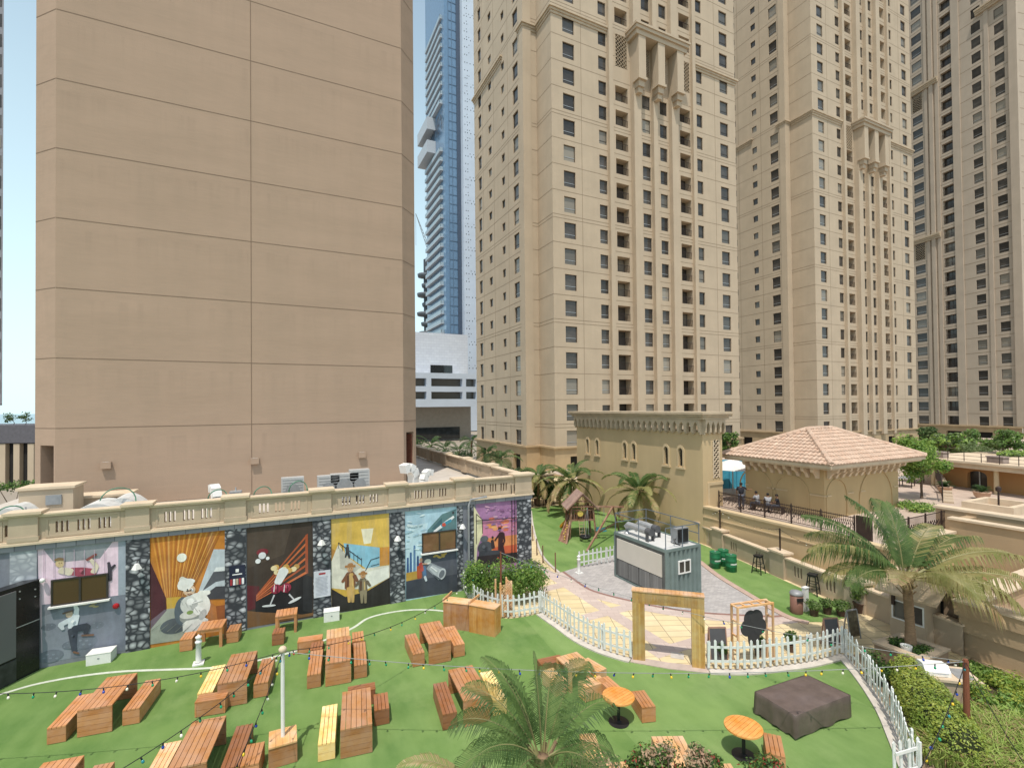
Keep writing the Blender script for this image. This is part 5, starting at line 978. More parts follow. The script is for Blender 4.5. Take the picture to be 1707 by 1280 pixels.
# ================================================================== tiled pavilion
def pavilion():
    X0, Y0 = 28.45, 17.35; X1, Y1 = 36.2, 22.6; ze = 5.35
    root = thing('tiled_pavilion', 'square cream pavilion with blind arches under a pink barrel tile hip roof', 'building', (X0, Y0, TZ))
    cream = mat('cream_stucco', (.52, .375, .195), .85, .14, .5, .25, 16, streak=.3)
    w = MB(); w.box(X0, X1, Y0, Y1, TZ-.1, ze-.05); w.build('wall', [cream], root)
    def arch_rib(O, U, c, rw, zsp, t=.07, d=.05):
        U = Vector(U); n = U.cross(_z); b = MB(); K = 12
        for s_ in (0, 1):
            a = [(c+(rw+t*0)*math.cos(PI*k/K), zsp+rw*math.sin(PI*k/K)) for k in range(K+1)]; o = [(c+(rw+t)*math.cos(PI*k/K), zsp+(rw+t)*math.sin(PI*k/K)) for k in range(K+1)]
        for k in range(K): b.extr([a[k], o[k], o[k+1], a[k+1]], O, U, _z, n, d)
        for s_ in (-1, 1): x = c+s_*(rw+t/2); b.extr([(x-t/2, TZ), (x+t/2, TZ), (x+t/2, zsp), (x-t/2, zsp)], O, U, _z, n, d)
        b.build('blind_arch', [cream], root)
    Ol = Vector((X0, Y1, 0)); L = Y1-Y0; arch_rib(Ol, (0, -1, 0), L*.62, 1.05, 3.55); arch_rib(Ol, (0, -1, 0), L*.1+.25, 1.15, 3.55)
    Of = Vector((X0, Y0, 0)); arch_rib(Of, (1, 0, 0), 1.15, .95, 3.6); arch_rib(Of, (1, 0, 0), 5.2, 1.75, 3.1)
    b = MB()
    for O, U, Wd, segs in ((Ol, Vector((0, -1, 0)), L, ((.0, .25), (1.6, 3.0), (4.4, L))), (Of, Vector((1, 0, 0)), X1-X0, ((.0, .6), (3.5, 4.0), (2.2, 2.8), (7.2, X1-X0)))):
        for a, c in segs: b.extr([(a, 3.6), (c, 3.6), (c, 3.68), (a, 3.68)], O, U, _z, U.cross(_z), .05)
    b.build('string_course', [M['ochre_trim']], root)
    # scroll corbels under the eaves
    pr = [(0, 0), (.15, -.02), (.22, -.2), (.30, -.24), (.62, -.06), (.70, .02), (.70, .34), (0, .34)]; pr = [(0, -.30), (.12, -.30), (.2, -.12), (.34, .02), (.55, .08), (.62, .2), (.62, .34), (0, .34)]
    def corbel(p, n): q = MB(); U = Vector(n); side = U.cross(_z); q.extr(pr, Vector(p)-side*.1, U, _z, side, .2); q.build('corbel', [M['cap']], root)
    for k in range(9): corbel((X0, Y0+.35+k*(L-.7)/8, ze-.4), (-1, 0, 0))
    for k in range(12): corbel((X0+.35+k*(X1-X0-.7)/11, Y0, ze-.4), (0, -1, 0))
    ov = 1.05; a0, a1, b0, b1 = X0-ov, X1+ov, Y0-ov, Y1+ov
    e = MB(); e.box(a0+.15, a1-.15, b0+.15, b1-.15, ze-.05, ze+.06); e.box(a0, a1, b0, b1, ze+.06, ze+.24); e.build('eaves', [M['cap']], root)
    # hip roof with real barrel tiles
    tile = None; mt, t, bs = _new('barrel_tile'); geo = N(t, 'ShaderNodeNewGeometry'); n_ = _ramp(t, _noise(t, _coords(t), 4, 4), .3, .7); col = _mix(t, geo.outputs['Random Per Island'], (.50, .33, .235), (.66, .49, .37)); col = _mix(t, n_, col, (.42, .31, .235)); t.links.new(col, bs.inputs['Base Color']); bs.inputs['Roughness'].default_value = .85; tile = mt
    zr = ze+.24; H = 1.72; cy = (b0+b1)/2; run = (b1-b0)/2; rx0, rx1 = a0+run, a1-run
    base = MB(); A, B, C_, D = (a0+.05, b0+.05, zr), (a1-.05, b0+.05, zr), (a1-.05, b1-.05, zr), (a0+.05, b1-.05, zr); E, F = (rx0, cy, zr+H-.04), (rx1, cy, zr+H-.04)
    base.face([A, B, F, E]); base.face([B, C_, F]); base.face([C_, D, E, F]); base.face([D, A, E]); base.build('roof_slope', [tile], root)
    tl = MB(); st = .27; rl = .42; slope = math.hypot(run, H)
    def slope_tiles(O, U, V, Wd, hipped):
        """O eave corner, U along the eave, V up the slope (unit)"""
        U, V = Vector(U), Vector(V).normalized(); n = U.cross(V).normalized(); nc = int(Wd/st)
        for c in range(nc):
            u = (c+.5)*Wd/nc; lim = min(slope, min(u, Wd-u)*slope/run); r = 0
            while r*rl < lim-.08:
                s0, s1 = r*rl-.06, min(lim, (r+1)*rl); vs = []
                for s_, lift, rad in ((s0, .045, st*.54), (s1, .012, st*.44)):
                    for k in range(5): a = PI*k/4; vs.append(O+U*(u+rad*math.cos(a))+V*s_+n*(lift+rad*.75*math.sin(a)))
                tl.mesh(vs, [(k, k+1, 6+k, 5+k) for k in range(4)]+[(4, 3, 2, 1, 0)]); r += 1
    z3 = zr+.0
    slope_tiles(Vector((a0, b0, z3)), (1, 0, 0), (0, run, H), a1-a0, True); slope_tiles(Vector((a0, b1, z3)), (0, -1, 0), (run, 0, H), b1-b0, True); slope_tiles(Vector((a1, b1, z3)), (-1, 0, 0), (0, -run, H), a1-a0, True); slope_tiles(Vector((a1, b0, z3)), (0, 1, 0), (-run, 0, H), b1-b0, True)
    tl.build('roof_tiles', [tile], root)
    rd = MB()
    for p, q in (((a0, b0, zr), (rx0, cy, zr+H)), ((a0, b1, zr), (rx0, cy, zr+H)), ((a1, b0, zr), (rx1, cy, zr+H)), ((a1, b1, zr), (rx1, cy, zr+H)), ((rx0, cy, zr+H), (rx1, cy, zr+H))):
        p, q = Vector(p), Vector(q); n = max(2, int((q-p).length/.4))
        for k in range(n): rd.cyl(p.lerp(q, k/n)+_z*.07, p.lerp(q, (k+1.1)/n)+_z*.1, .17, .13, 8)
    rd.build('ridge_tiles', [tile], root)
pavilion()
# ================================================================== right side: hut, walls, flat roofed block
def right_side():
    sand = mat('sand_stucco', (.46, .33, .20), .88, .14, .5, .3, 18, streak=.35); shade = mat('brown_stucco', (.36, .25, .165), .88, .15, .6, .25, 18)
    HX = 21.5; y1, y0 = 10.68, 9.5
    h = thing('ticket_hut', 'small beige hut with white framed windows and sloping roof behind the big palm', 'hut', (HX, y1, 0))
    w = MB(); facade(w, (HX, y1, 0), (0, -1, 0), y1-y0, 0, 1.75, [(.12, .56, [(.72, 1.36)], .1), (.64, 1.08, [(.72, 1.36)], .1)]); w.box(HX+.12, HX+1.5, y0, y1, 0, 1.75); w.face([(HX, y0, 0), (HX+.12, y0, 0), (HX+.12, y0, 1.75), (HX, y0, 1.75)]); w.face([(HX+.12, y1, 0), (HX, y1, 0), (HX, y1, 1.75), (HX+.12, y1, 1.75)]); w.build('wall', [M['parapet']], h)
    for u0, u1 in ((.12, .56), (.64, 1.08)):
        f = MB(); O = (HX, y1, 0); U = Vector((0, -1, 0)); n = Vector((-1, 0, 0)); t = .045
        for a in ((u0-t, .72-t, u1+t, .72), (u0-t, 1.36, u1+t, 1.36+t), (u0-t, .72, u0, 1.36), (u1, .72, u1+t, 1.36)): f.extr([(a[0], a[1]), (a[2], a[1]), (a[2], a[3]), (a[0], a[3])], O, U, _z, n, .03)
        o = f.build('window', [M['white']], h); g = MB(); g.extr([(u0, .72), (u1, .72), (u1, 1.36), (u0, 1.36)], Vector(O)-n*.09, U, _z, n, .01); g.build('pane', [M['glass']], o)
    r = MB(); r.mesh([(HX-.4, y0-.5, 1.68), (HX-.4, y1+.32, 1.68), (HX+.75, y1+.32, 2.4), (HX+.75, y0-.5, 2.4), (HX+1.9, y0-.5, 1.75), (HX+1.9, y1+.32, 1.75), (HX-.4, y0-.5, 1.76), (HX-.4, y1+.32, 1.76), (HX+.75, y1+.32, 2.48), (HX+.75, y0-.5, 2.48), (HX+1.9, y0-.5, 1.83), (HX+1.9, y1+.32, 1.83)], [(6, 7, 8, 9)[::-1], (9, 8, 11, 10)[::-1], (0, 1, 2, 3), (3, 2, 5, 4), (0, 6, 7, 1)[::-1], (4, 10, 11, 5), (1, 7, 8, 2)[::-1], (2, 8, 11, 5)[::-1], (0, 3, 9, 6)[::-1], (3, 4, 10, 9)[::-1]]); r.build('roof', [mat('pale_roof_board', (.58, .45, .31), .8, .2, 3)], h)
    e = MB(); e.box(HX-.1, HX-.0, y1-.2, y1-.1, 1.2, 1.55); e.build('wall_lamp', [M['railm']], h)
    # recessed gate wall between hut and block
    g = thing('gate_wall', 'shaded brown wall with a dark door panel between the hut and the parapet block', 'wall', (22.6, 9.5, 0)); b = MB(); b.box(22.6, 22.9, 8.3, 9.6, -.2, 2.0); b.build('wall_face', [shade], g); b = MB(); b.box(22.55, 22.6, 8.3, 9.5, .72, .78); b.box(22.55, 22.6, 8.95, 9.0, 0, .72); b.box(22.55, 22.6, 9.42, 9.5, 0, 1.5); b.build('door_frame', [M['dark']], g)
    # flat roofed block with deep parapet
    k = thing('parapet_block', 'plain beige flat roofed block with a deep overhanging parapet at the right edge', 'building', (22, 8.6, 0)); b = MB(); b.box(22.0, 44, -9, 8.6, -.2, .86); b.build('wall', [sand], k)
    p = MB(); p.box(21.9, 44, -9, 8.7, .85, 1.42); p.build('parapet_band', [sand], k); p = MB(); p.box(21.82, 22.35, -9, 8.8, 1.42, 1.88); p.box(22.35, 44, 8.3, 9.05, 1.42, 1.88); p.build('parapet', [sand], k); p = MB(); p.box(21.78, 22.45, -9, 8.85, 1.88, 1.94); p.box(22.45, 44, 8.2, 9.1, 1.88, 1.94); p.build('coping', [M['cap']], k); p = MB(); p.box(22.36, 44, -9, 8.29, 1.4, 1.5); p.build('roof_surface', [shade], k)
    # raised water channel wall further back
    t = thing('channel_wall', 'long beige wall with a narrow water channel on top, above the flat roofed block', 'wall', (30, 12, 0)); z1 = gx(1650, 876, 30).z
    b = MB(); b.box(30, 30.35, -14, 12.2, 0, z1-.001); b.box(31.75, 32.3, -14, 13.5, 0, z1+.15); b.box(30.35, 31.75, 11.8, 12.2, 0, z1); b.build('wall_face', [sand], t); c = MB(); c.box(29.9, 30.4, -14, 12.25, z1, z1+.1); c.box(31.7, 32.4, -14, 13.6, z1+.15, z1+.27); c.build('coping', [M['cap']], t); c = MB(); c.box(30.4, 31.7, -14, 11.8, z1-.6, z1-.35); c.build('water', [mat('channel_water', (.13, .16, .14), .15, .3)], t)
    w = thing('stepped_wall', 'ochre stepped wall piece between the terrace railing and the big palm', 'wall', (25.4, 12.2, 0)); b = MB(); b.box(27.6, 29.9, 12.0, 12.8, 0, TZ+.28); b.build('wall_face', [M['ochre']], w); b = MB(); b.box(27.5, 29.95, 11.9, 12.86, TZ+.28, TZ+.4); b.build('coping', [M['cap']], w)
    # planter with the palm
    P4 = [gz(1457, 1072, .62), gz(1539, 1104, .62), gz(1581, 1084, .62), gz(1500, 1058, .62)]
    t = thing('palm_planter', 'brown square planter around the trunk of the big palm', 'planter', (P4[0].x, P4[0].y, 0)); c = sum(P4, Vector())/4; inner = [c+(p-c)*.66 for p in P4]; b = MB()
    for i in range(4):
        a, d = P4[i], P4[(i+1) % 4]; e_, f = inner[i], inner[(i+1) % 4]; b.face([(a.x, a.y, -.02), (d.x, d.y, -.02), (d.x, d.y, .62), (a.x, a.y, .62)]); b.face([(e_.x, e_.y, .3), (f.x, f.y, .3), (f.x, f.y, .62), (e_.x, e_.y, .62)][::-1])
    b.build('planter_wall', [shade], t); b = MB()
    for i in range(4):
        a, d = P4[i], P4[(i+1) % 4]; e_, f = inner[i], inner[(i+1) % 4]; o = lambda q: c+(q-c)*1.06; b.prism([(o(a).x, o(a).y), (o(d).x, o(d).y), (f.x, f.y), (e_.x, e_.y)], .62+.001*i, .69+.001*i)
    b.build('planter_rim', [M['parapet']], t); b = MB(); b.face([(q.x, q.y, .5) for q in inner]); b.build('soil', [mat('soil', (.09, .06, .04), .95)], t)
    return c
PALMC = right_side()
t = thing('trellis_gate', 'dark diamond trellis gate at the end of the ochre retaining wall behind the palm', 'gate', (RX+.1, 11.2, 0)); b = MB(); lattice(b, (RX+.1, 11.22, .05), (0, -1, 0), 1.7, 1.75, 8, .03, .05); b.build('trellis', [M['railm']], t); b = MB(); b.box(RX+.16, RX+.2, 9.5, 11.25, 0, 1.8); b.build('backing', [M['dark']], t)
# railing turning along the terrace edge
r = thing('terrace_railing', 'dark wrought iron railing turning along the short terrace edge behind the big palm', 'railing', (26.6, 13.1, TZ)); x = 26.6
while x < 33:
    q = MB(); q.box(x-.03, x+.03, 13.07, 13.13, TZ, TZ+1.05); q.build('post', [M['railm']], r); f = MB(); f.box(x+.03, x+1.57, 13.085, 13.115, TZ+.1, TZ+.13); f.box(x+.03, x+1.57, 13.085, 13.115, TZ+.95, TZ+.98)
    for i in range(14): u = x+.1+i*.105; f.cyl((u, 13.1, TZ+.13), (u, 13.1, TZ+1.0), .011, n=4); f.beam((u-.05, 13.1, TZ+.3+.1*(i % 3)), (u+.05, 13.1, TZ+.5+.12*(i % 2)), .035, .02)
    f.build('iron_panel', [M['railm']], r); x += 1.6
# ================================================================== courtyard at the right back
def courtyard():
    A, B = gd(1566, 800, 40), gd(1760, 800, 33); A.z = B.z = 0; U = (B-A).normalized(); n = U.cross(_z); L = (B-A).length; O = A
    root = thing('arcade_building', 'low orange shop building with arched glass doors under a roof terrace at the right', 'building', A); or_ = mat('orange_stucco', (.50, .27, .11), .85, .15, .6, streak=.2)
    w = MB(); us = [(2.0, 3.3), (5.6, 6.9), (8.2, 10.0), (11.2, 12.8)]; zf = TZ
    facade(w, O, U, L, 0, zf+1.8, [(a, b, [(zf, zf+1.42)], .35) for a, b in us]); w.extr([(0, 0), (L, 0), (L, zf+1.8), (0, zf+1.8)], O-n*5, U, _z, n, .2); w.build('wall', [or_], root)
    for a, b in us:
        f = MB(); K = 8; c = (a+b)/2; r = (b-a)/2; f.extr([(a, zf+1.02)]+[(c-r*math.cos(PI*k/K), zf+1.02+.38*math.sin(PI*k/K)) for k in range(1, K)]+[(b, zf+1.02), (b, zf+1.44), (a, zf+1.44)], O-n*.1, U, _z, n, .1); o = f.build('arched_door', [or_], root); g = MB(); g.extr([(a, zf), (b, zf), (b, zf+1.44), (a, zf+1.44)], O-n*.35, U, _z, n, .02); g.build('pane', [M['glass']], o); g = MB(); g.extr([(c-.04, zf), (c+.04, zf), (c+.04, zf+1.38), (c-.04, zf+1.38)], O-n*.3, U, _z, n, .03); g.build('frame', [M['lgrey']], o)
    s = MB(); s.extr([(-1.5, zf+1.72), (L, zf+1.72), (L, zf+2.1), (-1.5, zf+2.1)], O-n*22, U, _z, n, 23.6); s.extr([(-1.7, zf+2.1), (L, zf+2.1), (L, zf+2.25), (-1.7, zf+2.25)], O-n*22, U, _z, n, 23.9); s.build('roof_terrace', [M['cap']], root)
    for u in (.4, 4.6, 7.5, 10.6):
        c = MB(); q = O+U*u+n*1.2; c.cyl((q.x, q.y, zf), (q.x, q.y, zf+1.72), .16, .14, 12); c.build('column', [M['ochre_trim']], root)
    r = thing('roof_railing', 'thin dark railing along the edge of the roof terrace at the right', 'railing', O+U*0+_z*(zf+2.25)); zt = zf+2.25
    u = -1.5
    while u < L: b = MB(); q = O+U*u+n*1.7; b.cyl((q.x, q.y, zt), (q.x, q.y, zt+.7), .025, n=6); b.build('post', [M['railm']], r); u += 1.1
    for z in (.15, .42, .69): b = MB(); b.beam(O-U*1.5+n*1.7+_z*(zt+z), O+U*L+n*1.7+_z*(zt+z), .025); b.build('rail', [M['railm']], r)
    pot = mat('terracotta_pale', (.55, .36, .25), .8, .15, 4)
    out = []
    def bowl(p, lab, s=1):
        t = thing('bowl_planter', lab, 'planter', p, 0, 'large bowl planters'); b = MB(); b.lathe([(.34*s, 0), (.42*s, .06*s), (.66*s, .4*s), (.72*s, .72*s), (.78*s, .74*s), (.78*s, .84*s), (.68*s, .84*s), (.62*s, .7*s)], n=20); b.build('bowl', [pot], t, True, True); out.append((t, s)); return t
    bowl(gz(1575, 822, TZ), 'round pale bowl planter left of the arched doors', .6); bowl(gz(1637, 832, TZ), 'round pale bowl planter in front of the arched doors', .64); bowl(gz(1574, 800, TZ)+Vector((2, 1.5, .6)), 'bowl planter farthest back under the roof edge', .5)
    for k, (u, v, lab) in enumerate(((.5, 3.0, 'square stone planter at the left end of the roof terrace'), (4.5, 2.2, 'square stone planter in the middle of the roof terrace edge'), (10.5, 2.2, 'square stone planter at the right border on the roof terrace'))):
        q = O+U*u+n*(1.3-v*.2); t = MB(); t.box(-.5, .5, -.3, .3, 0, .42); t.box(-.55, .55, -.35, .35, .42, .5); o = t.build('stone_planter', [mat('grey_pink_stone', (.34, .27, .24), .85) if k == 0 else bpy.data.materials['grey_pink_stone']]); o.location = (q.x, q.y, zt); o.rotation_euler = (0, 0, math.atan2(U.y, U.x)); tag(o, lab, 'planter', 'stone planters on the roof terrace')
    # stair ramp with railing
    st = thing('curved_stair', 'curved stair with dark railing climbing between the tree and the shop building', 'stairs', gz(1570, 840, TZ)); pts = [gz(1572, 838, TZ), gz(1570, 822, TZ)+_z*.3, gz(1558, 808, TZ)+_z*.7, gz(1540, 797, TZ)+_z*1.0, gz(1515, 788, TZ)+_z*1.2]; sp = []
    for i in range(len(pts)-1):
        for k in range(4): sp.append(pts[i].lerp(pts[i+1], k/4))
    sp.append(pts[-1]); b = MB()
    for i in range(len(sp)-1):
        a, c = sp[i], sp[i+1]; d = (c-a); d.z = 0; s_ = Vector((-d.y, d.x, 0)).normalized()*-.55; b.prism([(q.x, q.y) for q in (a, c, c+s_, a+s_)], TZ-.1, max(a.z, TZ+.12)+.02*i)
    b.build('steps', [M['parapet']], st); b = MB(); b.tube([q+_z*1.0 for q in sp], .035, 6)
    for q in sp: b.cyl(q, q+_z*1.0, .02, n=5)
    for i in range(len(sp)-1):
        for k in range(1, 5): q = sp[i].lerp(sp[i+1], k/5); b.cyl(q, q+_z*1.0, .012, n=4)
    b.build('handrail', [M['railm']], st)
    # fountain kerb
    t = thing('square_fountain', 'low square stone basin on the courtyard paving', 'fountain', gz(1660, 850, TZ)); q = gz(1665, 850, TZ); b = MB(); b.box(q.x-1.6, q.x+1.6, q.y-1.2, q.y-.9, TZ, TZ+.5); b.box(q.x-1.6, q.x+1.6, q.y+.9, q.y+1.2, TZ, TZ+.5); b.box(q.x-1.6, q.x-1.3, q.y-.9, q.y+.9, TZ, TZ+.5); b.box(q.x+1.3, q.x+1.6, q.y-.9, q.y+.9, TZ, TZ+.5); b.build('basin_wall', [M['cap']], t); b = MB(); b.cyl((q.x, q.y, TZ), (q.x, q.y, TZ+1.1), .05, n=6); b.lathe([(.02, 0), (.14, .1), (.14, .3), (.02, .38)], (q.x, q.y, TZ+1.1), 10); b.build('lamp_jet', [M['railm']], t)
    # parasol and blue kiosk seen in the gap, tables
    p = gz(1222, 823, TZ); t = thing('parasol', 'white parasol over a blue panelled bar between the two ochre buildings', 'parasol', p); b = MB(); K = 8; zc = gd(1225, 772, p.dot(_f0)).z; b.mesh([(0, 0, zc+.35-TZ)]+[(2.0*math.cos(2*PI*k/K), 2.0*math.sin(2*PI*k/K), zc-.35-TZ) for k in range(K)], [(0, 1+k, 1+(k+1) % K) for k in range(K)]); b.build('canopy', [M['white']], t, True); b = MB(); b.cyl((0, 0, 0), (0, 0, zc-TZ+.4), .04, n=8); b.build('pole', [M['lgrey']], t, True)
    q = gd(1190, 810, p.dot(_f0)+2.5); q2 = gd(1252, 810, p.dot(_f0)+2.5); o = MB(); d = q2-q; d.z = 0; L2 = d.length; d.normalize(); o.extr([(0, 0), (L2, 0), (L2, 2.3), (0, 2.3)], Vector((q.x, q.y, TZ)), d, _z, d.cross(_z), .12); bar = thing('blue_panel_wall', 'bright blue panelled wall behind the parasol', 'wall', (q.x, q.y, TZ)); o.build('panel', [mat('pool_blue', (.08, .42, .60), .4, .25, 3)], bar); f = MB()
    for k in range(6): f.extr([(L2*k/5-.02, 0), (L2*k/5+.02, 0), (L2*k/5+.02, 2.3), (L2*k/5-.02, 2.3)], Vector((q.x, q.y, TZ)), d, _z, d.cross(_z), .14)
    f.build('battens', [mat('deep_blue', (.04, .2, .33), .5)], bar)
    for k, (px, py, lab) in enumerate(((1512, 803, 'dark outdoor table right of the tiled pavilion, nearer one'), (1528, 797, 'dark outdoor table right of the tiled pavilion, farther one'))):
        p = gz(px, py+8, TZ); t = thing('outdoor_table', lab, 'table', p, .3, 'dark tables beyond the pavilion'); b = MB(); b.box(-.8, .8, -.45, .45, .7, .76); b.build('tabletop', [M['grey']], t, True)
        for x in (-.7, .7):
            for y in (-.38, .38): l = MB(); l.box(x-.03, x+.03, y-.03, y+.03, 0, .7); l.build('leg', [M['railm']], t, True)
    return O, U, n, zt, out
CY = courtyard()
# ================================================================== wooden tables and benches
def plank_top(mb, L, Wd, z, n, th=.045, gap=.013):
    w = Wd/n
    for k in range(n): mb.box(-Wd/2+k*w+gap/2, -Wd/2+(k+1)*w-gap/2, -L/2, L/2, z-th, z)
def end_boards(mb, x0, x1, y0, y1, z0, z1, n, gap=.009):
    h = (z1-z0)/n
    for k in range(n): mb.box(x0, x1, y0, y1, z0+k*h+gap/2, z0+(k+1)*h-gap/2)
_pd = {}
def part_mesh(key, fn, mats):
    if key not in _pd:
        mb = MB(); fn(mb); me = bpy.data.meshes.new(key[0]); me.from_pydata(mb.v, [], mb.f); [me.materials.append(m_) for m_ in mats]; me.polygons.foreach_set('material_index', mb.m); me.update(); _pd[key] = me
    return _pd[key]
TI = {'red': (1.0, .92, .92, 1), 'brown': (.82, .80, .85, 1), 'dark': (.6, .5, .52, 1), 'yellow': (1.75, 2.3, 2.1, 1), 'pale': (1.35, 1.55, 1.75, 1), 'orange': (1.3, 1.25, .85, 1)}
def tint(o, t):
    for c in o.children: c.color = TI[t]; [setattr(g, 'color', TI[t]) for g in c.children]
def slat_table(x, y, rz, L, Wd, H, label, t='red', legs=False, group='slatted wooden tables on the lawn'):
    r = thing('slatted_table', label, 'table', (x, y, 0), rz, group); k = (L, Wd, H)
    put(part_mesh(('tabletop',)+k, lambda m_: plank_top(m_, L, Wd, H, 6), [M['wood_y']]), 'tabletop', r, (0, 0, 0))
    if legs:
        for sx in (-1, 1):
            for sy in (-1, 1): put(part_mesh(('leg', H), lambda m_: m_.box(-.05, .05, -.05, .05, 0, H-.046), [M['wood_z']]), 'leg', r, (sx*(Wd/2-.06), sy*(L/2-.06), 0))
        [put(part_mesh(('apron', Wd, H), lambda m_: m_.box(-Wd/2+.12, Wd/2-.12, -.015, .015, H-.15, H-.05), [M['wood_x']]), 'apron', r, (0, sy*(L/2-.035), 0)) for sy in (-1, 1)]
    else:
        for sy in (-1, 1): put(part_mesh(('end_panel', Wd, H), lambda m_: end_boards(m_, -Wd/2+.004, Wd/2-.004, -.024, .024, .012, H-.048, 5), [M['wood_x']]), 'end_panel', r, (0, sy*(L/2-.028), 0))
        put(part_mesh(('stretcher',)+k, lambda m_: m_.box(-.03, .03, -L/2+.055, L/2-.055, H-.2, H-.05), [M['wood_y']]), 'stretcher', r, (0, 0, 0))
    tint(r, t); return r
def slat_bench(x, y, rz, L, Wd, label, t='red', name='slatted_bench', cat='bench', group='slatted wooden benches on the lawn', H=.45):
    r = thing(name, label, cat, (x, y, 0), rz, group); k = (L, Wd, H)
    put(part_mesh(('seat',)+k, lambda m_: plank_top(m_, L, Wd, H, 4), [M['wood_y']]), 'seat', r, (0, 0, 0))
    for sy in (-1, 1): put(part_mesh(('end_panel', Wd, H, 'b'), lambda m_: end_boards(m_, -Wd/2+.004, Wd/2-.004, -.022, .022, .012, H-.048, 2), [M['wood_x']]), 'end_panel', r, (0, sy*(L/2-.026), 0))
    for sx in (-1, 1): put(part_mesh(('side_panel', L, H), lambda m_: end_boards(m_, -.018, .018, -L/2+.052, L/2-.052, .012, H-.048, 2), [M['wood_y']]), 'side_panel', r, (sx*(Wd/2-.024), 0, 0))
    tint(r, t); return r
a7 = R(-7)
tables = [(-4.55, 18.15, -7, 1.75, 'red', 'long slatted table in front of the dancer mural, the leftmost complete one', 0), (-1.2, 17.95, -7, 1.85, 'brown', 'long slatted table just behind the white lamp pole, a yellow bench on its left', 0), (1.82, 17.66, -7, 1.78, 'red', 'long slatted table right of the lamp pole, pushed against a square table end', 0), (5.14, 17.4, -4, 1.7, 'red', 'long slatted table nearest the two upright wooden counters', 0), (5.1, 13.78, -4, 1.75, 'red', 'long slatted table left of the foreground palm with a yellow bench on its right', 0), (1.9, 14.02, -8, 1.75, 'brown', 'long slatted table in the middle foreground with a yellow bench on its left', 0), (-1.83, 14.4, -8, 1.8, 'brown', 'long slatted table cut by the bottom edge left of the lamp pole base', 0), (-4.75, 14.25, -8, 1.7, 'red', 'slatted table cut by the bottom left corner of the picture', 0), (8.45, 8.75, -25, 1.2, 'pale', 'pale slatted table at the bottom behind the flowering shrubs', 0)]
for x, y, rz, L, t, lab, lg in tables: slat_table(x, y, R(rz), L, .8, .75, lab, t)
slat_table(1.93, 18.95, R(-6), .76, .8, .75, 'short square slatted table continuing the far end of the long table beside the stool', 'pale')
slat_table(.25, 21.85, R(-5), .7, .8, .75, 'small open legged table against the wine glass mural', 'red', True)
slat_table(-2.35, 21.9, R(-7), .8, .85, .75, 'small open legged table between two box stools under the cook mural', 'red', True)
slat_table(8.6, 13.4, R(0), .82, .82, .75, 'square open legged table behind the foreground palm with benches all around', 'pale', True)
B_ = [(-3.75, 18.15, -8, 1.6, 'bench on the right of the leftmost long table, with its long side in view', 'red'), (-5.38, 18.1, -7, 1.6, 'bench half hidden on the left of the leftmost long table', 'red'), (-1.95, 18.15, -7, 1.65, 'yellow new looking bench left of the table behind the lamp pole', 'yellow'), (-.45, 17.95, -7, 1.6, 'bench right of the table behind the lamp pole', 'red'), (1.08, 17.75, -7, 1.65, 'bench left of the long table beside the short stool', 'red'), (2.52, 17.66, -7, 1.65, 'bench right of the long table that meets the square table', 'red'), (4.4, 17.48, -3, 1.57, 'bench left of the table near the upright counters', 'red'), (5.9, 17.42, -5, 1.55, 'bench right of the table near the upright counters', 'red'), (4.38, 13.85, -7, 1.6, 'reddish bench left of the table beside the foreground palm', 'dark'), (5.9, 13.78, -8, 1.6, 'bright yellow bench partly covered by the fronds of the foreground palm', 'yellow'), (1.18, 14.15, -8, 1.67, 'bright yellow bench left of the middle foreground table', 'yellow'), (-2.62, 14.35, -8, 1.65, 'bench left of the table cut by the bottom edge', 'pale'), (-.98, 14.28, -8, 1.65, 'reddish bench right of the table cut by the bottom edge', 'dark'), (-3.95, 14.25, -8, 1.5, 'bench at the bottom left corner right of the cut off table', 'red')]
for x, y, rz, L, lab, t in B_: slat_bench(x, y, R(rz), L, .42, lab, t)
S_ = [(2.66, 14.5, -8, .82, 'brown box stool right of the middle foreground table', 'dark'), (2.25, 15.45, 83, .8, 'dark bench set crosswise at the far end of the middle foreground table', 'dark'), (-1.83, 17.02, 80, .8, 'box bench set crosswise in front of the yellow bench', 'red'), (1.2, 18.93, -10, .62, 'dark box stool beside the square table end', 'dark'), (1.02, 19.65, 82, .85, 'red bench crosswise behind the dark box stool', 'red'), (2.64, 19.0, -7, .78, 'short bench right of the square table end', 'red'), (-.04, 20.86, -8, .5, 'dark red cube stool in front of the small wine glass mural table', 'dark'), (-3.13, 22.0, -7, .66, 'box stool left of the small table under the cook mural', 'red'), (-1.62, 21.95, -7, .66, 'box stool right of the small table under the cook mural', 'red'), (7.88, 13.4, 2, .8, 'short bench left of the square table behind the palm', 'pale'), (9.33, 13.35, 10, .85, 'short bench right of the square table behind the palm', 'pale'), (8.25, 14.25, 85, .85, 'dark short bench on the far side of the square table behind the palm', 'dark'), (8.75, 12.55, 88, .8, 'short bench on the near side of the square table behind the palm', 'pale'), (9.56, 11.16, -18, .8, 'short bench right of the round table beside the palm', 'red'), (9.15, 12.2, -2, .8, 'short bench behind the round table beside the palm', 'red'), (11.2, 8.2, -48, .82, 'short bench right of the bright round table near the covered box', 'red'), (7.05, 10.2, -22, .95, 'short bench at the bottom just right of the foreground palm trunk', 'pale'), (7.05, 9.35, 70, .8, 'short bench crosswise at the bottom among the flowers right of the palm', 'pale'), (9.35, 8.0, -25, .7, 'short bench half covered by flowering shrubs at the bottom', 'pale'), (-.62, 13.75, -8, .8, 'short bench at the bottom edge just left of the lamp pole base', 'red')]
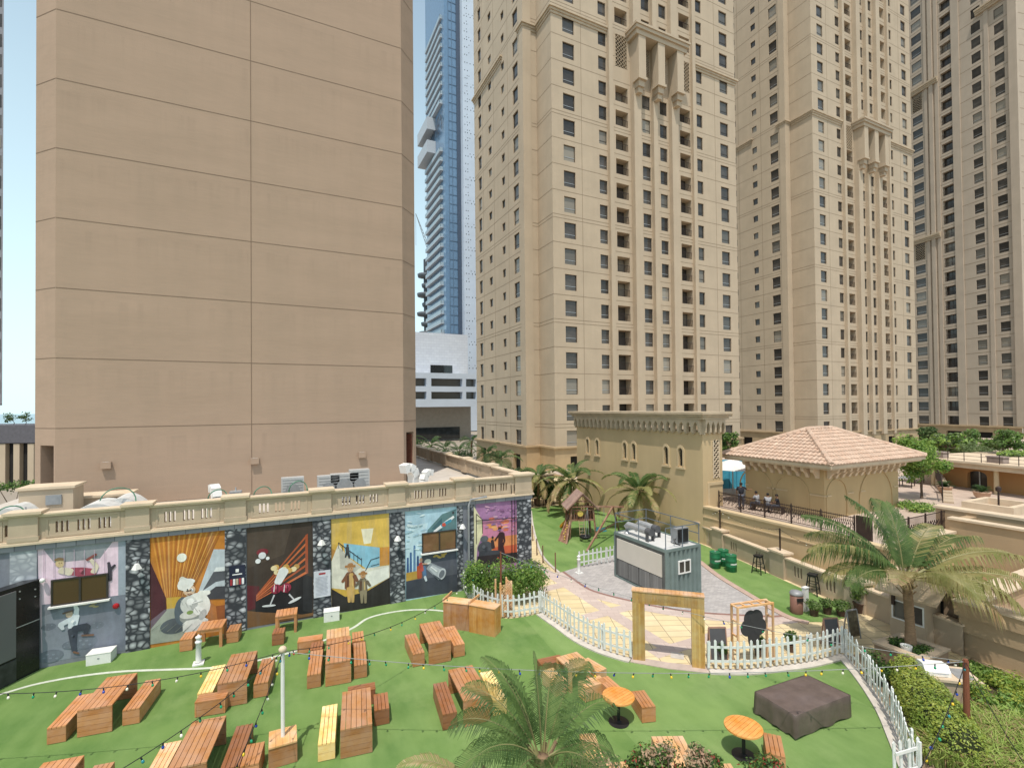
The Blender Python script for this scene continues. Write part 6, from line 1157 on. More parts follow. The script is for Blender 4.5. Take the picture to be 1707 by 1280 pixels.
for x, y, rz, L, lab, t in S_: slat_bench(x, y, R(rz), L, .42, lab, t, 'box_stool' if L < .7 else 'short_bench', 'stool' if L < .7 else 'bench', 'short slatted benches and box stools')
def round_table(x, y, lab, r):
    t = thing('round_table', lab, 'table', (x, y, 0), R(12), 'round pedestal tables'); b = MB(); n = 9; st = 2*r/n
    for k in range(n):
        y0, y1 = -r+k*st+.004, -r+(k+1)*st-.004; pts = []
        for s_, ys in ((1, [y0+(y1-y0)*i/3 for i in range(4)]), (-1, [y1-(y1-y0)*i/3 for i in range(4)])): pts += [(s_*math.sqrt(max(0, r*r-q*q)), q) for q in ys]
        b.prism(pts, .71, .75)
    put_ = b.build('tabletop', [wood_mat('round_top_wood', 'x', True, ((.50, .17, .04), (.58, .22, .06), (.36, .11, .03))) if 'round_top_wood' not in bpy.data.materials else bpy.data.materials['round_top_wood']], t, True); put_.color = (1.25, 1.3, .8, 1)
    b = MB(); b.cyl((0, 0, .02), (0, 0, .70), .045, n=14); b.box(-.25, .25, -.03, .03, .68, .708); b.box(-.03, .03, -.25, .25, .678, .706); b.build('pedestal', [M['black']], t, True); b = MB(); b.lathe([(.0, 0), (.29, 0), (.29, .015), (.08, .04), (.05, .06)], n=24); b.build('foot_plate', [M['black']], t, True)
round_table(8.69, 11.19, 'orange slatted round table beside the foreground palm', .45); round_table(10.72, 8.7, 'bright orange slatted round table near the brown covered box', .46)
# upright wooden counters
def counter(x, y, rz, w, h, d, lab, t, wing=None):
    r = thing('wooden_counter', lab, 'counter', (x, y, 0), rz, 'upright plank counters'); b = MB(); n = 14
    for k in range(n): b.box(-w/2+w*k/n+.002, -w/2+w*(k+1)/n-.002, -d/2, -d/2+.025, 0, h-.03)
    b.build('front_boards', [M['wood_z']], r, True).color = TI[t]; b = MB()
    for s_ in (-1, 1):
        for k in range(6): b.box(s_*(w/2-.012)-.012, s_*(w/2-.012)+.012, -d/2+.03+(d-.03)*k/6+.002, -d/2+.03+(d-.03)*(k+1)/6-.002, 0, h-.03)
    b.build('side_boards', [M['wood_z']], r, True).color = TI[t]; b = MB(); b.box(-w/2-.02, w/2+.02, -d/2-.02, d/2, h-.03, h); b.build('counter_top', [M['wood_x']], r, True).color = TI['pale']
    if wing: b = MB(); b.box(-w/2-.03, -w/2+.02, -d/2, d/2+.35, h, h+.1); b.build('side_flap', [M['wood_x']], r, True).color = TI['pale']
counter(6.62, 18.95, R(-42), 1.12, 1.08, .55, 'grey weathered wooden counter, left one of the joined pair by the bush fence', 'brown', 1); counter(7.42, 18.05, R(-50), 1.15, 1.1, .55, 'golden wooden counter, right one of the joined pair by the bush fence', 'orange', 1)
# wooden arch
def arch():
    a, b_ = gz(1055, 1100), gz(1176, 1116); d = (b_-a); W_ = d.length; d.normalize(); rz = math.atan2(d.y, d.x); t = thing('wooden_arch', 'tall square wooden entrance arch with carved letters between the two fences', 'arch', a, rz); H = 2.45; pw = .42; dp = .34
    g = MB()
    for x0 in (0, W_-pw):
        b = MB(); n = 6
        for k in range(n): b.box(x0+pw*k/n+.002, x0+pw*(k+1)/n-.002, 0, .03, 0, H-.42); b.box(x0+pw*k/n+.002, x0+pw*(k+1)/n-.002, dp-.03, dp, 0, H-.42)
        b.box(x0, x0+.025, .03, dp-.03, 0, H-.42); b.box(x0+pw-.025, x0+pw, .03, dp-.03, 0, H-.42); b.build('post', [M['wood_z']], t, True).color = (1.0, 1.25, 1.0, 1)
    b = MB(); n = 22
    for k in range(n): b.box(W_*k/n+.002, W_*(k+1)/n-.002, 0, .03, H-.42, H-.02); b.box(W_*k/n+.002, W_*(k+1)/n-.002, dp-.03, dp, H-.42, H-.02)
    b.box(pw, W_-pw, .03, dp-.03, H-.42, H-.395); b.build('beam', [M['wood_z']], t, True).color = (.95, 1.15, .95, 1)
    b = MB(); n = 18
    for k in range(n): b.box(-.02+(W_+.04)*k/n+.003, -.02+(W_+.04)*(k+1)/n-.003, -.02, dp+.02, H-.02, H+.02)
    b.build('top_boards', [M['wood_y']], t, True).color = TI['pale']; b = MB(); text_mesh(b, 'UNDERDESK', (W_*.33, -.003, H-.29), (1, 0, 0), (0, 0, 1), .15, d=.004); b.build('carved_letters', [mat('burnt_letters', (.42, .27, .11), .8)], t, True)
arch()
# container kiosk
def kiosk():
    X0, X1, Y0, Y1, H = 16.0, 18.2, 17.0, 20.8, 2.35; t = thing('container_kiosk', 'grey green shipping container kiosk with a white shutter and roof equipment', 'kiosk', (X0, Y0, 0)); gm = mat('container_paint', (.19, .245, .235), .5, .25, 1.5, streak=.4)
    def corr(O, U, W_, z0, z1):
        b = MB(); U = Vector(U); n = U.cross(_z); st = .28; k = 0; pts = []; u = 0
        while u < W_-.001: pts += [(u, 0), (min(W_, u+.10), 0), (min(W_, u+.13), -.075), (min(W_, u+.24), -.075)]; u += st
        pts.append((W_, 0)); O = Vector(O)
        for i in range(len(pts)-1): a, c = pts[i], pts[i+1]; b.face([O+U*a[0]+n*a[1]+_z*z0, O+U*c[0]+n*c[1]+_z*z0, O+U*c[0]+n*c[1]+_z*z1, O+U*a[0]+n*a[1]+_z*z1])
        return b
    b = corr((X0+.08, Y0, 0), (1, 0, 0), X1-X0-.16, .12, H-.12); b2 = corr((X1, Y0+.08, 0), (0, 1, 0), Y1-Y0-.16, .12, H-.12); b3 = corr((X1-.08, Y1, 0), (-1, 0, 0), X1-X0-.16, .12, H-.12); b.mesh(b2.v, b2.f); b.mesh(b3.v, b3.f); b.build('corrugated_walls', [gm], t)
    f = MB()
    for x in (X0, X1-.08):
        for y in (Y0-.01, Y1-.07): f.box(x-.005, x+.085, y, y+.08, 0, H)
    f.box(X0+.085, X1-.085, Y0-.012, Y0+.06, H-.12, H); f.box(X0+.085, X1-.085, Y0-.012, Y0+.06, 0, .12); f.box(X0+.085, X1-.085, Y1-.06, Y1+.012, H-.12, H); f.box(X0-.006, X0+.07, Y0+.07, Y1-.07, H-.14, H); f.box(X0-.006, X0+.07, Y0+.07, Y1-.07, 0, .1); f.box(X1-.07, X1+.006, Y0+.07, Y1-.07, H-.12, H); f.box(X1-.07, X1+.006, Y0+.07, Y1-.07, 0, .12); f.build('frame', [gm], t)
    s = MB(); s.box(X0+.03, X0+.06, Y0+.07, Y1-.07, .1, H-.14); s.build('side_wall', [mat('weathered_grey_board', (.13, .135, .13), .8, .35, 2)], t)
    s = MB(); s.box(X0-.02, X0+.03, Y0+.28, Y1-.25, 1.02, 2.05); s.build('shutter', [mat('cream_shutter', (.60, .56, .50), .55, .08, 1)], t)
    s = MB(); K = 4
    for k in range(K): yy = Y0+.3+(Y1-Y0-.6)*k/K; s.box(X0-.012, X0+.03, yy, yy+(Y1-Y0-.6)/K-.06, .16, .98)
    s.build('stone_panel', [brick_mat('grey_slate_panel', (.16, .16, .155), (.25, .245, .24), (.10, .1, .1), .3, .12, .008, plane='xy')], t)
    w = MB(); wx, wz = X0+.75, 1.12; 
    for a in ((0, .62, 0, .05), (0, .62, .49, .54), (0, .05, .05, .49), (.57, .62, .05, .49), (.285, .335, .05, .49)): w.box(wx+a[0]*1.25, wx+a[1]*1.25, Y0-.035, Y0+.03, wz+a[2]*1.15, wz+a[3]*1.15)
    o = w.build('window', [M['white']], t); g = MB(); g.face([(wx+.05, Y0-.015, wz+.05), (wx+.74, Y0-.015, wz+.05), (wx+.74, Y0-.015, wz+.57), (wx+.05, Y0-.015, wz+.57)]); g.build('pane', [M['glass']], o)
    r = MB(); r.box(X0+.07, X1-.07, Y0+.06, Y1-.06, H-.1, H-.05); r.build('roof', [M['lgrey']], t); r = MB()
    for x, y in ((X0+.05, Y0+.05), (X1-.05, Y0+.05), (X1-.05, Y1-.05), (X0+.05, Y1-.05), (X0+.05, (Y0+Y1)/2), (X1-.05, (Y0+Y1)/2), ((X0+X1)/2, Y0+.05)): r.cyl((x, y, H), (x, y, H+1.0), .022, n=8)
    for z in (.98, .5): z += H; r.beam((X0+.05, Y0+.05, z), (X1-.05, Y0+.05, z), .035) if z > H+.9 else None; r.beam((X1-.05, Y0+.05, z), (X1-.05, Y1-.05, z), .035); r.beam((X0+.05, Y1-.05, z), (X1-.05, Y1-.05, z), .035); r.beam((X0+.05, (Y0+Y1)/2, z), (X0+.05, Y1-.05, z), .035) if z > H+.9 else None
    r.build('guard_rail', [mat('blue_grey_rail', (.14, .17, .20), .5)], t)
    S2 = M['steel']; a = thing('exhaust_fan', 'silver round exhaust ducts lying on the container roof', 'duct', (X0+.6, Y1-.6, H)); d = MB()
    for dx in (0, .75): d = MB(); d.tube([(X0+.5+dx, Y1-.45, H-.03), (X0+.5+dx, Y1-.45, H+.3), (X0+.5+dx, Y1-.6, H+.42), (X0+.5+dx, Y1-1.0, H+.42), (X0+.5+dx, Y1-2.0+dx*.5, H+.4)], .17, 12); d.build('duct_pipe', [S2], a)

    for dx in (0, .75): d = MB(); q = Y1-2.2+dx*.5; d.cyl((X0+.5+dx, q+.2, H+.4), (X0+.5+dx, q-.12, H+.4), .185, n=14); d.box(X0+.3+dx, X0+.34+dx, q-.1, q+.1, H-.05, H+.3); d.box(X0+.66+dx, X0+.7+dx, q-.1, q+.1, H-.05, H+.3); d.build('fan_motor', [mat('fan_grey', (.10, .10, .105), .5) if 'fan_grey' not in bpy.data.materials else bpy.data.materials['fan_grey']], a)
    a = thing('air_conditioner', 'air conditioner unit standing on the container roof by the rail', 'air conditioner', (X1-.8, Y0+.7, H)); d = MB(); d.box(X1-1.0, X1-.25, Y0+.5, Y0+.9, H, H+.72); d.build('casing', [M['grey']], a); d = MB(); d.box(X1-1.0+.04, X1-.29, Y0+.485, Y0+.5, H+.04, H+.68); d.cyl((X1-.62, Y0+.485, H+.36), (X1-.62, Y0+.46, H+.36), .25, n=18); d.build('fan_grille', [M['black']], a); d = MB(); d.tube([(X1-1.0, Y0+.6, H+.2), (X1-1.2, Y0+.5, H+.25), (X1-1.25, Y0+.35, H+.1), (X1-1.05, Y0+.25, H)], .025, 6); d.build('pipe', [M['black']], a)
kiosk()
# play tower with swing
def playhouse():
    t = thing('play_tower', 'brown wooden play tower with gabled roof, climbing ramp, slide and swing beam', 'play set', (18.6, 28.2, 0)); wd = wood_mat('play_wood', 'z', False, ((.16, .06, .03), (.24, .10, .05), (.09, .035, .02))); rf = wood_mat('play_roof_wood', 'y', False, ((.28, .17, .14), (.36, .23, .19), (.2, .12, .1)))
    cx, cy = 18.85, 28.3; ax = Vector((.93, -.36, 0)); ay = Vector((.36, .93, 0)); C = Vector((cx, cy, 0)); P = lambda x, y, z: C+ax*x+ay*y+_z*z
    w = .75; fz = 1.3; ez = 2.1; rz_ = 3.1
    for sx in (-1, 1):
        for sy in (-1, 1): b = MB(); b.beam(P(sx*w*1.25, sy*w*1.1, 0), P(sx*w, sy*w, ez), .11); b.build('leg', [wd], t)
    b = MB()
    for k in range(8): b.extr([(-w-.05, -w+k*2*w/8), (w+.05, -w+k*2*w/8), (w+.05, -w+(k+1)*2*w/8-.01), (-w-.05, -w+(k+1)*2*w/8-.01)], P(0, 0, fz-.06), ax, ay, _z, .06)
    b.build('platform', [wd], t); b = MB()
    for side in range(4):
        for k in range(9):
            u = -w+2*w*k/8; q = (P(u, -w, 0), P(u, w, 0), P(-w, u, 0), P(w, u, 0))[side]
            if side == 2 and k > 1: continue
            b.beam(q+_z*fz, q+_z*(fz+.62), .07, .025)
        e = ((P(-w, -w, 0), P(w, -w, 0)), (P(-w, w, 0), P(w, w, 0)), (P(-w, -w, 0), P(-w, -w*.6, 0)), (P(w, -w, 0), P(w, w, 0)))[side]; b.beam(e[0]+_z*(fz+.65), e[1]+_z*(fz+.65), .07, .06); b.beam(e[0]+_z*(fz-.03), e[1]+_z*(fz-.03), .08, .1)
    b.build('railing', [wd], t); b = MB(); ov = 1.12
    for s_ in (-1, 1):
        nb = 7
        for k in range(nb):
            a0, a1 = k/nb, (k+1)/nb-.01; x0, x1 = s_*ov*a0, s_*ov*a1; z0, z1 = rz_-(rz_-ez+.1)*a0, rz_-(rz_-ez+.1)*a1
            v = [P(x0, -1.05, z0), P(x1, -1.05, z1-.015), P(x1, 1.05, z1-.015), P(x0, 1.05, z0)]; u_ = [p+_z*.04 for p in v]; b.mesh(v+u_, [(0, 1, 2, 3), (7, 6, 5, 4), (0, 4, 5, 1), (1, 5, 6, 2), (2, 6, 7, 3), (3, 7, 4, 0)])
    b.build('roof', [rf], t); b = MB()
    for y in (-.98, .98):
        for s_ in (-1, 1): b.beam(P(0, y, rz_-.04), P(s_*1.1, y, ez-.1), .05, .12)
        for k in range(5): b.beam(P(0, y*.98, rz_-.55), P(.5*math.cos(PI*k/4), y*.98, rz_-.55+.42*math.sin(PI*k/4)), .06, .02)
        b.beam(P(-w, y*.98, ez+.1), P(w, y*.98, ez+.1), .06)
    b.build('gable_frame', [wd], t)
    b = MB(); nb = 9; a0, a1 = Vector((16.87, 27.9, 0)), Vector((16.92, 27.0, 0)); t0, t1 = P(-w, w*.35, fz), P(-w, -w*.6, fz)
    for k in range(nb): f0, f1 = k/nb, (k+1)/nb-.02; b.mesh([a0.lerp(t0, f0), a1.lerp(t1, f0), a1.lerp(t1, f1), a0.lerp(t0, f1)]+[q+Vector((.05, .02, .05)) for q in (a0.lerp(t0, f0), a1.lerp(t1, f0), a1.lerp(t1, f1), a0.lerp(t0, f1))], [(3, 2, 1, 0), (4, 5, 6, 7), (0, 1, 5, 4), (2, 3, 7, 6), (1, 2, 6, 5), (3, 0, 4, 7)])
    b.beam(a0, t0+_z*.15, .09); b.beam(a1, t1+_z*.15, .09); r_ = b.build('climbing_ramp', [wd], t); b = MB()
    for k in range(9): q = a0.lerp(t0, .12+.09*k).lerp(a1.lerp(t1, .12+.09*k), .25+.5*random.random()); b = MB(); b.lathe([(.0, .09), (.05, .06), (.055, .0)], q+Vector((-.02, 0, .03)), 8); b.build('climbing_hold', [mat('yellow_plastic', (.72, .52, .12), .5) if k == 0 else bpy.data.materials['yellow_plastic']], r_)
    b = MB(); s0, s1 = P(-.3, w, fz), Vector((18.9, 30.3, .3)); d = (s1-s0); side = Vector((-d.y, d.x, 0)).normalized()
    pts = [s0, s0+d*.3+_z*.02, s0+d*.7-_z*.06, s1, s1+d.normalized()*.4]
    for i in range(4): p, q = pts[i], pts[i+1]; b.face([p-side*.25, q-side*.25, q+side*.25, p+side*.25]); b.beam(p-side*.27+_z*.08, q-side*.27+_z*.08, .05, .18); b.beam(p+side*.27+_z*.08, q+side*.27+_z*.08, .05, .18)
    b.build('slide', [mat('orange_plastic', (.75, .30, .02), .4)], t)
    b0, b1 = P(.1, -w, 2.2), Vector((21.1, 26.3, 2.15)); b = MB(); b.beam(b0, b1, .11); b.build('swing_beam', [wd], t)
    e = b0.lerp(b1, .72); 
    for q in (Vector((17.15, 25.05, 0)), Vector((22.0, 28.0, 0))): b = MB(); b.beam(q, e, .10); b.build('swing_leg', [wd], t)
    b = MB(); b.beam(Vector((17.15, 25.05, 0)).lerp(e, .38), Vector((22, 28, 0)).lerp(e, .38), .07); b.build('cross_bar', [wd], t)
    b = MB(); l0, l1 = P(-.25, -w-.02, fz), P(.1, -w-.02, fz); g0, g1 = P(-.25, -w-.4, .1), P(.1, -w-.4, .1); b.beam(l0, g0, .03); b.beam(l1, g1, .03)
    for k in range(6): b.beam(l0.lerp(g0, (k+.5)/6), l1.lerp(g1, (k+.5)/6), .03)
    b.build('rope_ladder', [mat('rope', (.45, .33, .2), .9)], t)
    q = P(.05, -w-.6, .3); b = MB(); K = 18
    for k in range(K): a = 2*PI*k/K; c = 2*PI*(k+1)/K; b.cyl((q.x+.3*math.cos(a), q.y+.3*math.sin(a), q.z), (q.x+.3*math.cos(c), q.y+.3*math.sin(c), q.z), .09, n=7)
    o = b.build('tyre_swing', [M['black']], t); b = MB(); tp = b0.lerp(b1, .1)
    for k in range(3): a = 2*PI*k/3; b.beam((q.x+.28*math.cos(a), q.y+.28*math.sin(a), q.z+.08), tp, .015)
    b.build('chain', [M['grey']], o)
    for f, c, h in ((.35, 'teal', .55), (.5, 'teal', .5)):
        p = b0.lerp(b1, f); b = MB(); b.box(p.x-.18, p.x+.18, p.y-.09, p.y+.09, h, h+.04); b.box(p.x-.18, p.x+.18, p.y+.07, p.y+.09, h+.04, h+.22); o = b.build('swing_seat', [mat('teal_plastic', (.05, .25, .30), .5) if f == .35 else bpy.data.materials['teal_plastic']], t); b = MB(); b.beam((p.x-.17, p.y, h), p, .012); b.beam((p.x+.17, p.y, h), p, .012); b.build('chain', [M['grey']], o)
    b = MB(); q = P(-.15, -w-.03, fz+.42); b.lathe([(.0, 0), (.2, .02), (.2, .05), (.0, .07)], (0, 0, 0), 14); o = b.build('yellow_wheel', [bpy.data.materials['yellow_plastic']], t, True); o.location = q-C+C-Vector(t.location); o.rotation_euler = (R(90), 0, math.atan2(ax.y, ax.x))
playhouse()
# clover sign
def clover():
    c0, c1 = gz(1231, 1113), gz(1292, 1102); d = (c1-c0); W_ = d.length; d.normalize(); rz = math.atan2(d.y, d.x); t = thing('clover_sign', 'dark four leaf clover board hanging in a light timber frame behind the fence', 'sign', c0, rz); H = 2.0
    for x in (0, W_-.06):
        for y in (0, .3): b = MB(); b.box(x, x+.06, y, y+.06, 0, H); b.build('post', [M['wood_z']], t, True).color = TI['pale']
    b = MB(); b.box(0, W_, 0, .06, H, H+.06); b.box(0, W_, .3, .36, H, H+.06)
    for k in range(5): b.box(W_*k/4.0*.94, W_*k/4.0*.94+.05, .06, .3, H+.01, H+.05)
    b.build('top_rack', [M['wood_x']], t, True).color = TI['pale']; b = MB()
    for x in (0.005, W_-.055):
        for z in (.5, 1.0, 1.5): b.box(x, x+.05, .06, .3, z, z+.05)
    b.build('rungs', [M['wood_y']], t, True).color = TI['pale']; b = MB(); c = W_/2; zc = 1.28; y = .14
    def leaf(ang, r):
        pts = []
        for k in range(13): a = PI*(.0+k/12)-PI/2; pts.append((r*.62*math.cos(a)+r*.62, r*.42*math.sin(a)*1.15))
        pts = [(0, 0)]+pts; ca, sa = math.cos(ang), math.sin(ang); b.extr([(c+u*ca-v*sa, zc+u*sa+v*ca) for u, v in pts], (0, y+.02+.002*len(b.f) % .01, 0), (1, 0, 0), _z, (0, -1, 0), .03)
    for k, ang in enumerate((R(62), R(118), R(-8), R(188))):
        cc = (c+.26*math.cos(ang), zc+.30*math.sin(ang)); b.extr([(cc[0]+.27*math.cos(2*PI*i/20), cc[1]+.29*math.sin(2*PI*i/20)) for i in range(20)], (0, y+.003*k, 0), (1, 0, 0), _z, (0, -1, 0), .03)
    b.extr([(c-.2, zc-.6), (c+.22, zc-.6), (c+.3, zc), (c-.28, zc)], (0, y+.014, 0), (1, 0, 0), _z, (0, -1, 0), .03); b.extr([(c-.16, .35), (c-.06, .35), (c+.0, zc-.5), (c+.06, .35), (c+.16, .35), (c+.2, zc-.5), (c-.18, zc-.5)], (0, y+.017, 0), (1, 0, 0), _z, (0, -1, 0), .03)
    b.build('clover_board', [mat('charcoal_board', (.045, .043, .045), .7, .2)], t, True)
clover()
def a_board(p, rz, w, h, lab, face, frame):
    t = thing('pavement_board', lab, 'board', p, rz, 'boards behind the fence'); b = MB()
    for s_ in (-1, 1): b.beam((-w/2, s_*.16, 0), (-w/2, 0, h), .035); b.beam((w/2, s_*.16, 0), (w/2, 0, h), .035)
    b.beam((-w/2, 0, h), (w/2, 0, h), .04); b.build('frame', [frame], t, True); b = MB(); k = .13
    b.mesh([(-w/2+.02, -.145, .1), (w/2-.02, -.145, .1), (w/2-.02, -.02, h-.03), (-w/2+.02, -.02, h-.03), (-w/2+.02, -.13, .1), (w/2-.02, -.13, .1), (w/2-.02, -.005, h-.03), (-w/2+.02, -.005, h-.03)], [(0, 1, 2, 3), (7, 6, 5, 4), (0, 3, 7, 4), (1, 5, 6, 2), (3, 2, 6, 7), (0, 4, 5, 1)]); b.build('panel', [face], t, True)
slate = mat('slate_panel', (.10, .10, .11), .6, .2, 3); pink = mat('pink_wood', (.40, .23, .17), .7, .2, 5)
a_board(gz(1196, 1100), R(-25), .6, 1.15, 'grey pavement board with wooden frame left of the clover sign', slate, pink); a_board(gz(1385, 1075), R(-20), .55, 1.0, 'grey upright board behind the fence corner, left of the leaf print panel', slate, pink); a_board(gz(1420, 1062), R(-10), .5, 1.05, 'upright panel with a mottled leaf print at the fence corner', mat('leaf_print', (.18, .15, .09), .6, .7, 7, c2=(.05, .04, .03)), M['grey'])
# drums, bins, stools
def drum(x, y, lab):
    t = thing('oil_drum', lab, 'drum', (x, y, 0), random.random()*.3, 'green oil drums'); g = bpy.data.materials.get('drum_green') or mat('drum_green', (.02, .17, .07), .4, .25, 4); b = MB(); b.lathe([(.27, 0), (.285, .02), (.285, .28), (.297, .3), (.285, .32), (.285, .56), (.297, .58), (.285, .6), (.285, .86), (.29, .88), (.27, .875), (.26, .85), (0, .85)], n=24); b.build('barrel', [g], t, True, True); b = MB(); b.lathe([(.05, .85), (.05, .88), (0, .885)], (.12, .05, 0), 8); b.build('bung', [M['grey']], t, True); b = MB()
    for k in range(9): a = R(-120-35+k*8.5); b.obox((.288*math.cos(a), .288*math.sin(a), .44), (.03, .022, .06+.02*(k % 2)), a+PI/2)
    b.build('white_lettering', [M['white']], t, True)
drum(21.75, 19.3, 'green oil drum, left of the three beside the kiosk'); drum(22.45, 19.35, 'green oil drum at the back of the three beside the kiosk'); drum(22.05, 18.5, 'green oil drum nearest the viewer of the three beside the kiosk')
def stool(x, y, rz, lab):
    t = thing('bar_stool', lab, 'stool', (x, y, 0), rz, 'black metal bar stools along the low wall'); b = MB(); b.box(-.19, .19, -.19, .19, .93, .97); b.box(-.17, .17, -.17, .17, .86, .93); b.build('seat', [M['black']], t, True)
    for sx in (-1, 1):
        for sy in (-1, 1): b = MB(); b.beam((sx*.25, sy*.25, 0), (sx*.15, sy*.15, .88), .04); b.build('leg', [M['black']], t, True)
    b = MB()
    for z in (.3, .55):
        r = .25-.1*z/.88
        for sgn in (-1, 1): b.beam((-r, sgn*r, z), (r, sgn*r, z), .022); b.beam((sgn*r, -r, z), (sgn*r, r, z), .022)
    b.build('foot_rail', [M['black']], t, True)
stool(23.05, 17.6, .2, 'black bar stool nearest the green drums'); stool(22.75, 14.5, .3, 'black bar stool in the middle between two slotted wall panels')
t = thing('folded_stand', 'black square board on a folding stand at the wall beside the leafy potted shrub', 'stand', gz(1404, 1000), R(70)); b = MB(); b.box(-.22, .22, -.03, .03, .55, 1.05); b.build('board', [M['black']], t, True); b = MB(); b.beam((-.15, .1, 0), (0, 0, .56), .03); b.beam((.15, .1, 0), (0, 0, .56), .03); b.beam((0, -.25, 0), (0, 0, .56), .03); b.build('tripod', [M['black']], t, True)
def dustbin():
    p = gz(1328, 1021); t = thing('litter_bin', 'brown litter bin with a dark slot beside the white post', 'bin', p); b = MB(); b.lathe([(.24, 0), (.25, .04), (.25, .78), (.0, .78)], n=18); b.build('body', [mat('bin_brown', (.22, .11, .08), .6, .2, 4)], t, True, True); b = MB(); b.lathe([(.26, .78), (.27, .84), (.22, .93), (.08, .97), (0, .97)], n=18); b.build('lid', [M['grey']], t, True, True); b = MB(); b.obox((-.10, -.235, .64), (.26, .05, .14), R(-24)); b.build('slot', [M['black']], t, True)
dustbin()
b = MB(); b.box(-.13, .13, -.07, .07, 0, 1.0); b.box(-.15, .15, -.09, .09, 1.0, 1.04); o = b.build('service_post', [M['white']]); o.location = gz(1343, 1018); tag(o, 'plain white service post right of the brown litter bin', 'post')
def bollard(p, h, lab):
    t = thing('white_bollard', lab, 'bollard', p, 0, 'white turned bollards'); b = MB(); b.box(-.17, .17, -.17, .17, 0, .05); b.build('base', [M['white']], t, True); b = MB(); b.lathe([(.11, .05), (.09, .1), (.085, h*.7), (.11, h*.72), (.11, h*.76), (.075, h*.78), (.07, h*.86), (.1, h*.88), (.1, h*.92), (.04, h*.95), (0, h)], n=14); b.build('post', [M['white']], t, True, True)
bollard(gz(331, 1106), 1.05, 'white turned bollard on the lawn in front of the cook mural'); bollard(gz(965, 955), 1.0, 'white turned bollard beside the short fence at the play lawn')
for px, py, w, d, h, lab in ((161, 1100, .72, .5, .38, 'white low box against the grey dancer mural'), (541, 1036, .62, .45, .42, 'white low box against the dark stone pillar beside the notice board')):
    p = gz(px+12, py-4); o = MB(); o.box(-w/2, w/2, -d/2, d/2, 0, h-.02); o.box(-w/2-.01, w/2+.01, -d/2-.01, d/2+.01, h-.02, h); o.box(-.03, .03, -d/2-.012, -d/2, h*.5, h*.6, 1); o = o.build('subwoofer_box', [M['white'], M['grey']]); o.location = (p.x, min(p.y, WY-.35), 0); o.rotation_euler = (0, 0, R(-6)); tag(o, lab, 'box', 'white boxes along the mural wall')
# covered box
def cover():
    c = [gz(1326, 1193, .64), gz(1417, 1158, .64), gz(1344, 1124, .64), gz(1259, 1152, .64)]; mid = sum(c, Vector())/4; t = thing('covered_table', 'large low table under a dark brown tarpaulin near the right fence', 'covered table', (mid.x, mid.y, 0)); mt = mat('brown_tarpaulin', (.15, .112, .098), .42, .35, 2.5, .7, 6); n = 14; ring = []
    for i in range(4):
        a, b_ = c[i], c[(i+1) % 4]
        for k in range(n): ring.append(a.lerp(b_, k/n))
    vs = []; N_ = len(ring); lev = [(1.0, .65), (1.012, .63), (1.016, .5), (1.02, .36), (1.025, .2), (1.03, .05)]
    for li, (s_, z) in enumerate(lev):
        for k, p in enumerate(ring):
            wv = 1+(.006*math.sin(k*1.7)+.007*math.sin(k*.9+1)+.004*math.sin(k*3.1))*li*.5; vs.append(mid+(Vector((p.x, p.y, 0))-Vector((mid.x, mid.y, 0)))*s_*wv-_z*mid.z+_z*(z+(.03*math.sin(k*1.3) if li == 5 else 0)))
    fs = [(li*N_+k, li*N_+(k+1) % N_, (li+1)*N_+(k+1) % N_, (li+1)*N_+k)[::-1] for li in range(5) for k in range(N_)]; b = MB(); b.mesh(vs, fs)
    G = 10; gv = []
    for i in range(G+1):
        for j in range(G+1): p = c[0].lerp(c[1], i/G).lerp(c[3].lerp(c[2], i/G), j/G); e = min(i, G-i, j, G-j); gv.append((p.x, p.y, .64+(.025*math.sin(i*1.1+j*.7)+.018*math.sin(i*.4-j*1.6))*min(1, e/2)+.02*min(e, 3)))
    b.mesh(gv, [(i*(G+1)+j, (i+1)*(G+1)+j, (i+1)*(G+1)+j+1, i*(G+1)+j+1) for i in range(G) for j in range(G)]); b.build('tarpaulin', [mt], t, smooth=True)
    for q in c: p = mid+(q-mid)*.8; l = MB(); l.box(p.x-.05, p.x+.05, p.y-.05, p.y+.05, 0, .6); l.build('leg', [M['black']], t)
cover()
# screen wall on the left
def led():
    b_ = gz(69, 1116); a = gz(2, 1149); a = b_+(a-b_)*2.6; d = b_-a; L = d.length; U = d.normalized(); n = U.cross(_z); t = thing('outdoor_screen', 'large grey outdoor screen in a black frame at the left end of the mural wall', 'screen', a); H = 3.15
    b = MB(); b.extr([(0, 0), (L, 0), (L, H), (0, H)], a-n*.5, U, _z, n, .42); b.build('cabinet', [mat('gloss_black', (.016, .015, .017), .25, .3, 2)], t); b = MB(); b.extr([(.1, .82), (L-.75, .82), (L-.75, H-.14), (.1, H-.14)], a-n*.08, U, _z, n, .05); b.build('screen_panel', [mat('screen_grey', (.15, .145, .145), .6, .1, 1)], t); b = MB()
    b.extr([(0, 0.02), (L-.72, .02), (L-.72, .74), (0, .74)], a-n*.08, U, _z, n, .03); b.build('skirt_panel', [mat('scuffed_black', (.06, .06, .062), .5, .7, 3)], t); b = MB()
    for u, z in ((L-.62, H-.2), (L-.62, H-.45), (L-.15, H-.3), (L-.15, H-.55)): q = a+U*u+_z*z-n*.075; b.cyl(q, q+n*.02, .025, n=8)
    b.extr([(L-.72, 1.75), (L, 1.75), (L, 1.78), (L-.72, 1.78)], a-n*.08, U, _z, n, .006); b.build('rivets', [M['steel']], t); b = MB(); q = a+U*(L+.02)+_z*(H-.05); b.lathe([(0, -.08), (.07, -.05), (.08, 0), (.07, .05), (0, .08)], q, 12); b.build('corner_cap', [M['white']], t, smooth=True)
led()
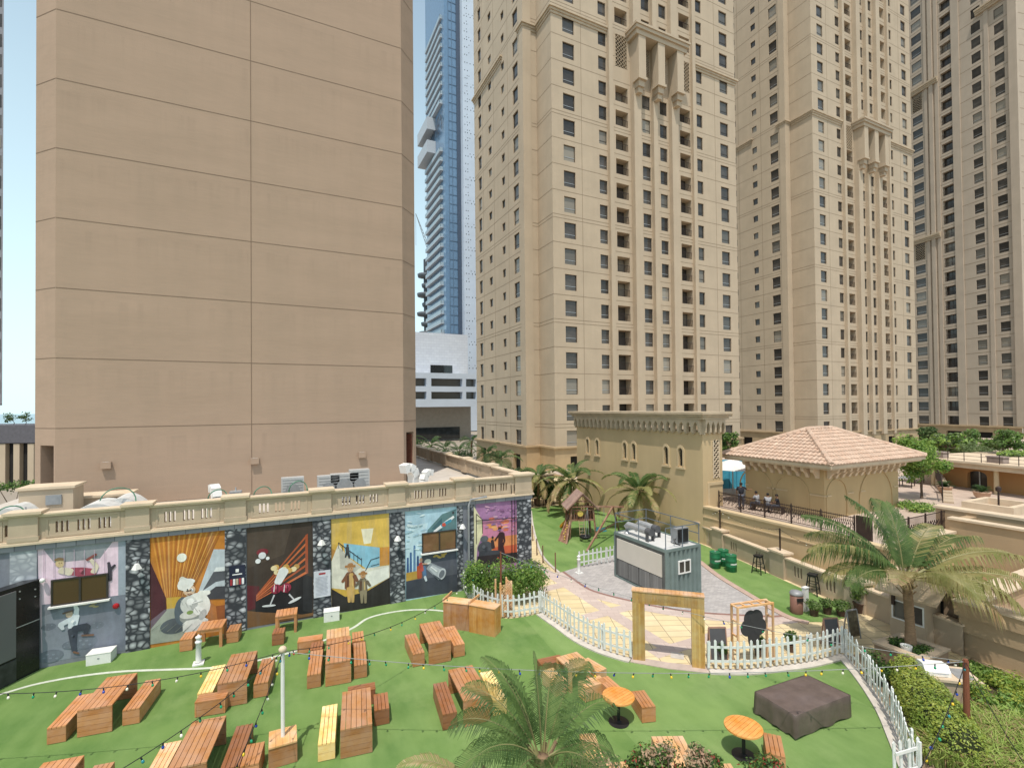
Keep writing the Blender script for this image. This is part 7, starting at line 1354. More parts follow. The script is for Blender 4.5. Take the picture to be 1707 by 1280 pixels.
# grill counter right
def grill():
    c = gz(1570, 1125, .8); t = thing('grill_counter', 'stone barbecue counter with a white lid behind the clipped hedge', 'barbecue', (c.x, c.y, 0), R(-40)); b = MB(); b.box(-.75, .75, -.4, .4, 0, .82); b.build('counter_body', [M['parapet']], t, True); b = MB(); b.box(-.82, .82, -.46, .46, .82, .89); b.build('worktop', [M['cap']], t, True); b = MB(); b.box(-.55, .1, -.28, .28, .89, 1.0); b.extr([(-.28, 0), (.28, 0), (.2, .14), (-.12, .17)], (-.55, 0, 1.0), (0, 1, 0), (0, 0, 1), (1, 0, 0), .65); b.build('lid', [M['white']], t, True); b = MB(); b.box(.25, .7, -.3, .3, .89, .91); b.tube([(-.4, -.33, 1.0), (-.2, -.4, 1.02), (0, -.33, 1.0)], .015, 6); b.build('hob', [M['steel']], t, True)
grill()
# ================================================================== string lights
P0 = Vector((.06, 13.96, 0)); PT = Vector((.06, 13.96, 2.72)); BP = Vector((16.04, 6.25, 0)); BT = Vector((16.04, 6.25, 2.28)); KP = Vector((8.75, 19.4, 0)); KT = Vector((8.75, 19.4, 2.62))
t = thing('lamp_pole', 'white round pole standing in a wooden box base in the middle of the lawn', 'pole', P0); b = MB(); b.cyl((P0.x, P0.y, .5), (P0.x, P0.y, 2.7), .048, n=14); b.build('pole', [M['white']], t, smooth=False); b = MB(); b.lathe([(.05, 0), (.09, .03), (.1, .1), (.06, .15), (0, .16)], (P0.x, P0.y, 2.7), 12); b.build('pole_cap', [M['cap']], t, smooth=True); b = MB(); hs = .33
for k in range(4): b.box(P0.x-hs+.165*k+.003, P0.x-hs+.165*(k+1)-.003, P0.y-hs-.02, P0.y+hs+.02, .51, .55)
b.build('box_lid', [M['wood_y']], t).color = TI['pale']; b = MB()
for k in range(3): b.box(P0.x-hs, P0.x+hs, P0.y-hs, P0.y-hs+.03, .01+.168*k, .005+.168*(k+1)); b.box(P0.x-hs, P0.x+hs, P0.y+hs-.03, P0.y+hs, .01+.168*k, .005+.168*(k+1)); b.box(P0.x-hs, P0.x-hs+.03, P0.y-hs+.031, P0.y+hs-.031, .01+.168*k, .005+.168*(k+1)); b.box(P0.x+hs-.03, P0.x+hs, P0.y-hs+.031, P0.y+hs-.031, .01+.168*k, .005+.168*(k+1))
b.build('box_sides', [M['wood_x']], t).color = TI['red']
b = MB(); b.cyl((0, 0, 0), (0, 0, 2.3), .075, .065, 12); b.cyl((0, 0, 2.3), (0, 0, 2.34), .05, n=10); o = b.build('wooden_post', [mat('red_brown_post', (.22, .075, .04), .6, .3, 5, stretch=(8, 8, 1))]); o.location = BP; tag(o, 'red brown wooden post in front of the clipped hedge carrying string lights', 'post')
b = MB(); b.cyl((KP.x, KP.y, 0), (KP.x, KP.y, 2.65), .04, n=10); t = thing('trellis_post', 'brown post in a timber trellis box at the bush fence', 'post', KP); b.build('post', [bpy.data.materials['red_brown_post']], t); b = MB(); s_ = .26
for x in (-1, 1):
    for y in (-1, 1): b.box(KP.x+x*s_-.03, KP.x+x*s_+.03, KP.y-.25+y*s_-.03, KP.y-.25+y*s_+.03, 0, 1.5)
b.build('corner_posts', [M['wood_z']], t).color = TI['pale']; b = MB(); lattice(b, (KP.x-s_, KP.y-.25-s_-.03, .05), (1, 0, 0), 2*s_, 1.35, 4, .02, .034); lattice(b, (KP.x+s_+.03, KP.y-.25-s_, .05), (0, 1, 0), 2*s_, 1.35, 4, .02, .034); b.build('trellis', [M['wood_z']], t).color = TI['pale']
BC = {}
for nm, c in (('green', (.01, .28, .13)), ('yellow', (.75, .50, .03)), ('blue', (.02, .06, .38)), ('red', (.45, .06, .03)), ('white', (.75, .72, .6)), ('teal', (.02, .22, .26)), ('clear', (.65, .45, .28))):
    m_, t_, bs_ = _new('bulb_'+nm); bs_.inputs['Base Color'].default_value = (*c, 1); bs_.inputs['Roughness'].default_value = .15; BC[nm] = m_
_bm = {}
def bulb_mesh(c, s):
    if (c, s) not in _bm:
        b = MB(); b.lathe([(.018*s, 0), (.022*s, -.01*s), (.022*s, -.07*s), (.016*s, -.08*s)], n=8, mi=1); b.lathe([(.016*s, -.08*s), (.036*s, -.11*s), (.040*s, -.14*s), (.028*s, -.17*s), (0, -.18*s)], n=10); me = bpy.data.meshes.new('bulb'); me.from_pydata(b.v, [], b.f); me.materials.append(BC[c]); me.materials.append(M['black']); me.polygons.foreach_set('material_index', b.m); me.polygons.foreach_set('use_smooth', [True]*len(b.f)); me.update(); _bm[(c, s)] = me
    return _bm[(c, s)]
def strand(a, b_, sag, n, lab, cols, s=1, wire=.009, mt=None, t0=0., t1=1.):
    r = thing('string_light', lab, 'string lights', a, 0, 'strings of coloured bulbs'); q = lambda u: a.lerp(b_, u)-_z*(4*sag*u*(1-u)); w = MB(); w.tube([q(k/28) for k in range(29)], wire, 5); w.build('wire', [mt or M['black']], r)
    for k in range(n): u = t0+(t1-t0)*(k+.5+random.uniform(-.13, .13))/n; bo = put(bulb_mesh(random.choice(cols), s*.74), 'bulb', r, q(u)-a, random.random()); bo.rotation_euler.x = random.uniform(-.35, .35); bo.rotation_euler.y = random.uniform(-.35, .35)
cc = ['green', 'yellow', 'blue', 'green', 'white', 'red', 'teal', 'yellow']
gw = mat('grey_wire', (.30, .31, .30), .7)
strand(PT, BT, .42, 36, 'coloured bulb string from the white lamp pole across the lawn to the right wooden post', ['green', 'yellow', 'white', 'yellow', 'blue', 'blue', 'green', 'yellow', 'green'], 1.0, .009, gw)
strand(PT, Vector((-10.5, 17.6, 3.0)), .75, 20, 'coloured bulb string from the white lamp pole to the left edge above the leftmost table', ['white', 'green', 'yellow', 'blue', 'yellow', 'green', 'white', 'blue'], 1.0)
strand(PT, Vector((-4.6, 9.6, 2.6)), .35, 16, 'coloured bulb string from the white lamp pole down to the bottom left corner', ['yellow', 'green', 'blue', 'teal', 'white'], 1.0)
strand(PT, Vector((-1.3, 8.8, 2.2)), .3, 14, 'coloured bulb string hanging from the white lamp pole to the bottom edge beside the pole', ['green', 'yellow', 'white', 'green', 'yellow', 'blue', 'teal'], 1.0)
strand(PT, KT, .85, 18, 'coloured bulb string from the white lamp pole back to the trellis post at the bushes', ['green', 'yellow', 'blue', 'white', 'red', 'green'], .9)
strand(KT, BT, .55, 24, 'string of dark sockets from the trellis post past the wooden arch to the right', ['green', 'blue', 'teal', 'white', 'green', 'blue'], 1.0, .008, gw)
strand(BT, Vector((7.2, 4.2, 2.4)), .55, 18, 'coloured bulb string from the right wooden post to the bottom centre over the lawn', ['blue', 'yellow', 'red', 'green', 'yellow', 'teal', 'green', 'yellow', 'white', 'blue'], 1.0)
strand(BT, Vector((10.2, 2.2, 2.1)), .3, 3, 'nearly bare wire from the right wooden post to the bottom edge', ['green'], 1.0, t0=.75)
for k in range(3): strand(LWT[k], LWT[k+1], .32, 9, 'warm bulb string between the light posts of the low wall, ' + ('behind the kiosk roof', 'above the green drums', 'above the right bar stools')[k], ['clear', 'white'], .85, .008)
# ================================================================== vegetation
LF = {}
LF['palm'] = leaf_mat('palm_green', (.10, .175, .05), (.19, .26, .085), (.06, .115, .035)); LF['palm_y'] = leaf_mat('palm_yellow', (.36, .33, .13), (.48, .42, .21), (.24, .25, .08)); LF['palm_d'] = leaf_mat('palm_dry', (.50, .36, .20), (.58, .45, .27), (.36, .24, .12))
LF['hedge'] = leaf_mat('hedge_green', (.33, .40, .06), (.54, .55, .12), (.20, .28, .04)); LF['bush'] = leaf_mat('bush_green', (.14, .27, .055), (.27, .40, .10), (.08, .17, .035)); LF['dark'] = leaf_mat('dark_green', (.045, .10, .03), (.10, .17, .05), (.03, .07, .02)); LF['light'] = leaf_mat('light_tree_green', (.26, .40, .08), (.42, .52, .14), (.16, .29, .05)); LF['olive'] = leaf_mat('olive_green', (.15, .21, .08), (.26, .32, .14), (.09, .14, .05)); LF['flower'] = leaf_mat('cream_flower', (.55, .42, .25), (.62, .50, .34), (.45, .25, .18)); LF['redf'] = leaf_mat('red_flower', (.40, .06, .05), (.5, .12, .08)); LF['blade'] = leaf_mat('grassy_green', (.36, .47, .11), (.54, .60, .21), (.24, .36, .07))
barkm = mat('palm_bark', (.26, .17, .10), .9, .4, 6, .5, 30, stretch=(1, 1, 4)); twig = mat('brown_bark', (.16, .11, .075), .9, .3, 6, .3)
def frond(mb, base, az, el0, L, droop, rng, mi=0, n=26, wl=.55, twist=0.0, mtip=None, hang=.5, dens=2, wid=.022):
    d = Vector((math.cos(az), math.sin(az), 0)); pts = []; p = Vector(base); a = el0; st = L/n
    for i in range(n+1):
        pts.append(p.copy()); p = p + (d*math.cos(a)+_z*math.sin(a))*st; a -= droop/n*(.35+1.3*i/n)
    rs = [.028*(1-.85*i/n)*max(.6, L/2.5) for i in range(n+1)]; mb.tube(pts[::2], rs[::2], 4, 3)
    side0 = Vector((-d.y, d.x, 0))
    m_ = int(n*dens)
    for j in range(int(m_*.12), m_+1):
        t = j/m_; i = min(n-1, int(t*n)); f = t*n-i; q = pts[i].lerp(pts[i+1], f); tang = (pts[i+1]-pts[i]).normalized(); up = side0.cross(tang)*-1
        if up.z < 0: up = -up
        ll = wl*(math.sin(PI*min(1, .12+t*.86))**.6)*rng.uniform(.85, 1.1)
        for s_ in (-1, 1):
            sd = (side0*s_*math.cos(twist)+up*math.sin(twist)*s_); dr = (sd*.86+tang*.62+up*.22).normalized(); w = wid*max(.7, L/2.6)
            e1 = q+dr*ll*.5+_z*(-.05*ll*hang); e2 = q+dr*ll*(.95-.22*hang)+_z*(-.55*ll*hang*rng.uniform(.6, 1.3)); wv = tang*w
            k = mtip if (mtip is not None and rng.random() < (t-.1)*.95) else mi
            vs = [q-wv*.6, q+wv*.6, e1+wv*.9, e1-wv*.9, e2]; mb.mesh(vs, [(0, 1, 2, 3), (3, 2, 4)], k)
def palm(name, label, base, H, lean, specs, tr=.16, wl=.55, seed=1, trunk=True, group='palm trees', crown_r=.1, dens=2, mats=None, wid=.024, hang=.5):
    rng = random.Random(seed); t = thing(name, label, 'palm tree', base, 0, group); base = Vector(base); pts = []
    for k in range(13): u = k/12; pts.append(base+Vector((lean[0]*u*u, lean[1]*u*u, H*u)))
    if trunk:
        b = MB(); rs = []; pp = []
        for k in range(37): u = k/36; i = min(11, int(u*12)); pp.append(pts[i].lerp(pts[i+1], u*12-i)); rs.append((tr*(1.25-.35*min(1, u*3))+.012*(k % 2))*(1 if u < .9 else 1.15))
        b.tube(pp, rs, 12); b.build('trunk', [barkm], t, smooth=True); b = MB()
        for k in range(16): a = k*2.4; q = pts[-1]-_z*(.05+.035*k); b.beam(q+Vector((math.cos(a), math.sin(a), 0))*tr*.7, q+Vector((math.cos(a), math.sin(a), 0))*tr*1.9+_z*.22, .07, .03)
        b.build('leaf_bases', [barkm], t)
    top = pts[-1]; b = MB()
    for (az, el, L, dr, mi, mt_, tw) in specs:
        a = R(az); frond(b, top+Vector((math.cos(a), math.sin(a), 0))*crown_r, a, R(el), L, R(dr), rng, mi, wl=wl, mtip=mt_, twist=R(tw), n=26 if L > 1.6 else 18, dens=dens, wid=wid, hang=hang)
    b.build('crown', mats or [LF['palm'], LF['palm_y'], LF['palm_d'], mat('frond_stalk', (.24, .22, .09), .6) if 'frond_stalk' not in bpy.data.materials else bpy.data.materials['frond_stalk']], t); return t
def wheel(n, L, seed, dry=.3, lo=-10, hi=80, az0=0):
    r = random.Random(seed); out = []
    for k in range(n):
        u = (k+.5)/n; el = hi-(hi-lo)*u+r.uniform(-8, 8); out.append((az0+k*137.5+r.uniform(-12, 12), el, L*r.uniform(.82, 1.1)*(.75 if el > 60 else 1), r.uniform(55, 95)+max(0, el)*.35, 0 if r.random() > dry or el > 40 else 1, None if el > 50 else (2 if el < 5 else 1), r.uniform(-20, 20)))
    return out
# the big palm in the brown planter (azimuths measured from +X)
pb = Vector((PALMC.x, PALMC.y, .5)); rt = math.degrees(math.atan2(RGT.y, RGT.x)); fw = rt+90
big = [(rt+180-8, 44, 2.7, 78, 0, 1, 10), (rt+150, 52, 2.9, 55, 0, None, 0), (rt+140, 30, 2.6, 80, 0, 1, 0), (fw+20, 70, 2.6, 50, 0, None, 25), (fw-20, 60, 3.0, 60, 0, None, 10), (rt+35, 44, 3.0, 62, 0, 1, 0), (rt+20, 36, 3.5, 66, 0, 1, -10), (rt+2, 28, 3.7, 60, 1, 1, 0), (rt-10, 14, 3.8, 55, 1, 2, 10), (rt-4, 5, 3.0, 55, 2, 2, 0), (rt-30, 20, 2.6, 95, 1, 1, 0), (rt-38, 2, 2.0, 60, 1, 2, 0), (rt+198, 28, 2.2, 75, 0, None, 0), (rt+225, 40, 1.6, 85, 1, 2, 0), (rt-75, 40, 1.9, 105, 1, 1, 0), (fw+50, 45, 2.6, 70, 0, 1, 0), (fw-45, 30, 2.8, 70, 1, 1, 0), (rt+168, 22, 2.1, 70, 0, 1, 0), (fw, 85, 2.1, 35, 0, None, 0)]
palm('palm_tree', 'big palm with long yellowing fronds in the brown planter at the right', pb, 2.55, (-.30, -.05), [(a, e, l*1.22, d, m1, m2, w) for a, e, l, d, m1, m2, w in big], .15, 1.0, 3, dens=3.0, wid=.017, hang=1.15)
q = gd(905, 1268, 8.2); palm('palm_tree', 'foreground palm crown reaching up from the bottom edge over the tables', (q.x, q.y, 0), q.z+.08, (0, 0), [(a, e, l*.9, d, m1, m2, w) for a, e, l, d, m1, m2, w in [(rt+140, 66, 2.0, 58, 0, None, 15), (fw+10, 80, 1.7, 30, 0, None, 70), (fw+60, 76, 1.5, 40, 0, None, 50), (rt+158, 58, 1.9, 70, 0, None, 0), (fw-14, 64, 1.6, 55, 0, None, 0), (rt+52, 58, 1.95, 62, 0, None, 10), (rt+28, 46, 1.7, 75, 0, None, 0), (rt+172, 46, 1.85, 85, 0, None, 0), (rt+190, 26, 1.7, 90, 0, None, 0), (rt+8, 25, 1.4, 90, 0, None, 0), (rt-80, 40, 1.2, 90, 0, None, 0), (rt-120, 40, 1.3, 90, 0, None, 0), (rt-150, 48, 1.5, 80, 0, None, 0), (rt-45, 46, 1.4, 85, 0, None, 0)]], .14, .70, 5, dens=2.6, wid=.0165, hang=.7)
q = gd(790, 1300, 8.0); palm('palm_tree', 'low dry palm frond poking in at the bottom edge left of the foreground palm', (q.x, q.y, 0), q.z, (0, 0), [(rt+180, 38, 1.25, 75, 2, 1, 0), (rt+200, 20, 1.0, 60, 1, 2, 0), (rt-60, 40, 1.0, 80, 0, None, 0)], .1, .3, 9)
for k, (px, py, D, L, n, lab) in enumerate(((897, 795, 44, 2.3, 13, 'small palm at the corner of the podium, leftmost of the three behind the play lawn'), (950, 800, 40.5, 3.4, 16, 'palm with drooping dry fronds right behind the play tower roof'), (1062, 818, 34.5, 3.0, 16, 'bright green palm in front of the ochre wall with arched windows'))):
    q = gd(px, py, D); palm('palm_tree', lab, (q.x, q.y, 0), q.z, (.1, 0), wheel(n+5, L, 11+k, .35, -35, 75), .14, .62, 20+k, dens=2.4, wid=.03)
for k, (px, py, D, L, lab) in enumerate(((718, 742, 84, 3.6, 'dark palm in front of the white block, leftmost in the gap'), (742, 748, 80, 3.4, 'dark palm in front of the white block, second from the left in the gap'), (765, 752, 76, 3.2, 'dark palm in front of the white block, at the foot of the perforated wall'), (786, 735, 88, 3.0, 'thin tall palm against the perforated wall'), (812, 757, 62, 3.0, 'palm before the left side of the nearest tower'), (833, 765, 56, 2.8, 'bright small palm before the tower arch'))):
    q = gd(px, py, D); palm('palm_tree', lab, (q.x, q.y, -.2), q.z+.2, (0, 0), wheel(13, L, 40+k, .1, -40, 75), .15, .8, 50+k, mats=[LF['dark'], LF['olive'], LF['olive'], LF['dark']])
def leaves(mb, c, r, n, size, rng, mi=0, shell=.6, squash=1, flat=0.0, tips=1.5):
    for _ in range(n):
        while True:
            v = Vector((rng.uniform(-1, 1), rng.uniform(-1, 1), rng.uniform(-1, 1)))
            if v.length <= 1 and v.length > 1e-3: break
        v = v.normalized()*(shell+(1-shell)*rng.random()); p = Vector(c)+Vector((v.x*r[0], v.y*r[1], v.z*r[2]))
        a = rng.uniform(0, 2*PI); nrm = (v+Vector((rng.uniform(-.9, .9), rng.uniform(-.9, .9), rng.uniform(-.3, 1.0)))).normalized(); u = nrm.orthogonal().normalized(); w = nrm.cross(u); u, w = u*math.cos(a)+w*math.sin(a), w*math.cos(a)-u*math.sin(a); s = size*rng.uniform(.6, 1.3)
        mb.face([p-u*s*tips*.6, p+w*s*.42, p+u*s*tips*.6, p-w*s*.42], mi if not isinstance(mi, (list, tuple)) else rng.choice(mi))
def bush(name, label, cat, c, r, n, size, mats, seed, clumps=7, group=None, stem=True, mi=0, base_z=0):
    rng = random.Random(seed); c = Vector(c); t = thing(name, label, cat, (c.x, c.y, base_z), 0, group); b = MB()
    for k in range(clumps):
        a = rng.uniform(0, 2*PI); q = c+Vector((math.cos(a)*r[0]*.55, math.sin(a)*r[1]*.55, rng.uniform(-.35, .5)*r[2])) if clumps > 1 else c; f = rng.uniform(.42, .72) if clumps > 1 else 1
        leaves(b, q, (r[0]*f, r[1]*f, r[2]*f), n//clumps, size, rng, mi, .35)
    b.build('foliage', mats, t)
    if stem:
        s = MB()
        for k in range(5): a = k*1.3; s.tube([(c.x+.05*math.cos(a), c.y+.05*math.sin(a), base_z), (c.x+r[0]*.3*math.cos(a), c.y+r[1]*.3*math.sin(a), c.z-.1*r[2])], [.03, .012], 5)
        s.build('stems', [twig], t)
    return t
# bushes in the picket enclosure by the mural
for k, (px, py, rr, lab) in enumerate(((808, 968, 1.0, 'airy green bush, left one of the two clumps inside the curved picket fence'), (866, 962, 1.25, 'airy green bush, right one of the two clumps inside the curved picket fence'))):
    q = gd(px, py, gz(px, 1012).dot(_f0)+.9); bush('feathery_bush', lab, 'bush', q, (rr, rr*.85, .95), 5200, .075, [LF['bush'], LF['light']], 61+k, 11, 'bushes in the picket enclosure', mi=[0, 0, 1])
# clipped hedge
def hedge():
    rng = random.Random(5); a0, a1 = gz(1480, 1135, .9), gz(1600, 1215, .9); t = thing('clipped_hedge', 'rounded clipped yellow green hedge behind the right picket fence', 'hedge', (a0.x, a0.y, 0)); b = MB(); n = 9
    ctrl = [(Vector((17.75, 8.35, 0)), .5, .9), (Vector((17.1, 7.75, 0)), .62, 1.0), (Vector((16.45, 7.2, 0)), .72, 1.0), (Vector((15.75, 6.6, 0)), .72, 1.0), (Vector((15.25, 6.1, 0)), .6, .95)]
    for k in range(len(ctrl)-1):
        for j in range(4 if k == len(ctrl)-2 else 3):
            u = j/3; p = ctrl[k][0].lerp(ctrl[k+1][0], u); r = (ctrl[k][1]*(1-u)+ctrl[k+1][1]*u); leaves(b, (p.x, p.y, .45), (r*1.05, r*1.05, .66), 1900, .042, rng, [0, 0, 1], .82)
    b.build('foliage', [LF['hedge'], LF['blade']], t); c = MB()
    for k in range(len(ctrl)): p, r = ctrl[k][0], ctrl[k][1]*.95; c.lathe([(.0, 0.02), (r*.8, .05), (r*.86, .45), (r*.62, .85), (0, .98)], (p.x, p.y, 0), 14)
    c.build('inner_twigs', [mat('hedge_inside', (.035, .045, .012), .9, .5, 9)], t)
hedge()
bed = [p+Vector((.12, 0, 0)) for p in pD]+[gz(*q) for q in ((1530, 1420), (1760, 1420))]+[Vector((21.95, -3, 0)), Vector((21.95, 8.4, 0)), Vector((19.6, 8.7, 0)), gz(1470, 1085)]; sheet('planting_bed', [(p.x, p.y) for p in bed], .004, mat('bed_soil', (.27, .20, .13), .95, .4, 4))
for k, (px, py, z, r, lab, ms, mi, sz, n) in enumerate(((1468, 1113, .45, (.55, .45, .5), 'dark leafy shrub between the planter and the clipped hedge', [LF['dark'], LF['bush']], [0, 0, 1], .06, 1500), (1655, 1165, .6, (.62, .55, .55), 'round light green shrub against the plain beige wall', [LF['bush'], LF['hedge']], [0, 1], .05, 2400), (1690, 1200, .35, (.75, .7, .42), 'spreading bright green shrub at the right border', [LF['bush'], LF['light']], [0, 1], .07, 2600), (1640, 1120, .25, (.7, .6, .4), 'light green shrub at the foot of the plain wall behind the grill counter', [LF['bush'], LF['light']], [0, 1], .06, 2200), (1700, 1150, .3, (.8, .7, .45), 'light green shrub at the foot of the plain wall at the right border', [LF['light'], LF['hedge']], [0, 1], .06, 2400))):
    q = gz(px, py, z); bush('garden_shrub', lab, 'shrub', q, r, n, sz, ms, 70+k, 8, 'shrubs in the right planting bed', mi=mi)
def grass_clump(label, c, r, h, n, seed, cat='grass clump'):
    rng = random.Random(seed); t = thing('grass_clump', label, cat, (c.x, c.y, 0), 0, 'long leaved grasses in the right planting bed'); b = MB()
    for _ in range(n):
        a = rng.uniform(0, 2*PI); d = r*math.sqrt(rng.random()); p = Vector((c.x+d*math.cos(a), c.y+d*math.sin(a), .02)); o = rng.uniform(0, 2*PI); dr = Vector((math.cos(o), math.sin(o), 0)); hh = h*rng.uniform(.55, 1.15); w = Vector((-dr.y, dr.x, 0))*.014; bd = rng.uniform(.2, .75)*hh; m1 = p+dr*bd*.35+_z*hh*.72; m2 = p+dr*bd*1.15+_z*hh*(.95-.4*rng.random()); b.mesh([p-w, p+w, m1+w*.9, m1-w*.9, m2], [(0, 1, 2, 3), (3, 2, 4)], rng.choice((0, 0, 0, 1)))
    b.build('blades', [LF['blade'], LF['palm_d']], t)
for k, (px, py, r, h, n, lab) in enumerate(((1640, 1240, .75, .7, 2600, 'long leaved pale grass clump right of the wooden post'), (1692, 1245, .7, .75, 2400, 'long leaved grass clump at the right border'), (1560, 1262, .5, .5, 1500, 'grass clump at the bottom beside the end of the fence'), (1610, 1275, .7, .65, 2400, 'grass clump at the bottom edge in front of the wooden post'), (1685, 1290, .8, .7, 2400, 'grass clump in the bottom right corner'))): grass_clump(lab, gz(px, py), r, h, n, 80+k)
# dry ground litter behind the hedge
q = gz(1640, 1180); sheet('gravel_patch', [(q.x-.5, q.y+.5), (q.x+.6, q.y+.35), (q.x+.9, q.y-.5), (q.x-.1, q.y-.7)], .008, mat('pale_gravel', (.45, .42, .4), .9, .5, 25, .6, 60))
# foreground flowering shrubs at the bottom
for k, (px, py, z, r, n, lab, ms, mi) in enumerate(((985, 1285, .75, (.55, .4, .4), 1500, 'cream flowering shrub at the bottom just right of the palm', [LF['flower'], LF['dark']], [0, 0, 1]), (1105, 1262, .8, (.42, .3, .3), 1200, 'cream flowering shrub in front of the pale table at the bottom', [LF['flower'], LF['dark'], LF['bush']], [0, 0, 1, 2]), (1165, 1270, .75, (.28, .25, .3), 900, 'small cream flowering shrub at the bottom right of the pale table', [LF['flower'], LF['dark']], [0, 0, 1]), (1060, 1290, .7, (.75, .4, .32), 2600, 'dark green shrub with red flowers along the bottom edge, left clump', [LF['dark'], LF['bush'], LF['redf']], [0, 0, 0, 1, 1, 2]), (1160, 1296, .7, (.75, .4, .30), 2600, 'dark green shrub with red flowers along the bottom edge, middle clump', [LF['dark'], LF['bush'], LF['redf']], [0, 0, 0, 1, 1, 2]), (1268, 1282, .6, (.5, .35, .32), 1900, 'dark green shrub along the bottom edge below the bright round table', [LF['dark'], LF['bush'], LF['redf']], [0, 0, 0, 1, 1, 2]))):
    q = gd(px, py, 9.0 if k != 6 else 7.8); bush('flowering_shrub', lab, 'shrub', q, r, n, .042, ms, 90+k, 7, 'flowering shrubs along the bottom edge', mi=mi)
# potted plants
pm = mat('dark_pot', (.12, .07, .05), .7, .3, 4)
def potted(label, p, pr, ph, r, n, size, ms, seed, mi=0, z=0, name='potted_plant', group='potted plants by the right lawn'):
    p = Vector(p); t = thing(name, label, 'potted plant', p, 0, group); b = MB(); b.lathe([(pr*.75, 0), (pr, ph*.9), (pr*1.08, ph*.9), (pr*1.08, ph), (pr*.9, ph), (pr*.85, ph*.85), (0, ph*.85)], n=14); b.build('pot', [pm], t, True); rng = random.Random(seed); b = MB()
    for k in range(5): a = k*1.26; leaves(b, Vector((r[0]*.4*math.cos(a), r[1]*.4*math.sin(a), ph+r[2]*(.6+.5*rng.random()))), (r[0]*.65, r[1]*.65, r[2]*.65), n//5, size, rng, mi, .3)
    b.build('foliage', ms, t, True); s = MB(); s.tube([(0, 0, ph*.8), (.02, .01, ph+r[2])], [.025, .012], 5); s.build('stem', [twig], t, True); return t
potted('tall leafy yellow green shrub in a brown pot at the end of the low wall', gz(1433, 1020), .24, .42, (.38, .38, .62), 1300, .06, [LF['light'], LF['olive']], 101, [0, 1])
potted('low potted shrub, left of the three in a row beside the white post', gz(1357, 1026), .18, .3, (.36, .36, .22), 800, .05, [LF['olive'], LF['bush']], 102, [0, 1]); potted('low potted shrub, middle of the three in a row beside the white post', gz(1379, 1023), .18, .3, (.32, .32, .22), 800, .05, [LF['olive'], LF['bush']], 103, [0, 1]); potted('low potted shrub, right and widest of the three in a row beside the white post', gz(1402, 1026), .18, .25, (.46, .4, .24), 1100, .05, [LF['olive'], LF['bush']], 104, [0, 1])
for k, (px, py, lab) in enumerate(((1270, 1100, 'small strappy plant behind the fence right of the clover sign'), (1325, 1092, 'second small strappy plant behind the fence, further right of the clover sign'), (1206, 1108, 'small green plant at the foot of the grey pavement board'))):
    q = gz(px, py); potted(lab, q+Vector((.15, .25, 0)), .13, .25, (.26, .26, .3), 350, .07, [LF['bush'], LF['dark']], 110+k, [0, 1], group='small plants behind the fence')
# plants in the palm planter
rng = random.Random(8); b = MB()
for k in range(9): leaves(b, PALMC+Vector((rng.uniform(-.42, .42), rng.uniform(-.42, .42), .66-.62)), (.25, .25, .17), 260, .05, rng, [0, 0, 1], .3)
o = b.build('planter_shrub', [LF['dark'], LF['bush']]); tag(o, 'dark low shrubs filling the brown planter around the palm trunk', 'shrub'); q = PALMC+Vector((-.38, -.05, 0)); b = MB(); b.lathe([(.14, 0), (.17, .2), (.15, .2), (.13, .12), (0, .12)], n=16); o = b.build('white_tub', [M['lgrey']]); o.location = (q.x, q.y, .6); tag(o, 'small white tub standing in the palm planter', 'tub')
# behind the play lawn: hedge pots, iron fence, retaining parapet
t = thing('garden_parapet', 'low beige wall with planting behind the play lawn', 'wall', (20, 40, 0)); b = MB(); b.box(12.3, 24.6, 41.5, 42, 0, 2.3); b.build('wall_face', [M['parapet']], t); b = MB(); b.box(12.3, 24.7, 41.35, 42.1, 2.3, 2.45); b.build('coping', [M['cap']], t)
t = thing('iron_fence', 'dark thin fence at the far edge of the play lawn', 'fence', (19.5, 38.4, 0)); b = MB()
for k in range(11): b.box(19.4+.55*k, 19.45+.55*k, 38.38, 38.42, 0, 1.0)
b.box(19.4, 25, 38.38, 38.42, .95, 1.0); b.box(19.4, 25, 38.38, 38.42, .1, .14); b.build('bars', [M['railm']], t)
for k, (x, y, lab) in enumerate(((20.0, 39.3, 'dark potted shrub behind the thin fence, left of the three'), (21.4, 39.2, 'bright potted shrub behind the thin fence, middle of the three'), (22.6, 39.3, 'potted shrub behind the thin fence, right of the three'))): potted(lab, (x, y, 0), .3, .5, (.75, .6, .75), 900, .11, [LF['bush'], LF['dark']], 120+k, [0, 1], group='potted shrubs beyond the play lawn')
for k, (px, py, D, r, lab) in enumerate(((690, 742, 70, (2.2, 1.6, 1.6), 'dark green shrub mass low in the gap at the white block'), (760, 768, 52, (2.2, 1.2, 1.0), 'dark shrub behind the side balustrade'), (860, 795, 50, (1.5, 1.1, 1.1), 'green shrub at the foot of the nearest tower'), (915, 815, 45, (1.6, 1.1, 1.2), 'green shrub behind the small palms'))):
    q = gd(px, py, D); bush('background_shrub', lab, 'shrub', q, r, 1500, .16, [LF['dark'], LF['olive']], 130+k, 7, 'shrubs between the buildings', mi=[0, 0, 1])
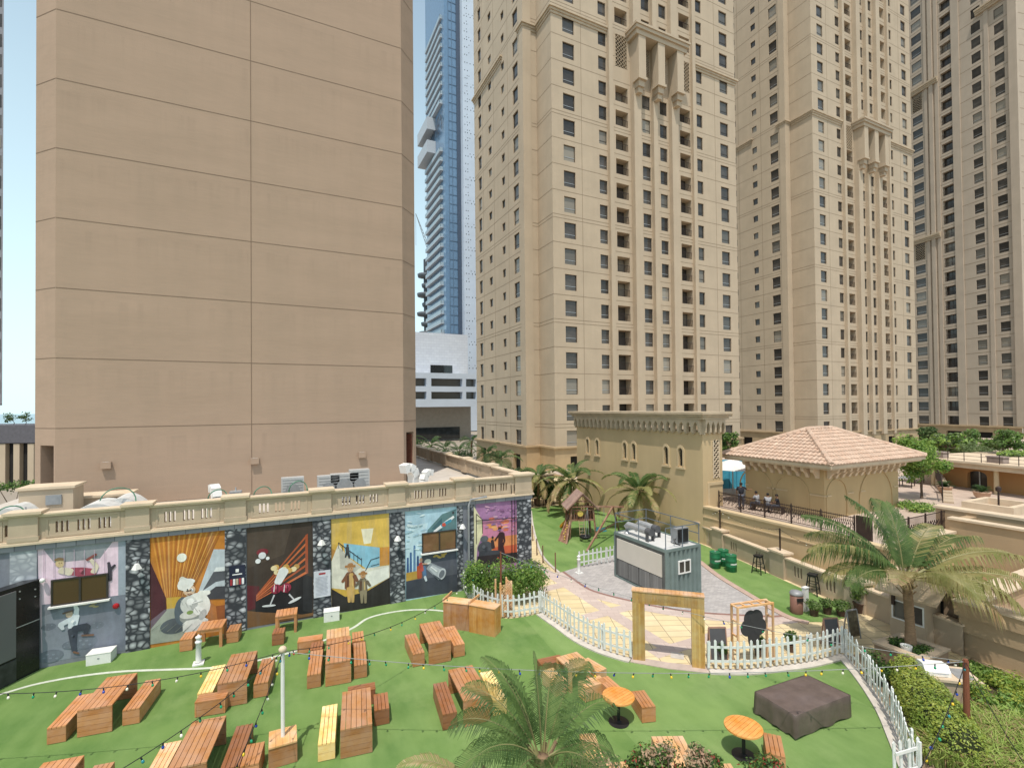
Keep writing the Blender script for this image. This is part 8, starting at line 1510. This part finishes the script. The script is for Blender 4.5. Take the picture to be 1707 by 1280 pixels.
# trees of the courtyard
def tree(label, p, zc, r, n, size, ms, seed, mi=0, name='courtyard_tree', group='trees of the courtyard', clumps=16, tr=.1):
    rng = random.Random(seed); p = Vector(p); t = thing(name, label, 'tree', p, 0, group); b = MB(); s = MB(); top = Vector((p.x, p.y, zc-r[2]*.5)); s.tube([p, p.lerp(top, .5)+Vector((.1, .05, 0)), top], [tr, tr*.8, tr*.6], 7)
    for k in range(clumps):
        while True:
            v = Vector((rng.uniform(-1, 1), rng.uniform(-1, 1), rng.uniform(-1, 1)))
            if .35 < v.length < 1: break
        c = Vector((p.x, p.y, zc))+Vector((v.x*r[0]*.75, v.y*r[1]*.75, v.z*r[2]*.75)); f = rng.uniform(.28, .46); s.tube([top, top.lerp(c, .6)+_z*.1, c], [tr*.45, tr*.28, .01], 5); leaves(b, c, (r[0]*f, r[1]*f, r[2]*f*.8), n//clumps, size, rng, mi, .25)
    s.build('trunk', [twig], t); b.build('crown', ms, t); return t
q = gd(1535, 757, 34); tree('feathery light green tree right of the tiled roof', (q.x, q.y, TZ), q.z-.3, (2.2, 1.9, 2.1), 6500, .12, [LF['light'], LF['bush']], 141, [0, 0, 1])
q = gd(1580, 738, 50); tree('bushy olive tree on the far terrace left of the arches', (q.x, q.y, TZ), q.z, (2.6, 2, 1.3), 2600, .2, [LF['olive'], LF['light']], 142, [0, 1]); q = gd(1212, 735, 62); tree('round green tree just visible right of the arched window building', (q.x, q.y, TZ), q.z, (1.6, 1.5, 1.7), 1800, .2, [LF['bush'], LF['dark']], 143, [0, 1])
O_, U_, n_, zt_, bowls = CY
q = gd(1672, 735, 42); tree('wide frangipani tree on the roof terrace near the right border', (q.x, q.y, zt_), q.z, (2.0, 1.7, 1.1), 3600, .14, [LF['olive'], LF['bush']], 144, [0, 1]); q = gd(1615, 728, 60); tree('round clipped tree in front of the dark arches of the far tower', (q.x, q.y, zt_), q.z, (1.6, 1.4, 1.2), 1500, .2, [LF['olive'], LF['bush']], 145, [0, 1])
q = gd(1548, 722, 60); tree('dark round shrub tree at the left end of the far terrace', (q.x, q.y, TZ), q.z, (1.6, 1.4, 1.2), 1500, .2, [LF['dark'], LF['olive']], 146, [0, 1])
for k, (px, py, D, r, lab, mm) in enumerate(((1640, 748, 46, (3.5, 1.2, .7), 'low green hedge on the roof terrace behind the railing', 'olive'), (1690, 758, 40, (2.2, .8, .45), 'yellow green flowering hedge under the frangipani tree', 'light'), (1590, 752, 52, (2.5, 1.2, .9), 'grey green hedge between the trees on the far terrace', 'olive'), (1700, 815, 36, (.8, .7, .7), 'fresh green shrub at the right border before the shop doors', 'bush'))):
    q = gd(px, py, D); bush('terrace_hedge', lab, 'hedge', q, r, 1800, .13, [LF[mm], LF['olive']], 150+k, 8, 'hedges on the courtyard terrace', mi=[0, 0, 1], stem=False, base_z=q.z-.6)
for k, (bt, s) in enumerate(bowls):
    rng = random.Random(160+k); b = MB(); p = Vector(bt.location); 
    for j in range(26): a = j*2.4; frond(b, p+_z*(.75*s), a, R(rng.uniform(25, 75)), 1.05*s, R(70), rng, 0, n=8, wl=.2)
    o = b.build('cycad', [LF['dark'], LF['olive'], LF['olive'], LF['dark']]); tag(o, 'dark spiky cycad growing in the ' + ('bowl planter left of the arched doors', 'bowl planter in front of the arched doors', 'farthest bowl planter under the roof edge')[k], 'plant', 'cycads in bowl planters')
bedq = [gz(1500, 850, TZ), gz(1545, 838, TZ), gz(1560, 850, TZ), gz(1530, 868, TZ)]
q = gd(1530, 848, 30.5); bush('garden_shrub', 'green flower bed with yellow leaves right of the tiled pavilion', 'shrub', q, (1.6, 1.0, .5), 1600, .09, [LF['bush'], LF['light']], 170, 7, mi=[0, 1])
for k, (px, py, D) in enumerate(((22, 696, 62), (42, 694, 62))):
    q = gd(px, py, D); tree('sparse ' + ('left' if k == 0 else 'right') + ' one of two small roof trees above the dark fin clad building', (q.x, q.y, 7.3), q.z, (1.3, 1.2, .8), 240, .14, [LF['dark'], LF['olive']], 180+k, [0, 1], 'roof_tree', 'small trees on the fin clad roof', 9, .05)
q = gd(22, 815, 44); bush('background_shrub', 'dark hedge below the fin clad building at the left edge', 'shrub', q, (3.6, 1.2, .8), 1500, .14, [LF['dark'], LF['bush']], 190, 8, 'shrubs between the buildings', mi=[0, 1])
# ================================================================== people on the terrace
def skin_mesh(name, verts, edges, radii, material, parent, sub=1, root=0):
    me = bpy.data.meshes.new(name); me.from_pydata(verts, edges, []); o = bpy.data.objects.new(name, me); COL.objects.link(o); md = o.modifiers.new('skin', 'SKIN'); sv = me.skin_vertices[0].data
    for i, r in enumerate(radii): sv[i].radius = (r, r) if not isinstance(r, tuple) else r
    for i in range(len(verts)): sv[i].use_root = (i == root)
    o.modifiers.new('sub', 'SUBSURF').levels = sub; o.modifiers['sub'].render_levels = sub
    dg = bpy.context.evaluated_depsgraph_get(); m2 = bpy.data.meshes.new_from_object(o.evaluated_get(dg)); o.modifiers.clear(); o.data = m2; m2.materials.clear(); m2.materials.append(material); m2.polygons.foreach_set('use_smooth', [True]*len(m2.polygons)); m2.name = name; o.parent = parent; return o
skinm = mat('skin', (.24, .13, .08), .55, .1, 5); hairm = mat('black_hair', (.012, .01, .009), .6)
def person(label, p, rz, pose, shirt, pants, s=1.0):
    t = thing('person', label, 'person', p, rz, 'people on the terrace'); t.scale = (s, s, s); J = pose
    V = [J[k] for k in ('pelvis', 'chest', 'neck', 'head', 'crown', 'lsh', 'lel', 'lwr', 'lha', 'rsh', 'rel', 'rwr', 'rha', 'lhip', 'lkn', 'lan', 'lto', 'rhip', 'rkn', 'ran', 'rto')]
    E = [(0, 1), (1, 2), (2, 3), (3, 4), (1, 5), (5, 6), (6, 7), (7, 8), (1, 9), (9, 10), (10, 11), (11, 12), (0, 13), (13, 14), (14, 15), (15, 16), (0, 17), (17, 18), (18, 19), (19, 20)]
    Rr = [.11, .125, .055, .085, .07, .055, .042, .028, .03, .055, .042, .028, .03, .085, .058, .036, .03, .085, .058, .036, .03]
    V = [Vector(v) for v in V]
    for hi, wi in ((8, 7), (12, 11)):                                  # thumb and four fingers, unequal, slightly curled
        d = (V[hi]-V[wi]).normalized(); sd = d.orthogonal().normalized(); cu = d.cross(sd)
        for f, (off, ln) in enumerate(((-.03, .055), (-.012, .075), (.006, .08), (.022, .072), (.034, .055))):
            k = len(V); a = V[hi]+sd*off+d*(.0 if f else -.03); b_ = a+d*ln*.6+(sd*-.03 if f == 0 else sd*0); c = b_+d*ln*.35-cu*.018; V += [a, b_, c]; E += [(hi, k), (k, k+1), (k+1, k+2)]; Rr += [.012, .0095, .008]
    body = skin_mesh('body', V, E, Rr, skinm, t, 1)
    hd, cr = Vector(J['head']), Vector(J['crown']); b = MB(); f = Vector((0, 1, 0)); face_ = hd.lerp(cr, .25)
    b.lathe([(.018, 0), (.016, .02), (0, .03)], face_+Vector((0, .09, -.02)), 6); b.build('nose', [skinm], body, True); b = MB()
    for sx in (-1, 1): b.lathe([(0, -.008), (.012, 0), (0, .008)], face_+Vector((sx*.032, .082, .015)), 6)
    b.build('eyes', [M['black']], body, True); b = MB()
    for sx in (-1, 1): b.obox(face_+Vector((sx*.088, 0, 0)), (.018, .035, .055))
    b.build('ears', [skinm], body, True); b = MB(); b.obox(face_+Vector((0, .083, -.05)), (.045, .012, .012)); b.build('mouth', [mat('lip', (.2, .07, .06), .6) if 'lip' not in bpy.data.materials else bpy.data.materials['lip']], body, True)
    b = MB(); b.lathe([(.088, -.02), (.098, .03), (.09, .08), (.055, .12), (0, .135)], hd.lerp(cr, .2)+Vector((0, -.015, 0)), 12); b.build('hair', [hairm], t, True, True)
    sv = [J['pelvis'], J['chest'], Vector(J['chest']).lerp(Vector(J['neck']), .55), J['lsh'], Vector(J['lsh']).lerp(Vector(J['lel']), .75), J['rsh'], Vector(J['rsh']).lerp(Vector(J['rel']), .75)]
    skin_mesh('shirt', [Vector(v) for v in sv], [(0, 1), (1, 2), (1, 3), (3, 4), (1, 5), (5, 6)], [.145, .155, .085, .08, .065, .08, .065], shirt, t, 1)
    pv = [J['pelvis'], J['lhip'], J['lkn'], Vector(J['lkn']).lerp(Vector(J['lan']), .9), J['rhip'], J['rkn'], Vector(J['rkn']).lerp(Vector(J['ran']), .9)]
    skin_mesh('trousers', [Vector(v) for v in pv], [(0, 1), (1, 2), (2, 3), (0, 4), (4, 5), (5, 6)], [.14, .105, .075, .055, .105, .075, .055], pants, t, 1)
    b = MB()
    for an, to in (('lan', 'lto'), ('ran', 'rto')): a, c = Vector(J[an]), Vector(J[to]); d = (c-a); d.z = 0; b.obox((a+c)/2-_z*.02+d*.1, (.095, .27, .08), math.atan2(d.y, d.x)-PI/2)
    b.build('shoes', [M['black']], t, True); return t
stand = dict(pelvis=(0, 0, .93), chest=(0, .02, 1.28), neck=(0, .02, 1.48), head=(0, .03, 1.58), crown=(0, .03, 1.68), lsh=(-.19, .02, 1.40), lel=(-.27, .05, 1.13), lwr=(-.22, .22, .98), lha=(-.2, .3, .98), rsh=(.19, .02, 1.40), rel=(.38, .16, 1.24), rwr=(.56, .33, 1.24), rha=(.64, .37, 1.25), lhip=(-.1, 0, .88), lkn=(-.11, .04, .48), lan=(-.11, -.02, .08), lto=(-.12, .12, .04), rhip=(.1, 0, .88), rkn=(.12, .06, .48), ran=(.13, .02, .08), rto=(.15, .16, .04))
sit = dict(pelvis=(0, 0, .55), chest=(0, .06, .90), neck=(0, .08, 1.10), head=(0, .11, 1.20), crown=(0, .12, 1.30), lsh=(-.19, .07, 1.02), lel=(-.24, .2, .78), lwr=(-.12, .38, .68), lha=(-.08, .45, .66), rsh=(.19, .07, 1.02), rel=(.24, .2, .78), rwr=(.12, .38, .68), rha=(.08, .45, .67), lhip=(-.1, .02, .52), lkn=(-.12, .42, .52), lan=(-.12, .44, .08), lto=(-.12, .58, .04), rhip=(.1, .02, .52), rkn=(.12, .42, .52), ran=(.12, .44, .08), rto=(.12, .58, .04))
dk = mat('navy_shirt', (.02, .02, .028), .8); jn = mat('grey_trousers', (.09, .10, .13), .85, .2, 8); wt = mat('grey_white_shirt', (.42, .42, .44), .85, .45, 14); q = Vector((26.7, 21.55, TZ))
person('standing person in a dark shirt leaning on the terrace railing, seen from behind', q, R(rt-18), stand, dk, jn, 1.0)
for k, (dx, dy, rz, s, sh, lab) in enumerate(((.55, -.75, 30, .92, wt, 'seated person in a pale patterned shirt, nearest the standing person'), (.75, -1.35, -15, .88, wt, 'seated person in a pale shirt in the middle of the bench row'), (1.0, -1.85, 60, .88, dk, 'seated person in a dark top at the right of the bench row'))): person(lab, q+Vector((dx, dy, 0)), R(rt+rz), sit, sh, jn, s)
t = thing('low_bench', 'low dark bench under the seated people on the terrace', 'bench', q+Vector((.78, -1.3, 0)), R(-72)); b = MB(); b.box(-.95, .95, -.22, .22, .36, .42); b.build('seat', [M['railm']], t, True)
for x in (-.85, .85): b = MB(); b.box(x-.04, x+.04, -.2, .2, 0, .36); b.build('leg', [M['railm']], t, True)
